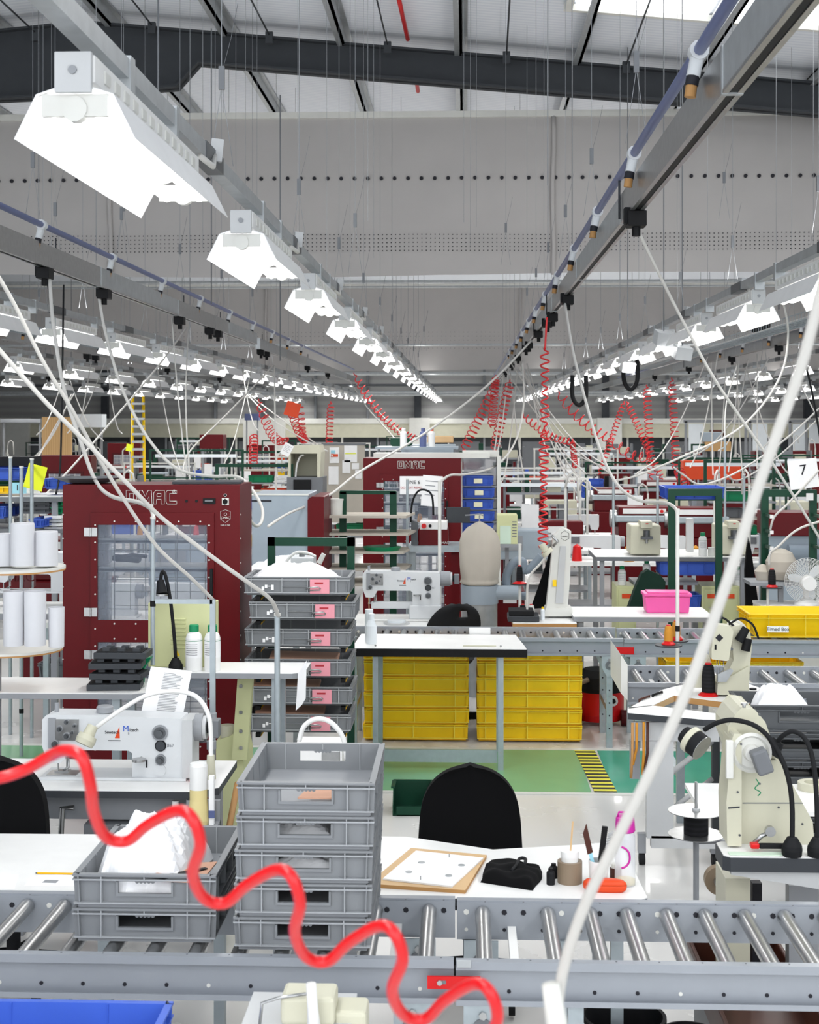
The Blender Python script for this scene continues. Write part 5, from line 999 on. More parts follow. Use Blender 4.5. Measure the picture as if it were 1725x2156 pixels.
c=at(1600,1700,6.6); rt=T('low_table','white low table behind the cord reel at right','table',(c.x-.1,6.7,0)); zq=at(0,1680,6.6).z; MB().box(at(1470,0,6.6).x,2.6,6.5,7.0,zq-.02,zq,'white').obj('tabletop',rt); MB().box(1.2,1.24,6.6,6.64,0,zq-.02,'grey').obj('leg',rt); MB().box(2.4,2.44,6.6,6.64,0,zq-.02,'grey').obj('leg',rt)
# stack of dark grey crates right
dg=tag(crate_mesh(.6,.4,.14,'cratedark',hole=True,ribs=(.1,.5,.9)).obj('plastic_crate'),'','crate')
for i in range(5):
    place(dg,(at(1700,0,7.3).x,7.6,.15+i*.142),0,'dark grey crate %s of the stack at the right edge'%['lowest','second from the bottom','in the middle','second from the top','topmost'][i],'dark crates at the right edge')
tag(MB().box(at(1700,0,7.3).x-.3,at(1700,0,7.3).x+.3,7.4,7.8,0,.149,'grey').obj('crate_trolley',bevel=.01),'low grey trolley under the dark grey crates at right','trolley')
c=at(1705,1500,7.4); tag(bag(c.x-.12,7.55,.15+5*.142-.04,.13,.10,.10,31),'white plastic bags spilling from the dark crate stack at right','bag')
c=at(1712,1665,6.9); tag(MB().lathe([(.04,0),(.07,0),(.07,.035),(.04,.035),(.04,0)],(c.x,6.9,zq+.0),'cream',28).obj('tape_roll'),'cream tape roll lying at the right edge on the low table','tape')
# vacuum cleaner by the conveyor leg
c=at(1268,1565,10.9); x=c.x; rt=T('vacuum_cleaner','red and black round vacuum cleaner on the floor behind the far conveyor leg','vacuum',(x,11.1,0))
MB().lathe([(0,.03),(.17,.03),(.185,.08),(.185,.25),(0,.25)],(x,11.1,0),'red',28).obj('tank',rt); MB().lathe([(.19,.25),(.19,.28),(.17,.36),(.12,.41),(0,.42)],(x,11.1,0),'rubber',28).obj('motor_dome',rt)
for s in (-1,1): MB().cyl((x+s*.15,10.98,.06),(x+s*.19,10.98,.06),.06,'reddark',16).obj('wheel',rt)
MB().tube(spline([(x-.1,10.95,.35),(x-.2,10.9,.3),(x-.22,10.9,.1),(x-.15,10.88,.03)],5),.02,'tapebrown').obj('hose',rt); MB().cyl((x+.08,10.92,.2),(x+.08,10.9,.2),.04,'white',16).cyl((x+.085,10.9,.2),(x+.085,10.89,.2),.018,'black',12).obj('eye_badge',rt)
for i,px in enumerate((1488,1600)): c=at(px,0,10.6); place(yc,(c.x,10.75,FZ-.34 if 0 else .45),0,'yellow crate on the low shelf below the far conveyor, %s one'%['left','right'][i],'yellow crates below the conveyor at right',sc=(.8,.9,1))
tag(MB().box(at(1380,0,10.6).x,3.6,10.55,11.0,.42,.449,'tapebrown').box(1.6,1.64,10.6,10.64,0,.42,'grey').box(3.4,3.44,10.6,10.64,0,.42,'grey').obj('low_shelf'),'low brown shelf under the far conveyor at right carrying yellow crates','shelf')
# ---------------- behind the far conveyor, centre ----------------
def simple_table(px0,px1,py,Y,dep,label,edge='grey',top='white',t=.04,legs=True,name='work_table'):
    a=at(px0,py,Y); b=at(px1,py,Y); rt=T(name,label,'table',((a.x+b.x)/2,Y+dep/2,0)); z=a.z
    MB().box(a.x,b.x,Y,Y+dep,z-.004,z,top).obj('tabletop',rt); MB().box(a.x,b.x,Y,Y+dep,z-t,z-.004,edge).obj('edging',rt)
    if legs:
        for x in (a.x+.06,b.x-.06):
            for y in (Y+.05,Y+dep-.05): MB().box(x-.02,x+.02,y-.02,y+.02,0,z-t,'grey').obj('leg',rt)
    return z
z=simple_table(738,905,1318,11.0,.7,'white table left of the black chair shell, behind the far conveyor'); a=at(868,0,11.35)
sewing('white free arm sewing machine behind the far conveyor, left of the canvas bag',(a.x-.07,11.35,z+.126),freearm=True)
c=at(835,1310,11.1); tag(MB().cyl((c.x,11.12,z),(c.x,11.12,z+.015),.1,'lightgrey',28).cyl((c.x,11.12,z+.015),(c.x,11.12,z+.03),.07,'tote',24).obj('tape_roll'),'pale blue and white tape rolls on the table below the free arm machine','tape')
# black chair shell
c=at(945,1318,11.0); rt=T('plastic_chair','black plastic chair shell seen from behind, left of the dust collector','chair',(c.x,11.0,0))
vs=[];n=16
for j in range(n+1):
    for i in range(n+1):
        u=-1+2*i/n; v=j/n; wv=.21*math.sqrt(max(0,1-(abs(v-.42)/.6)**2.4)); vs.append((c.x+.03+u*wv+.10*(v-.5),10.9+.06*u*u+.05*math.sin(3*v),.50+v*.42))
fs=[(j*(n+1)+i,j*(n+1)+i+1,(j+1)*(n+1)+i+1,(j+1)*(n+1)+i) for j in range(n) for i in range(n) if not(j in(12,13) and i in (9,10,11))]
o=MB().add(vs,fs,'rubber',True).obj('backrest',rt); s=o.modifiers.new('s','SOLIDIFY'); s.thickness=.012
MB().lathe([(0,.44),(.2,.44),(.22,.47),(0,.49)],(c.x-.02,11.2,0),'rubber',20).obj('seat',rt); MB().cyl((c.x-.02,11.2,.05),(c.x-.02,11.2,.44),.03,'rubber').box(c.x-.25,c.x+.21,11.18,11.22,.0,.05,'rubber').box(c.x-.04,c.x+.0,10.97,11.43,.0,.05,'rubber').obj('base',rt)
# dust collector
Y=12.2; rt=T('dust_collector','galvanised dust collector drum topped by a tall canvas filter bag','machine',(at(1010,0,Y).x,Y,0)); x=at(1010,0,Y).x; z0=at(0,1225,Y).z; z1=at(0,1095,Y).z; r=.15
MB().lathe([(0,0),(r,0),(r,z0-.11),(r*1.05,z0-.1)],(x,Y,0),'galv',32).obj('drum',rt); MB().lathe([(r*1.05,z0-.16),(r*1.06,z0-.01),(r*.9,z0)],(x,Y,0),'bluegrey',32).cyl((x,Y-.02,z0-.07),(x+.34,Y-.02,z0-.07),.06,'bluegrey',20).obj('collar',rt)
vs=[];n=40;H=z1-z0
prof=[(.86,0),(.93,.02),(.9,.05),(.88,.08),(.9,.1),(.98,.3),(1,.5),(.97,.68),(.86,.8),(.6,.9),(.25,.97),(.05,1)]
for k,f in prof:
    for i in range(n):
        t=2*PI*i/n; q=1+.03*math.sin(5*t+f*4)+(.02*math.sin(11*t) if f<.1 else 0)-.10*math.exp(-((t-4.7)/.18)**2)*min(1,f*1.4)
        vs.append((x+.175*k*q*math.cos(t),Y+.175*(k*(1-f*.5))*q*math.sin(t),z0+H*f))
b=MB().add(vs,[(q*n+i,q*n+(i+1)%n,(q+1)*n+(i+1)%n,(q+1)*n+i) for q in range(len(prof)-1) for i in range(n)],'canvas',True); b.obj('filter_bag',rt); MB().cyl((x,Y,z1-.01),(x,Y,z1+.05),.006,'grey').tube([(x-.12,Y,z1+.05),(x+.0,Y,z1+.06),(x+.03,Y,z1+.05)],.006,'grey').obj('hanger',rt)
# corrugated hose
pts=spline([at(*q,12.3) for q in ((1112,1255),(1075,1250),(1066,1215),(1082,1185),(1100,1182),(1105,1200),(1118,1195),(1140,1170))],10)
tag(MB().tube(pts,[.034+.004*(i%2) for i in range(len(pts))],'hosegrey',14).obj('extraction_hose'),'grey corrugated extraction hose looping right of the dust collector','hose')
tag(MB().bp(1045,1245,1105,1320,12.6,.4,'redmachine').bp(1060,1257,1088,1270,12.595,.004,'paper').obj('extractor_base'),'dark red machine base with a small white plate behind the thread disc','machine')
rt=poleobj(1095,1148,1320,11.6,.012,'thin white pole with a black thread cone and red disc, by the corrugated hose','offwhite'); c=at(1094,1228,11.6)
tag(MB().cyl((c.x,11.57,c.z-.008),(c.x,11.57,c.z-.001),.07,'darkgrey',24).obj('thread_disc'),'round dark disc under the black thread cone by the corrugated hose','disc'); cone(c.x,11.57,c.z,.026,.12,'coilblack','black thread cone with red base on the pole by the corrugated hose',br=.055)
# leaning white machine and its cloth, lamp, table
z=simple_table(1080,1215,1312,11.0,.5,'white table with wooden edge under the leaning white machine','wood' if 0 else 'woodedge')
Y=11.3; rt=T('splitting_machine','leaning tall white machine column with a shield emblem right of the corrugated hose','machine',(at(1180,0,Y).x,Y,z)); 
MB().pp([(1166,1128),(1185,1112),(1203,1118),(1201,1215),(1195,1285),(1150,1288),(1160,1200)],Y,.14,'offwhite').pp([(1150,1280),(1205,1280),(1207,1298),(1145,1298)],Y-.03,.2,'offwhite').obj('column',rt,bevel=.008); 
MB().pp([(1180,1150),(1192,1150),(1186,1270),(1170,1270)],Y-.012,.011,'lightgrey').bp(1164,1221,1172,1235,Y-.015,.003,'yellow').obj('face_plate',rt); MB().tube([at(1162,1128,Y-.02),at(1175,1140,Y-.04),at(1165,1150,Y-.03)],.012,'steel').obj('linkage',rt)
a=at(1190,1128,Y-.005); text('OMAC',.016,(a.x,Y-.004,a.z-.006),rt,'ink'); MB().tube([(a.x+.035*math.cos(q*PI/3+PI/6),Y-.003,a.z+.04*math.sin(q*PI/3+PI/6)) for q in range(7)],.0015,'ink',4).obj('emblem',rt)
tag(MB().pp([(1166,1130),(1172,1200),(1150,1280),(1118,1282),(1150,1190)],11.5,.04,'blackcloth').obj('black_cover'),'black cloth cover hanging beside the leaning white machine','cover')
a=at(1138,1150,11.1); tag(MB().cyl(at(1141,1146,11.1),at(1150,1160,11.1),.025,'cream',18,.03).cyl(at(1150,1160,11.1),at(1155,1166,11.1),.045,'cream',20,.05).tube(spline([at(*q,11.15) for q in ((1155,1165),(1140,1185),(1115,1215),(1110,1260),(1112,1310))],5),.009,'cable').obj('work_lamp'),'cream lamp head on a white arm beside the leaning white machine','lamp')
a=at(1103,1290,11.05); tag(MB().box(a.x-.12,a.x+.12,11.05,11.3,z+.001,z+.045,'darkgrey').box(a.x-.11,a.x+.08,11.06,11.28,z+.045,z+.085,'rubber').obj('weight_blocks',bevel=.006),'dark rubber blocks on the wood edged table below the hose','block')
for i,(px,m,l) in enumerate(((1101,'rubber','dark thread spool with red top behind the dark rubber blocks'),(1119,'offwhite','white thread spool with red top behind the dark rubber blocks'))): c=at(px,0,11.35); cone(c.x,11.36,z,.026,.075,m,l)
c=at(1143,0,11.2); bottle(c.x,11.2,z,.016,.1,'small bottle with yellow nozzle at the foot of the leaning white machine','yellow','tote',False)
z=simple_table(1208,1505,1298,11.1,.6,'long white table carrying the pink plastic box'); 
a=at(1359,1297,11.3); b2=at(1455,1297,11.3); rt=T('plastic_box','bright pink plastic box with lid on the long white table','box',((a.x+b2.x)/2,11.4,z)); b=MB().box(a.x,b2.x,11.3,11.5,z,z+.13,'pinkplastic',.012).obj('body',rt,bevel=.012); MB().box(a.x-.01,b2.x+.01,11.29,11.51,z+.131,z+.155,'pinkplastic').box(a.x+.02,b2.x-.02,11.31,11.49,z+.155,z+.165,'pinkplastic').obj('lid',rt,bevel=.008)
tag(MB().cyl((at(1505,0,11.5).x-1.3,11.95,z-.09),(at(1470,0,11.5).x,11.95,z-.09),.05,'floorteal',16).box(at(1250,0,11.95).x,at(1250,0,11.95).x+.04,11.93,11.97,0,z-.13,'grey').box(at(1440,0,11.95).x,at(1440,0,11.95).x+.04,11.93,11.97,0,z-.13,'grey').obj('fabric_roll'),'green rolled tube behind the long white table','roll')
# green shelf rack centre with wooden trays
Y=12.6; rt=T('tray_rack','dark green rack with pale wooden tray shelves in front of the middle red cabinet','rack',(at(775,0,Y).x,Y,0)); g='green'
for px in (722,828): a=at(px,1035,Y); MB().box(a.x-.03,a.x+.03,Y,Y+.05,0,a.z,g).obj('upright',rt)
a=at(716,1033,Y); b2=at(834,1041,Y); MB().box(a.x,b2.x,Y,Y+.05,b2.z,a.z,g).obj('top_bar',rt)
for py,x0,x1 in ((1085,664,856),(1122,672,860),(1160,670,850),(1196,668,850),(1228,740,850)):
    a=at(x0,py,Y-.1); b2=at(x1,py,Y-.1); MB().slab([(a.x,Y-.15),(b2.x,Y-.15),(b2.x+.06,Y+.35),(a.x-.0,Y+.35)],a.z-.02,a.z,'canvas').obj('tray_shelf',rt)
c=at(803,1155,12.5); tag(MB().lathe([(0,0),(.14,.0),(.17,.04),(.14,.045),(0,.02)],(c.x,12.6,at(0,1160,12.5).z+.001),'greenbright',24).obj('green_dish'),'green dish on a shelf of the wooden tray rack','dish')
c=at(707,1078,12.55); zz=at(0,1085,12.5).z; tag(MB().lathe([(0,0),(.055,0),(.062,.13),(.066,.13),(.066,.145),(0,.145)],(c.x,12.6,zz+.001),'offwhite',24).obj('bucket'),'small white bucket on the top shelf of the wooden tray rack','bucket')
# red motor head with control panel
Y=12.9; rt=T('press_machine','dark red press head with a white control panel and red emergency button','machine',(at(905,0,Y).x,Y,0))
MB().bp(881,1113,944,1150,Y,.3,'redmachine').obj('body',rt,bevel=.01); MB().bp(884,1099,942,1115,Y-.01,.29,'white').obj('control_panel',rt,bevel=.004); a=at(893,1107,Y); MB().cyl((a.x,Y-.04,a.z),(a.x,Y-.01,a.z),.022,'red',16).obj('emergency_button',rt); a=at(906,1107,Y); MB().cyl((a.x,Y-.03,a.z),(a.x,Y-.01,a.z),.014,'black',12).obj('knob',rt)
MB().bp(860,1150,968,1162,Y-.1,.5,'zinc').bp(860,1162,875,1330,Y,.1,'zinc').bp(950,1162,968,1330,Y,.1,'redmachine').obj('base',rt); MB().pp([(866,1095),(880,1100),(880,1150),(866,1150)],Y+.02,.1,'darksteel').obj('gear_wheel',rt,bevel=.005)
text('OMAC',.03,(at(935,1138,Y).x,Y-.003,at(0,1140,Y).z),rt,'offwhite')
poleobj(926,1015,1320,11.8,.014,'white pole with a cable entering its top beside the free arm machine','offwhite')
tag(MB().tube(spline([at(*q,12.8) for q in ((865,1100),(868,1060),(880,1035),(897,1032),(910,1045),(913,1085))],6),.009,'rubber').obj('gooseneck_lamp'),'black gooseneck arching over the red press head','lamp')
notice(886,1002,928,1066,14.3,'white notice with small icons hanging before the middle red cabinet',tilt=.08,mk=4)
tag(MB().bp(941,1068,990,1101,13.2,.03,'darkgrey').obj('dark_screen',bevel=.003),'dark flat panel beside the blue crate tower','panel')
# blue crates tower
bb=T('blue_crate','','crate'); crate_mesh(.34,.3,.105,'blue',hole=False,inner='blue',ribs=(.15,.85)).obj('body',bb); MB().box(-.04,.05,-.156,-.149,.03,.08,'label').obj('card',bb)
for i in range(5): c=at(1006+2*(i%2),0,15.2); place(bb,(c.x,15.35,at(0,1018+24.5*i,15.2).z-.02),0,'blue crate with pale card in the tower beside the middle cabinet, %s'%['topmost','second from the top','middle one','second from the bottom','lowest'][i],'blue crate tower')
Y=15.2; a=at(974,962,Y); b2=at(1051,962,Y); rt=T('crate_tower_frame','white frame with clear plastic cover around the blue crate tower','rack',((a.x+b2.x)/2,15.4,0))
MB().box(a.x-.02,a.x,Y,Y+.03,0,a.z,'offwhite').box(b2.x-.02,b2.x+.02,Y,Y+.5,0,a.z,'offwhite').box(a.x,b2.x,Y,Y+.5,a.z,a.z+.06,'offwhite').obj('frame',rt); MB().box(a.x+.01,b2.x-.02,Y+.49,Y+.495,.8,a.z,'plastic').obj('plastic_cover',rt)
for i in range(5): MB().box(a.x,b2.x-.02,Y+.1,Y+.4,at(0,1018+24.5*i,15.2).z-.035,at(0,1018+24.5*i,15.2).z-.021,'galv').obj('shelf',rt)
Y=13.0; rt=T('control_box','pale green control box with a green note beside the blue crates','box',(at(1068,0,Y).x,Y,0)); MB().bp(1047,1084,1090,1146,Y,.25,'palegreen').obj('casing',rt,bevel=.006); MB().bp(1053,1107,1076,1145,Y-.006,.004,'notegreen').obj('note',rt); MB().bp(1042,1146,1092,1153,Y-.03,.35,'grey').bp(1064,1153,1072,1425,Y+.1,.05,'grey').obj('stand',rt)
b=MB()
for k in range(6): b.bp(1079,1098+k*6,1088,1100+k*6,Y-.004,.003,'midgrey')
b.obj('louvre',rt)
# blue grey machine with red end, left centre
Y=12.0; rt=T('large_grey_machine','large blue grey machine cabinet with a dark red end right of the left red cabinet','machine',(at(590,0,Y).x,Y,0))
MB().bp(530,1040,650,1330,Y,.7,'bluegrey').obj('body',rt,bevel=.01); MB().pp([(648,1052),(656,1046),(682,1046),(682,1330),(648,1330)],Y-.03,.73,'redmachine').obj('end_panel',rt,bevel=.01); MB().bp(530,1053,572,1056,Y-.005,.004,'ink').bp(530,1040,650,1043,Y-.01,.02,'offwhite').obj('slot',rt)
simple_table(505,640,1208,10.2,.9,'white table behind the crate rack with paper and a small white machine'); a=at(600,1208,10.3)
tag(bag(a.x,10.5,a.z,.22,.2,.12,44),'white paper bags on the table behind the green rack','bag')
tag(MB().box(at(612,0,10.25).x,at(660,0,10.25).x,10.25,10.45,at(0,1208,10.2).z+.001,at(0,1172,10.25).z,'greymachine').cyl(at(636,1172,10),at(636,1164,10),.02,'grey').tube(spline([at(*q,9.95) for q in ((600,1208),(605,1180),(625,1163),(650,1165),(665,1172))],5),.011,'white').cyl(at(672,1186,9.9),at(682,1166,9.9),.02,'offwhite',14,.016).obj('overlock_machine',bevel=.006),'small white machine with lamp rising behind the top rack crate','machine')
# ---------------- right middle ----------------
Y=13.2; z=simple_table(1255,1580,1172,Y,.8,'long worktable on cream legs carrying two cream stamping machines','midgrey',top='white')
for i,(x0,x1) in enumerate(((1328,1392),(1512,1576))):
    rt=T('stamping_machine','cream stamping machine with a chrome head, %s of two on the long worktable'%['left','right'][i],'machine',(at((x0+x1)/2,0,Y).x,Y+.1,z))
    MB().bp(x0,1106,x1,1168,Y+.1,.35,'cream').obj('casing',rt,bevel=.015); MB().bp(x0+22,1098,x0+46,1112,Y+.05,.2,'cream').bp(x0+32,1102,x0+38,1104,Y+.045,.004,'red').obj('top_box',rt,bevel=.006)
    c=at(x0+34,1128,Y+.08); MB().cyl((c.x,Y+.08,c.z-.03),(c.x,Y+.08,c.z+.05),.03,'darksteel',16).cyl((c.x,Y+.08,c.z-.07),(c.x,Y+.08,c.z-.03),.012,'steel').box(c.x-.05,c.x+.05,Y+.03,Y+.1,c.z-.03,c.z-.005,'darksteel').obj('chrome_head',rt)
a=at(1460,0,Y); tag(MB().bp(1447,1092,1461,1162,Y+.05,.08,'white').obj('white_post',bevel=.004),'plain white upright block between the two stamping machines','block')
c=at(1484,0,Y); bottle(c.x,Y+.1,z,.038,.215,'white bottle with green cap between the two stamping machines')
c=at(1502,0,Y); tag(MB().cyl((c.x,Y+.1,z),(c.x,Y+.1,z+.08),.03,'offwhite',18).obj('paste_cup'),'plain white cup right of the bottle between the stamping machines','cup')
for i,(x0,x1) in enumerate(((1298,1340),(1478,1558))):
    rt=T('drawer_cabinet','pale cream steel cabinet under the long worktable, %s one'%['left','right'][i],'cabinet',(at((x0+x1)/2,0,Y).x,Y+.1,0)); a=at(x0,1234,Y+.1); b2=at(x1,0,Y+.1)
    MB().box(a.x,b2.x,Y+.1,Y+.5,0,a.z,'palegreen').obj('body',rt,bevel=.005); MB().box(a.x+.02,b2.x-.02,Y+.09,Y+.099,0.1,a.z-.03,'palegreen').obj('door',rt,bevel=.003); MB().box(a.x+.05,b2.x-.05,Y+.084,Y+.0889,a.z-.11,a.z-.07,'orange').obj('orange_label',rt); MB().box(a.x+.06,a.x+.12,Y+.075,Y+.0889,a.z-.2,a.z-.19,'cream').obj('handle',rt)
for i,(px,nm) in enumerate(((1310,'leftmost, above the left cream cabinet'),(1362,'beside the green cloth'),(1553,'rightmost'))): c=at(px,0,Y+.2); bottle(c.x,Y+.2,at(0,1234,Y+.1).z if i!=1 else .82,.037,.2,'white bottle under the long worktable, '+nm)
tag(MB().box(at(1340,0,Y).x,at(1478,0,Y).x,Y+.2,Y+.6,.79,.82,'grey').obj('under_shelf'),'grey shelf between the two cream cabinets','shelf')
tag(MB().add([],[],'greencloth').pp([(1322,1285),(1338,1240),(1352,1208),(1365,1200),(1392,1212),(1402,1225),(1400,1250),(1385,1285)],12.3,.12,'greencloth').cyl((at(1360,0,12.3).x,12.295,at(0,1247,12.3).z),(at(1360,0,12.3).x,12.299,at(0,1247,12.3).z),.02,'lightgrey',16).obj('green_jacket',bevel=.03),'dark green jacket with a small round emblem draped under the worktable','jacket')
tag(MB().pp([(1576,1130),(1583,1160),(1600,1290),(1572,1296),(1570,1200)],12.9,.06,'blackcloth').obj('black_jacket',bevel=.012),'black cloth hanging from the right end of the long worktable','cloth')
def tray(px0,px1,py0,py1,Y,dep,m,label,parent=None):
    a=at(px0,py1,Y); b=at(px1,py0,Y); h=b.z-a.z; o=crate_mesh(b.x-a.x,dep,h,m,hole=False,inner=m,ribs=(.2,.5,.8)).obj('plastic_crate'); o.location=((a.x+b.x)/2,Y+dep/2,a.z); return tag(o,label,'crate')
tray(1390,1508,1183,1212,13.25,.35,'blue','wide blue tray on the shelf below the long worktable'); tray(1440,1478,1253,1285,13.3,.3,'blue','blue crate standing low behind the pink box')
# green frames
def frame(px0,px1,py0,py1,Y,label,arms=0):
    rt=T('rack_frame',label,'rack',(at((px0+px1)/2,0,Y).x,Y,0)); a=at(px0,py0,Y); b=at(px1,py0,Y); w=.03
    MB().box(a.x,a.x+2*w,Y,Y+.05,0,a.z,'green').obj('upright',rt); MB().box(b.x-2*w,b.x,Y,Y+.05,0,a.z,'green').obj('upright',rt); MB().box(a.x,b.x,Y-.001,Y+.051,a.z,a.z+2*w,'green').obj('top_bar',rt)
    for k in range(arms):
        z=a.z-.15-k*.13
        for x in (a.x+w,b.x-w): MB().box(x-.012,x+.012,Y-.25,Y,z-.012,z+.012,'green').box(x-.014,x+.014,Y-.27,Y-.25,z-.014,z+.014,'white').obj('bracket_arm',rt)
    return rt
fq=frame(1408,1522,1044,1300,12.7,'dark green rack frame with a blue tray behind its top bar'); MB().bp(1412,1052,1520,1054,12.78,.42,'green').obj('tray_support',fq); tray(1400,1527,1026,1052,12.8,.4,'blue','wide blue tray on top of the dark green frame at right')
frame(1604,1721,1046,1300,12.3,'dark green rack frame with bracket arms at the far right',5)
a=at(1705,1046,12.28); tag(MB().box(a.x-.03,a.x+.03,12.27,12.275,a.z-.03,a.z+.03,'white').obj('white_tag'),'small white tag on the top bar of the rightmost green frame','tag')
Y=14.8; rt=T('long_red_machine','long dark red machine over a grey drum inside the rightmost green frame','machine',(at(1690,0,Y).x,Y,0)); MB().bp(1615,1080,1760,1129,Y,.5,'redmachine').obj('hood',rt,bevel=.008); MB().bp(1615,1129,1760,1400,Y+.05,.4,'bluegrey').obj('base',rt); MB().cyl(at(1660,1165,Y-.1),at(1800,1165,Y-.1),.09,'hosegrey',20).obj('drum',rt)
c=at(1648,1190,12.0); tag(MB().lathe([(0,-.13),(.08,-.12),(.12,-.05),(.125,.03),(.09,.1),(.03,.13),(0,.135)],(c.x,12.05,c.z),'canvas',28).lathe([(0,-.09),(.05,-.08),(.07,0),(.03,.05),(0,.06)],(c.x-.14,12.1,c.z-.06),'canvas',20).obj('cloth_sack',bevel=0),'round cream cloth sack in front of the rightmost green frame','sack')
tag(MB().box(c.x-.28,c.x+.2,11.9,12.25,c.z-.16,c.z-.132,'grey').box(c.x-.02,c.x+.02,12.05,12.09,0,c.z-.16,'grey').obj('sack_stand'),'grey stand under the cream cloth sack','stand')
c=at(1626,1236,11.6); tag(MB().cyl((c.x,11.6,c.z-.008),(c.x,11.6,c.z-.001),.08,'darkgrey',26).cyl((c.x-.03,11.62,0),(c.x-.03,11.62,c.z-.008),.01,'offwhite').obj('thread_stand'),'thread stand with a dark disc beside the white fan','stand'); cone(c.x,11.6,c.z,.03,.12,'coilblack','black thread cone with red base beside the white fan',br=.045)
# fan on a box
Y=11.9; c=at(1700,1222,Y); z0=at(0,1297,Y).z; rt=T('desk_fan','white desk fan with round wire grille at the right edge','fan',(c.x,Y+.05,z0-.0)); zb_=at(0,1255,Y).z; z0=zb_-.04
g=MB(); rr=.185
for k in range(14): g.tube([(c.x+rr*(.25+.75*k/13)*math.cos(t*PI/16),Y-.05+.03*(k/13)**2,c.z+rr*(.25+.75*k/13)*math.sin(t*PI/16)) for t in range(33)],.0022,'white',4)
for k in range(40): t=2*PI*k/40; g.tube([(c.x+.04*math.cos(t),Y-.05,c.z+.04*math.sin(t)),(c.x+rr*math.cos(t),Y-.02,c.z+rr*math.sin(t)),(c.x+.1*math.cos(t),Y+.08,c.z+.1*math.sin(t))],.0018,'white',4)
g.obj('grille',rt)
for k in range(3):
    t=k*2*PI/3+.4; bl=MB(); ps=[]
    for q in range(9): a_=t+q*.11; r_=.16*math.sin(.35+q*.3); ps.append((c.x+r_*math.cos(a_),c.z+r_*math.sin(a_)))
    bl.prism([(c.x,c.z)]+ps,Y,Y+.006,'tote'); bl.obj('blade',rt)
MB().cyl((c.x,Y-.1,c.z-.02),(c.x,Y-.0,c.z-.02),.055,'white',24,.065).obj('motor',rt); MB().cyl((c.x,Y+.02,z0),(c.x,Y+.02,c.z-.05),.02,'white',14,.03).lathe([(0,0),(.1,0),(.1,.02),(.03,.05)],(c.x,Y+.02,z0),'white',24).obj('stand',rt)
tag(MB().box(at(1612,0,11.7).x,at(1612,0,11.7).x+.9,11.7,12.2,0,z0-.02,'offwhite').box(at(1612,0,11.7).x-.005,at(1612,0,11.7).x+.9,11.69,12.2,z0-.02,z0-.001,'white').box(at(1641,0,11.69).x-.006,at(1641,0,11.69).x+.006,11.695,11.7,0,z0-.02,'woodedge').obj('white_chest'),'white chest with plywood edge under the desk fan','chest')
rt=notice(1665,968,1727,1028,12.2,'white board with a large black number 7 at the right edge',[('7',.62,.5,'ink')],tilt=-.12)
tag(MB().bp(1440,1112,1452,1113,12,.01,'steel').obj('spare_rod'),'thin steel rod near the right frame','rod') if 0 else None
# ---------------- left edge, middle distance ----------------
Y=11.0; simple_table(-160,128,1045,Y,.6,'long grey topped shelf bench at left holding bins and the yellow note','midgrey'); simple_table(-160,130,1290,9.2,.6,'white table low at the left edge behind the white tubes')
tray(-60,45,985,1012,Y+.1,.35,'blue','blue crate on the bench at the left edge, upper'); tray(-60,40,1012,1024,Y+.05,.3,'green','green crate below the upper blue crate at the left edge'); tray(-60,22,1024,1040,Y,.3,'yellow','yellow tray at the far left on the bench'); tray(90,148,1008,1030,Y+.2,.3,'blue','blue crate behind the yellow note')
tag(MB().bp(-60,962,68,982,Y+.3,.25,'rubber').obj('black_box'),'long black box standing over the blue crates at the left edge','box')
notice(26,1016,56,1039,Y-.05,'light blue card with the number 10 at the left edge',[('10',.5,.75,'ink')],m='lightblue'); notice(56,1028,84,1038,Y-.06,'small white card right of the 10 card')
o=notice(48,978,88,1030,Y-.15,'large yellow paper note hanging tilted at left',m='stickyyellow',mk=0,tilt=.25)
o=notice(264,935,278,950,16,'small yellow paper note hanging behind the left red cabinet',m='stickyyellow',mk=0,tilt=.2)
for i,(y0,m) in enumerate(((1052,'midgrey'),(1062,'midgrey'),(1072,'midgrey'))): tray(40,108,y0,y0+10,Y+.1,.35,m,'grey crate under the left bench shelf, %s'%['topmost','middle','lowest'][i])
for i,y0 in enumerate((1052,1068)): tray(106,134,y0,y0+15,Y+.1,.35,'greenbright','bright green crate under the left bench, %s'%['upper','lower'][i])
tray(-60,12,1066,1092,Y,.4,'blue','blue crate low at the left edge by the white cylinders'); tray(60,92,1093,1112,Y-.2,.4,'blue','blue crate low beside the stack of wire books')
tag(MB().box(at(40,0,Y).x-1,at(134,0,Y).x,Y,Y+.6,at(0,1114,Y).z-.03,at(0,1114,Y).z,'midgrey').box(at(134,0,Y).x-.04,at(134,0,Y).x,Y+.05,Y+.1,0,at(0,1114,Y).z-.03,'grey').obj('lower_shelf'),'lower grey shelf of the left bench','shelf')
for k in range(4): tag(MB().bp(93,1086+k*8,128,1092+k*8,Y+.02,.2,'lightgrey' if k%2 else 'white').obj('ring_binder'),'stacked ring binder left of the large cabinet, %s'%['topmost','second from the top','third from the top','lowest'][k],'binder','stacked ring binders')
a=at(90,1242,9.6); MBq=sewing('white sewing machine behind the white tubes at the left edge',(a.x,9.6,a.z),detail=False)
tag(MB().bp(-40,1190,50,1245,10.2,.3,'redmachine').obj('red_machine_casing',bevel=.01),'dark red machine casing at the left edge behind the tubes','machine'); text('OMAC',.1,tuple(at(30,1215,10.19)),bpy.data.objects['red_machine_casing'],'reddark')
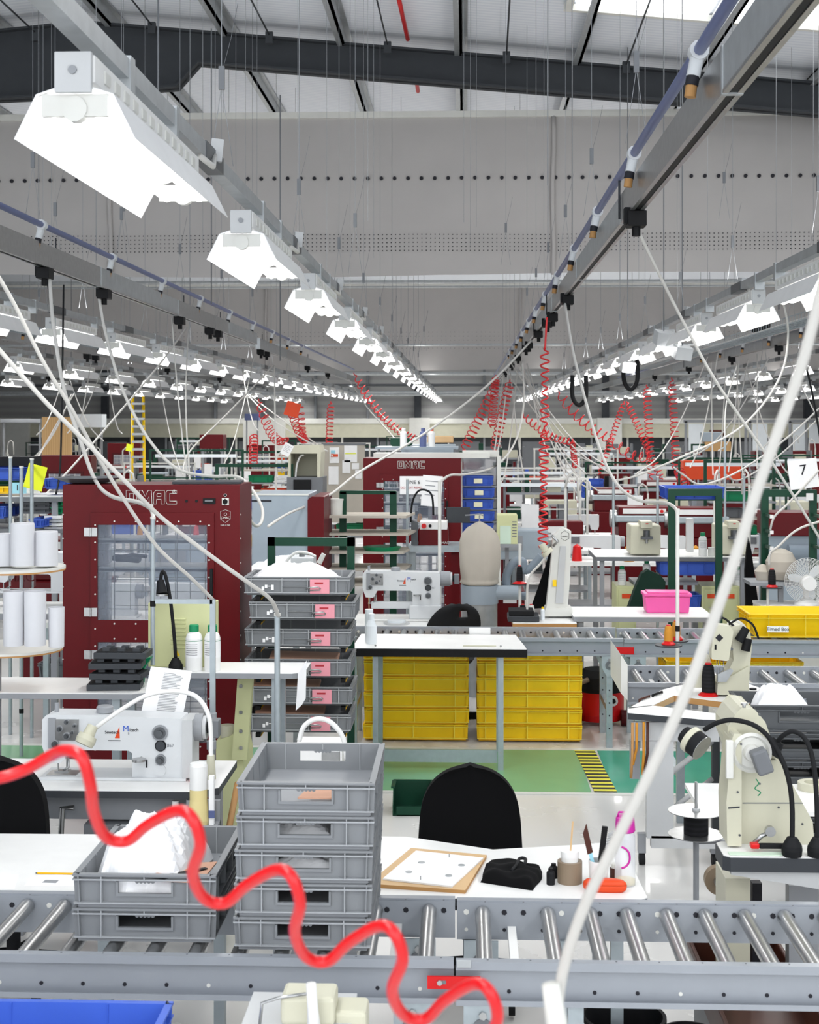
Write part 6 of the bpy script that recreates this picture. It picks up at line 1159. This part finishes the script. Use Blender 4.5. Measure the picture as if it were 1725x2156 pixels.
for px,y0,y1,Yq,l in ((22,965,1050,10.5,'left edge, before the blue crates'),(67,968,1110,10.4,'left edge, crossing the yellow note'),(45,985,1110,9.8,'far left, grey and bent'),(448,0,0,0,0),(1292,1005,1080,14,'behind the leaning white machine'),(1385,1005,1100,13.6,'behind the left stamping machine'),(1527,920,1100,15,'behind the blue tray'),(1567,1000,1080,14,'left of the rightmost green frame'),(858,1010,1120,13.8,'beside the blue crate tower')):
    if Yq: poleobj(px,y0,y1,Yq,.013,'thin pole at the '+l if 'edge' in l or 'far' in l else 'thin pole standing '+l,'zinc')
# ---------------- background rows ----------------
def P_machine(m1,m2,nm,kind):
    rt=T(nm,'',kind)
    if kind=='press':
        MB().box(-.35,.35,-.25,.25,0,.95,m1).obj('base',rt,bevel=.01); MB().box(-.3,.3,-.2,.2,.95,1.3,m2).box(-.34,.34,-.23,.23,1.12,1.2,'zinc').obj('head',rt,bevel=.015); MB().box(-.25,.25,-.215,-.2,1.22,1.28,'white').cyl((.2,-.23,1.25),(.2,-.21,1.25),.02,'red',10).obj('panel',rt); MB().cyl((-.38,0,1.15),(-.3,0,1.15),.1,'steel',16).obj('wheel',rt)
    if kind=='cabinet':
        b=MB().box(-.5,.5,-.2,.2,0,1.9,m1); b.obj('carcass',rt,bevel=.008); MB().box(-.3,.3,-.21,-.2,.9,1.55,'greypanel').box(-.36,.36,-.206,-.2001,.85,1.6,m2).obj('window',rt)
        g=MB(); 
        for k in range(7): g.box(-.3+k*.1-.003,-.3+k*.1+.003,-.216,-.21,.9,1.55,'offwhite')
        for k in range(7): g.box(-.3,.3,-.216,-.21,.92+k*.1,.926+k*.1,'offwhite')
        g.obj('wire_mesh',rt)
    if kind=='bench':
        MB().box(-.75,.75,-.35,.35,.76,.8,m1).obj('tabletop',rt)
        for sx in (-1,1):
            for sy in(-1,1): MB().box(sx*.68-.02,sx*.68+.02,sy*.3-.02,sy*.3+.02,0,.76,'zinc').obj('leg',rt)
        MB().box(-.7,.7,-.2,.3,.3,.33,m2).obj('lower_shelf',rt)
    if kind=='rack':
        for sx in (-1,1): MB().box(sx*.45-.02,sx*.45+.02,-.02,.02,0,1.75,'green').obj('upright',rt)
        MB().box(-.47,.47,-.021,.021,1.75,1.79,'green').obj('top_bar',rt)
        for k in range(6): MB().box(-.43,.43,-.25,.2,.35+k*.22,.37+k*.22,'canvas' if k%2 else 'grey').obj('shelf',rt)
    if kind=='overhead frame':
        for sx in (-1,1): MB().box(sx*.8-.015,sx*.8+.015,-.015,.015,0,1.95,m1).obj('upright',rt)
        MB().box(-.82,.82,-.0151,.0151,1.95,1.98,m1).box(-.8,.8,-.014,.014,1.5,1.52,m1).obj('cross_bar',rt); MB().box(-.7,.7,-.06,.06,1.85,1.9,'tote').obj('lamp_housing',rt)
    if kind=='pole':
        MB().cyl((0,0,0),(0,0,1.55),.014,'offwhite',8).obj('tube',rt); MB().tube([(0,0,1.55),(.02,0,1.66),(.07,0,1.7),(.12,0,1.66),(.13,0,1.45)],.012,'cable',6).obj('hook',rt)
    if kind=='machine box':
        MB().box(-.3,.3,-.2,.2,.8,1.12,m1).box(-.3,.3,-.2,.2,0,.05,'grey').box(-.05,.05,-.05,.05,.05,.8,'grey').obj('casing',rt,bevel=.015); MB().box(-.22,.02,-.215,-.2,.9,1.06,m2).obj('panel',rt); MB().cyl((.34,0,1.0),(.3,0,1.0),.08,'steel',14).obj('wheel',rt)
    return rt
def FM(nm):   # compact sewing head for distant benches
    rt=T(nm,'','sewing machine'); MB().prism([(-.28,.05),(-.3,.1),(-.3,.25),(.28,.24),(.28,0),(.08,0),(.08,.11),(-.18,.12),(-.2,.05)],-.06,.06,'greymachine').obj('arm',rt,bevel=.01); MB().box(-.3,.3,-.09,.09,-.015,0,'white').obj('bed',rt); MB().cyl((.28,0,.18),(.33,0,.18),.055,'grey',14).obj('handwheel',rt); MB().cyl((-.25,0,0),(-.25,0,.1),.006,'steel',6).box(-.25,-.16,-.068,-.06,.16,.23,'midgrey').obj('needle_bar',rt); return rt
PR={'red press':P_machine('redmachine','redmachine','press_machine','press'),'bench':P_machine('white','grey','work_table','bench'),'cabinet':P_machine('redmachine','reddark','drying_cabinet','cabinet'),
 'rack':P_machine('green','grey','tray_rack','rack'),'frame':P_machine('green','','overhead_frame','overhead frame'),'pole':P_machine('','','cable_pole','pole'),'cream':P_machine('cream','grey','cream_machine','machine box'),'redbox':P_machine('redmachine','white','red_machine','machine box'),
 'greybox':P_machine('bluegrey','grey','grey_machine','machine box'),'sew':FM('sewing_machine'),'white frame':P_machine('offwhite','','overhead_frame','overhead frame')}
ts=T('shelf_unit','','shelf')
for sx in (-1,1): MB().box(sx*.6-.02,sx*.6+.02,-.15,.15,0,1.8,'midgrey').obj('upright',ts)
for k,mm in enumerate(('grey','midgrey','grey','darkgrey')): MB().box(-.58,.58,-.15,.15,.5+k*.36,.53+k*.36,'grey').obj('shelf',ts)
qs=random.Random(5); g=[MB() for _ in range(3)]
for k in range(4):
    x=-.55
    while x<.45:
        w_=qs.uniform(.08,.28); h_=qs.uniform(.1,.28); mm=qs.choice(['black','darkgrey','midgrey','cream','redmachine','green','white','darksteel','brown','blue','rubber']); b_=MB().box(x,x+w_,-.12,.1,.531+k*.36,.531+k*.36+h_,mm); b_.obj('stored_box',ts); x+=w_+qs.uniform(.01,.08)
PR['tall shelf']=ts
CR={m:tag(crate_mesh(.42,.3,.12,m,hole=False,inner=m,ribs=(.2,.8)).obj('plastic_crate'),'','crate') for m in ('blue','midgrey','greenbright','orange','yellow')}
TC=[tag(MB().lathe([(0,0),(.04,0),(.03,.11),(0,.13)],(0,0,0),m,10).obj('thread_cone'),'','thread') for m in ('red','offwhite','rubber','threadorange')]
PS=T('paper_sheet','','paper'); MB().box(-.1,.1,-.002,.002,.25,.53,'paper').obj('sheet',PS); MB().cyl((0,.006,0),(0,.006,.5),.004,'steel',6).obj('stem',PS)
BT=[tag(MB().lathe([(0,0),(.035,0),(.035,.15),(.015,.19),(.015,.22),(0,.22)],(0,0,0),m,10).obj('bottle'),'','bottle') for m in ('white','tote','orange','pipeblue')]
CNAME={'blue':'blue','midgrey':'grey','greenbright':'bright green','orange':'orange red','yellow':'yellow'}; TN=['red','white','black','orange']; BN=['white','clear','orange','blue']
ROWN=['nearest background row','second background row','third background row','fourth background row','fifth background row','sixth background row','seventh background row','farthest background row']
q=random.Random(41)
for ri,(Y,step) in enumerate(((17.2,1.7),(19.3,1.7),(21.8,1.7),(24.8,1.75),(28.4,1.8),(33,1.9),(39,2.1),(47,2.4))):
    x0=at(-60,0,Y).x; x1=at(1790,0,Y).x; n=int((x1-x0)/step); cnt={}; per=ROWN[ri]
    def lb(kind,desc):
        cnt[kind]=cnt.get(kind,0)+1; return '%s, %s from the left, %s'%(desc,ORD[min(cnt[kind]-1,29)],per)
    for k in range(n+1):
        x=x0+k*step+q.uniform(-.12,.12); t=q.random(); y=Y+q.uniform(-.15,.15); px=CX+F*math.tan(math.atan2(x,y)+TH)
        if ri<1 and (640<px<1100): continue
        if ri==0 and px<330: continue
        if t<.13: place(PR['cabinet'],(x,y,0),0,lb('cab','dark red cabinet with mesh window'),'red cabinets, '+per,sc=(.9,1,q.choice([.72,.8,.9])))
        elif t<.30:
            place(PR['red press'],(x-.35,y,0),0,lb('press','dark red press machine'),'red presses, '+per); place(PR['greybox' if q.random()<.5 else 'cream'],(x+.45,y,0),0,lb('mb','grey or cream machine box') if 0 else lb('mbx','pale machine box on a pedestal'),'machine boxes, '+per)
        elif t<.42:
            place(PR['rack'],(x,y,0),0,lb('rack','green tray rack'),'green racks, '+per)
            for c_ in range(3):
                m=q.choice(list(CR)); place(CR[m],(x+q.uniform(-.2,.2),y-.02,.372+.22*(2+c_)),0,lb('cr'+m,CNAME[m]+' crate'),'crates, '+per)
        else:
            place(PR['bench'],(x,y,0),0,lb('bench','white work bench'),'work benches, '+per)
            z=.80
            place(PR['tall shelf'],(x+q.uniform(-.2,.2),y+.62,0),0,lb('sh','dark loaded shelf unit'),'shelf units, '+per,sc=(q.uniform(.6,1),1,q.uniform(.8,1.05))) if q.random()<.38 else None
            for s in (-.38,.38):
                r_=q.random()
                if r_<.55: place(PR['sew'],(x+s,y,z+.016),q.choice([0,PI,.1]),lb('sew','white sewing machine'),'sewing machines, '+per)
                elif r_<.7: place(PR['redbox' if q.random()<.6 else 'cream'],(x+s,y+.0,z-.795),0,lb('rb','boxy bench machine'),'bench machine boxes, '+per,sc=(.8,.7,1.0))
                else:
                    m=q.choice(list(CR)); hh=q.choice([1,2,3])
                    for c_ in range(hh): place(CR[m],(x+s,y,z+.002+c_*.124),q.uniform(-.1,.1),lb('cr'+m,CNAME[m]+' crate'),'crates, '+per)
            if ri<7:
                for c_ in range(q.choice([1,2,3])): i_=q.randrange(4); place(TC[i_],(x+q.uniform(-.7,.7),y-.24-.02*c_,z+.001),0,lb('tc%d'%i_,TN[i_]+' thread cone'),'thread cones, '+per)
                if q.random()<.6: i_=q.randrange(4); place(BT[i_],(x+q.uniform(-.7,.7),y+.25,z+.001),0,lb('bt%d'%i_,BN[i_]+' bottle'),'bottles, '+per)
        if t>.3 and q.random()<.75: place(PR['pole'],(x+.62,y+.4,0),q.choice([0,PI,1]),lb('pole','white hooked cable pole'),'cable poles, '+per,sc=(1,1,q.uniform(.85,1.15)))
        if q.random()<.22: place(PR['frame' if q.random()<.6 else 'white frame'],(x,y+.5,0),0,lb('fr','overhead bench frame'),'overhead frames, '+per,sc=(.9,1,q.uniform(.72,.95)))
        if t>.42 and q.random()<.7: place(PS,(x+q.uniform(-.6,.6),y-.3,.801),q.uniform(-.3,.3),lb('ps','white paper sheet on a stem'),'paper sheets, '+per)
# pinboard, cream hood, ladder, fittings
Y=18.5; rt=T('notice_board','beige pin board with papers standing behind the blue grey machine','board',(at(724,0,Y).x,Y,0)); MB().bp(679,936,768,1100,Y,.05,'canvas').bp(677,933,770,937,Y-.01,.07,'midgrey').obj('board',rt)
for i,(a_,b_,c_,d_,m) in enumerate(((694,942,714,975,'paper'),(725,938,752,973,'paper'),(721,969,738,996,'paper'),(692,982,713,1020,'paper'),(741,975,756,988,'paper'),(748,990,762,1008,'paper'))): MB().bp(a_,b_,c_,d_,Y-.01,.006,m).obj('pinned_paper',rt)
MB().bp(697,948,706,955,Y-.014,.003,'lightblue').bp(697,956,712,962,Y-.014,.003,'orange').bp(727,954,750,956,Y-.014,.003,'stickyyellow').obj('printed_chart',rt)
Y=17.2; rt=T('hooded_machine','cream hooded machine with an open front and hanging lamp left of the pin board','machine',(at(640,0,Y).x,Y,0)); MB().pp([(606,1005),(608,952),(618,938),(672,937),(676,952),(674,1005),(668,1005),(668,955),(612,955),(612,1005)],Y,.5,'cream').bp(608,955,672,1008,Y+.45,.05,'cream').obj('hood',rt); MB().bp(604,1005,680,1040,Y,.5,'midgrey').bp(618,1010,655,1035,Y-.02,.02,'black').obj('base',rt); MB().tube(spline([at(*v,Y+.1) for v in ((622,1008),(625,980),(632,962),(640,958))],4),.012,'white').obj('lamp_arm',rt)
notice(588,932,608,958,16.8,'white tilted sheet with rows of small marks left of the hooded machine',tilt=.5,mk=5)
Y=26; rt=T('step_ladder','tall yellow step ladder standing in the left distance','ladder',(at(290,0,Y).x,Y,0))
for x in (280,302): a=at(x,835,Y); b2=at(x-4 if x<290 else x+4,990,Y-.3); MB().tube([(b2.x,b2.y,.0),a],.03,'yellow',6).obj('rail',rt)
for k in range(9): a=at(279,850+k*16,Y-.1); b2=at(304,850+k*16,Y-.1); MB().box(a.x,b2.x,Y-.15,Y-.05,a.z-.02,a.z+.02,'galv').obj('step',rt)
Y=30; tag(MB().bp(88,878,150,1120,Y,.08,'pegboard').obj('plywood_panel'),'large tan perforated plywood panel standing at far left','panel')
for px0,px1,py0,py1,m,l,Yq in ((160,215,872,900,'tote','translucent storage bins on the shelf right of the plywood panel',31),(0,85,882,890,'grey','grey partition top rail at the far left',32),(515,545,871,885,'pipeblue','blue wayfinding sign with white symbols on the white column',50),(420,470,915,945,'redmachine','dark red machine top right of the yellow ladder',27),(1440,1560,970,1010,'orange','orange red fabric bundles on benches at right',23.3),(1590,1700,950,990,'redmachine','dark red cabinet row at the far right',26),(1480,1520,910,930,'bluegrey','grey blue bin on a rear shelf at right',33),(1485,1540,930,950,'tan','cardboard box on a rear shelf at right',33),(1500,1530,905,918,'brown','brown box on top of the rear shelf at right',34),(900,955,918,932,'wood','fan of wooden slats on top of the blue grey duct',20),(845,960,936,958,'bluegrey','blue grey hood lying behind the middle red cabinet',17.5)):
    tag(MB().bp(px0,py0,px1,py1,Yq,.4,m).box(at(px0+2,0,Yq).x,at(px0+2,0,Yq).x+.05,Yq+.1,Yq+.15,0,at(0,py1,Yq).z,'grey').box(at(px1-2,0,Yq).x-.05,at(px1-2,0,Yq).x,Yq+.1,Yq+.15,0,at(0,py1,Yq).z,'grey').obj('storage_unit',bevel=.01),l,'fitting')
MB_=text('7',.35,tuple(at(526,878,49.97)),None,'white','sign_symbol',ex=.003) if 0 else None
Y=16.6
for px,py,m,l in ((850,935,'white','white spray bottle above the middle red cabinet'),(909,938,'orange','orange capped can above the middle red cabinet'),(891,938,'pipeblue','blue can above the middle red cabinet')):
    c=at(px,py,Y); bottle(c.x,Y,at(0,941,Y).z,.04,.22,l,m,'white' if m!='pipeblue' else 'pipeblue',False)
tag(MB().pp([(822,935),(822,922),(860,922),(868,935),(862,941),(828,941)],16.9,.3,'green').obj('green_tub'),'dark green tub above the middle red cabinet','tub')
tag(MB().bp(790,941,965,946,16.5,.7,'bluegrey').bp(795,946,800,1150,17,.05,'grey').bp(955,946,960,1150,17,.05,'grey').obj('high_shelf'),'blue grey high shelf behind the middle red cabinet','shelf')
# red cones and coils near the column
for px,py in ((525,940),(530,948)): pass
# ---------------- cables ----------------
WC=[(([(105,590),(112,680),(135,820),(170,930),(200,1010),(235,1045),(290,1057),(318,1072),(323,1095)],9.4,7.35,.0125),'thick white cable from the left trunking plug curving to the pole before the red cabinet'),
(([(-20,555),(30,640),(90,760),(150,860),(200,950),(260,1050),(330,1150),(400,1215),(448,1262)],5.2,6.6,.0085),'white cable from the upper left edge to the bracketed post'),
(([(-20,715),(90,840),(180,930),(270,1020),(340,1090),(430,1160),(520,1225),(570,1262),(586,1298)],5.4,6.7,.010),'white cable from the left edge down to the pole by the crate rack'),
(([(1339,475),(1380,560),(1430,660),(1500,790),(1560,880),(1630,980),(1700,1090),(1760,1190)],7.15,9,.009),'straight white cable from the near black plug down to the right edge'),
(([(1190,640),(1207,740),(1235,850),(1265,950),(1300,1020),(1345,1053),(1400,1058),(1422,1070),(1427,1085)],11.8,8.3,.011),'white cable curving to the tall pole at right'),
(([(1118,718),(1060,780),(990,842),(880,922),(760,992),(690,1045),(610,1080),(565,1108)],16,11,.013),'long straight white cable crossing the middle to the grey machine'),
(([(1100,760),(1103,850),(1085,930),(1045,980),(985,998),(950,1000),(930,1012)],19,11.8,.013),'white cable hooking over to the pole before the middle cabinet'),
(([(207,615),(222,700),(258,820),(310,920),(370,985),(440,1002),(500,1004),(530,1030),(552,1070),(550,1100),(535,1105),(515,1070),(510,1020)],11.2,9.4,.012),'white cable ending in a large loop beside the left red cabinet'),
(([(393,690),(330,775),(250,870),(150,985),(60,1075),(25,1090)],15.9,11,.011),'white cable slanting from the left trunking to the left bench'),
(([(397,700),(392,800),(393,900),(400,1010)],16.4,14,.009),'white cable dropping straight from the left trunking'),
(([(362,670),(372,800),(385,930),(395,1000)],14.2,13.5,.008),'thin white cable beside the straight drop from the left trunking'),
(([(100,590),(110,640)],9.4,9.3,.01),'short black lead below the first left plug'),
(([(150,830),(120,900),(75,960),(28,975),(22,990)],24,10.6,.012),'white cable hooking to the first left edge pole'),
(([(155,830),(110,910),(75,970),(68,985)],24,10.4,.012),'white cable hooking to the second left edge pole'),
(([(578,770),(579,850),(581,950),(584,1005)],20.8,17,.012),'white cable dropping beside the white column'),
(([(575,770),(480,870),(400,950),(385,1000)],20.8,17,.012),'white cable slanting left from the far left trunking'),
(([(520,830),(570,880),(640,925),(690,950)],27,18,.012),'white cable sagging to the hooded machine'),
(([(525,832),(590,880),(660,930),(700,960)],28,18.4,.012),'second white cable sagging to the hooded machine'),
(([(735,800),(775,860),(820,910),(835,930)],30,17,.012),'white cable sagging to the high shelf, left'),(([(748,805),(800,870),(838,905),(850,930)],30,17,.012),'white cable sagging to the high shelf, right'),
(([(1640,600),(1660,700),(1640,800),(1560,900),(1440,960),(1340,1002),(1290,1012)],12,12.5,.011),'long white cable bowing from upper right to the middle bench'),
(([(1725,860),(1660,920),(1560,990),(1480,1020),(1440,1000),(1420,985)],14,13.5,.011),'white cable sagging between the right benches'),
(([(1725,880),(1640,960),(1560,1010),(1530,1000)],16,15,.01),'thin white cable at the right edge above the number board'),
(([(1800,1080),(1690,1110),(1640,1150),(1622,1165),(1620,1190)],11.5,11.5,.011),'white cable reaching the thread stand beside the fan'),
(([(1725,990),(1660,1060),(1630,1090),(1620,1130)],12.2,12.2,.011),'white cable before the rightmost green frame'),
(([(1325,605),(1330,800),(1332,1000)],16,16,.008) if 0 else ([(1552,770),(1530,850),(1527,925)],17,15,.009),'thin white drop to the pole behind the blue tray')]
for i in range(12):
    x0=q.choice([1075,1090,1100,1110,1125,1060]); x1=q.uniform(1000,1330); yA=q.uniform(735,800); yB=q.uniform(960,1040); s=q.uniform(10,60)
    WC.append((([(x0,yA),((x0*2+x1)/3,yA+(yB-yA)*.4+s*.5),((x0+2*x1)/3,yA+(yB-yA)*.75+s*.6),(x1,yB)],24,18,.011),'thin white cable fanning from the right trunking to the benches, %s traced from the left'%ORD[i]))
for i in range(12):
    x0=q.uniform(1480,1700); x1=x0+q.uniform(-190,120); yA=q.uniform(740,790); yB=q.uniform(930,1030); s=q.uniform(0,60)
    WC.append((([(x0,yA),((x0*2+x1)/3,yA+(yB-yA)*.4+s*.5),((x0+2*x1)/3,yA+(yB-yA)*.75+s*.5),(x1,yB)],22,17,.010),'thin white cable among the right background benches, %s'%ORD[i]))
for i in range(8):
    x0=q.uniform(120,560); x1=x0+q.uniform(-120,120); yA=q.uniform(740,790); yB=q.uniform(900,1000); s=q.uniform(0,40)
    WC.append((([(x0,yA),((x0*2+x1)/3,yA+(yB-yA)*.4+s*.5),((x0+2*x1)/3,yA+(yB-yA)*.75+s*.5),(x1,yB)],26,19,.010),'thin white cable among the left background benches, %s'%ORD[i]))
for (px,Y0,Y1,r),l in WC: cable(px,Y0,Y1,r*(.85 if Y1>10.7 else .95),l,m='rubber' if 'black lead' in l else 'cable',group=None)
cable([(134,600),(131,800),(127,980),(118,1040)],12,11,.008,'thin black cable dropping at the left between the white ones','rubber')
cable([(1695,760),(1715,850),(1740,1000)],13,13,.009,'thin black cable at the right edge','rubber')
for px,py,w_,h_,l in ((1220,835,14,45,'left of the right light row'),(1328,800,14,50,'below the right light row'),(1600,690,14,18,'below the right wire basket')):
    tag(MB().tube(spline([at(px-w_,py-h_,20),at(px-w_,py,20),at(px,py+h_*.4,20),at(px+w_,py,20),at(px+w_,py-h_,20)],6),.03 if h_>20 else .05,'rubber').obj('cable_loop'),'black hanging cable loop '+l,'cable')
# red coiled hoses
def coil(px0,py0,Y0,px1,py1,Y1,rad,turns,r,label,sag=0,grow=0):
    tag(MB().tube(coil_pts(at(px0,py0,Y0),at(px1,py1,Y1),rad,turns,sag,10,grow),r,'redhose',5).obj('coiled_air_hose'),label,'hose','coiled red air hoses')
cable([(1152,668),(1150,700),(1148,735)],11.5,11.5,.008,'red air hose end above the long hanging coil','redhose','air_hose','hose')
coil(1148,730,11.6,1147,900,11.6,.03,9,.0075,'long red coiled hose hanging at right of centre, upper part',0,.6); coil(1147,900,11.6,1143,1165,11.5,.032,17,.0075,'long red coiled hose hanging at right of centre, lower part',0,.6)
for i,(a_,b_,c_,d_,rad,tn,sg,l) in enumerate(((745,785,880,925,.10,24,.2,'slanting to the high shelf'),(1050,800,975,950,.12,20,.0,'left of the right trunking end'),(1075,800,1040,950,.12,20,0,'right of the trunking end'),(1045,790,1035,900,.10,18,0,'short and dense under the trunking end'),
 (545,840,605,925,.12,16,.25,'sagging by the white column'),(610,850,645,930,.11,14,.1,'beside the red tag'),(633,850,640,930,.09,12,.1,'left of the pin board, upper'),(697,845,690,1000,.09,24,0,'down the pin board edge'),
 (1320,845,1395,1010,.09,26,0,'leaning at the right of centre'),(1362,810,1372,1010,.10,26,0,'hanging beside the leaning one'),(1415,795,1425,1000,.10,26,0,'farthest right of the hanging group'),(1315,845,1262,1000,.07,24,0,'slanting left, thin and dense'),(1175,825,1290,925,.12,12,.1,'looping wide under the right lights'),(1290,925,1370,960,.12,7,.1,'continuing the wide loops to the right'),(1100,870,1210,930,.08,16,.1,'crossing behind the long hanging coil'),(1205,930,1212,985,.06,16,0,'short behind the leaning machine'),(535,915,533,980,.10,12,0,'hanging before the white column'),(1430,990,1445,1030,.12,8,0,'bunched near the right benches'))):
    Yq=22 if i<12 else 20; coil(a_,b_,Yq+.2,c_,d_,Yq-.2,rad*.6,tn*.8,.0085,'red coiled hose '+l,sg)
c=at(616,862,22); tag(MB().rbox(c,(.22,.02,.22),0,.3,0,'orange').obj('red_tag'),'orange red tag hanging among the coils left of the pin board','tag')

# things seen through the left cabinet window
for i,(x,y,k,l) in enumerate(((-2.45,11.0,'bench','white bench seen through the left cabinet window'),(-2.7,13.4,'bench','rear white bench seen through the left cabinet window'))): place(PR[k],(x,y,0),0,l)
for x,y,l in ((-2.8,11.0,'white sewing machine seen through the left cabinet window, left'),(-2.1,11.0,'white sewing machine seen through the left cabinet window, right'),(-3.0,13.4,'rear sewing machine seen through the left cabinet window, left'),(-2.3,13.4,'rear sewing machine seen through the left cabinet window, right')): place(PR['sew'],(x,y,.816),0,l)
place(PR['greybox'],(-2.35,12.2,0),0,'grey machine box seen through the left cabinet window',sc=(1,1,1.15)); place(PR['red press'],(-3.4,12.3,0),0,'dark red press seen left of the left cabinet window frame')
for i,x in enumerate((-3.05,-2.3)): place(CR['midgrey'],(x,11.05,.335),0,'grey crate on the lower shelf behind the left cabinet, %s'%['left','right'][i])
# extra clutter in the nearer gaps
for x,y,k,l in ((3.6,15.8,'bench','white bench behind the long worktable, right'),(1.75,15.8,'bench','white bench behind the long worktable, left'),(-.1,17.6,'bench','white bench behind the middle cabinet'),(.6,15.9,'greybox','grey pedestal machine right of the blue crate tower'),(2.7,17.0,'red press','dark red press behind the green rack frame'),(-4.3,14.6,'bench','white bench beyond the left cabinet'),(-5.0,16.4,'bench','white bench at the far left before the plywood panel')): place(PR[k],(x,y,0),0,l)
for x,y,l in ((3.3,15.8,'white sewing machine behind the right stamping machine'),(4.0,15.8,'white sewing machine at the right edge behind the green frame'),(1.4,15.8,'white sewing machine behind the leaning machine'),(2.1,15.8,'white sewing machine behind the left stamping machine'),(-4.6,14.6,'white sewing machine beyond the left cabinet, left'),(-3.9,14.6,'white sewing machine beyond the left cabinet, right'),(-5.3,16.4,'white sewing machine before the plywood panel, left'),(-4.6,16.4,'white sewing machine before the plywood panel, right')): place(PR['sew'],(x,y,.816),0,l)
for i,(x,y) in enumerate(((1.0,14.5),(2.6,15.2),(3.0,15.4),(-3.5,15.2),(-4.4,13.9),(.3,16.6))): place(PR['pole'],(x,y,0),i,'white hooked cable pole in the gap before the background rows, %s'%ORD[i],sc=(1,1,1.05))
for i,(x,y,z,t_) in enumerate(((1.2,15.6,.801,0),(1.75,15.55,.801,3),(3.65,15.5,.801,0),(-4.2,14.3,.801,1),(-4.9,16.1,.801,2),(2.45,15.5,.801,3))): place(TC[t_],(x,y,z),0,'%s thread cone on a bench before the background rows, %s'%(TN[t_],ORD[i]),sc=1.4)
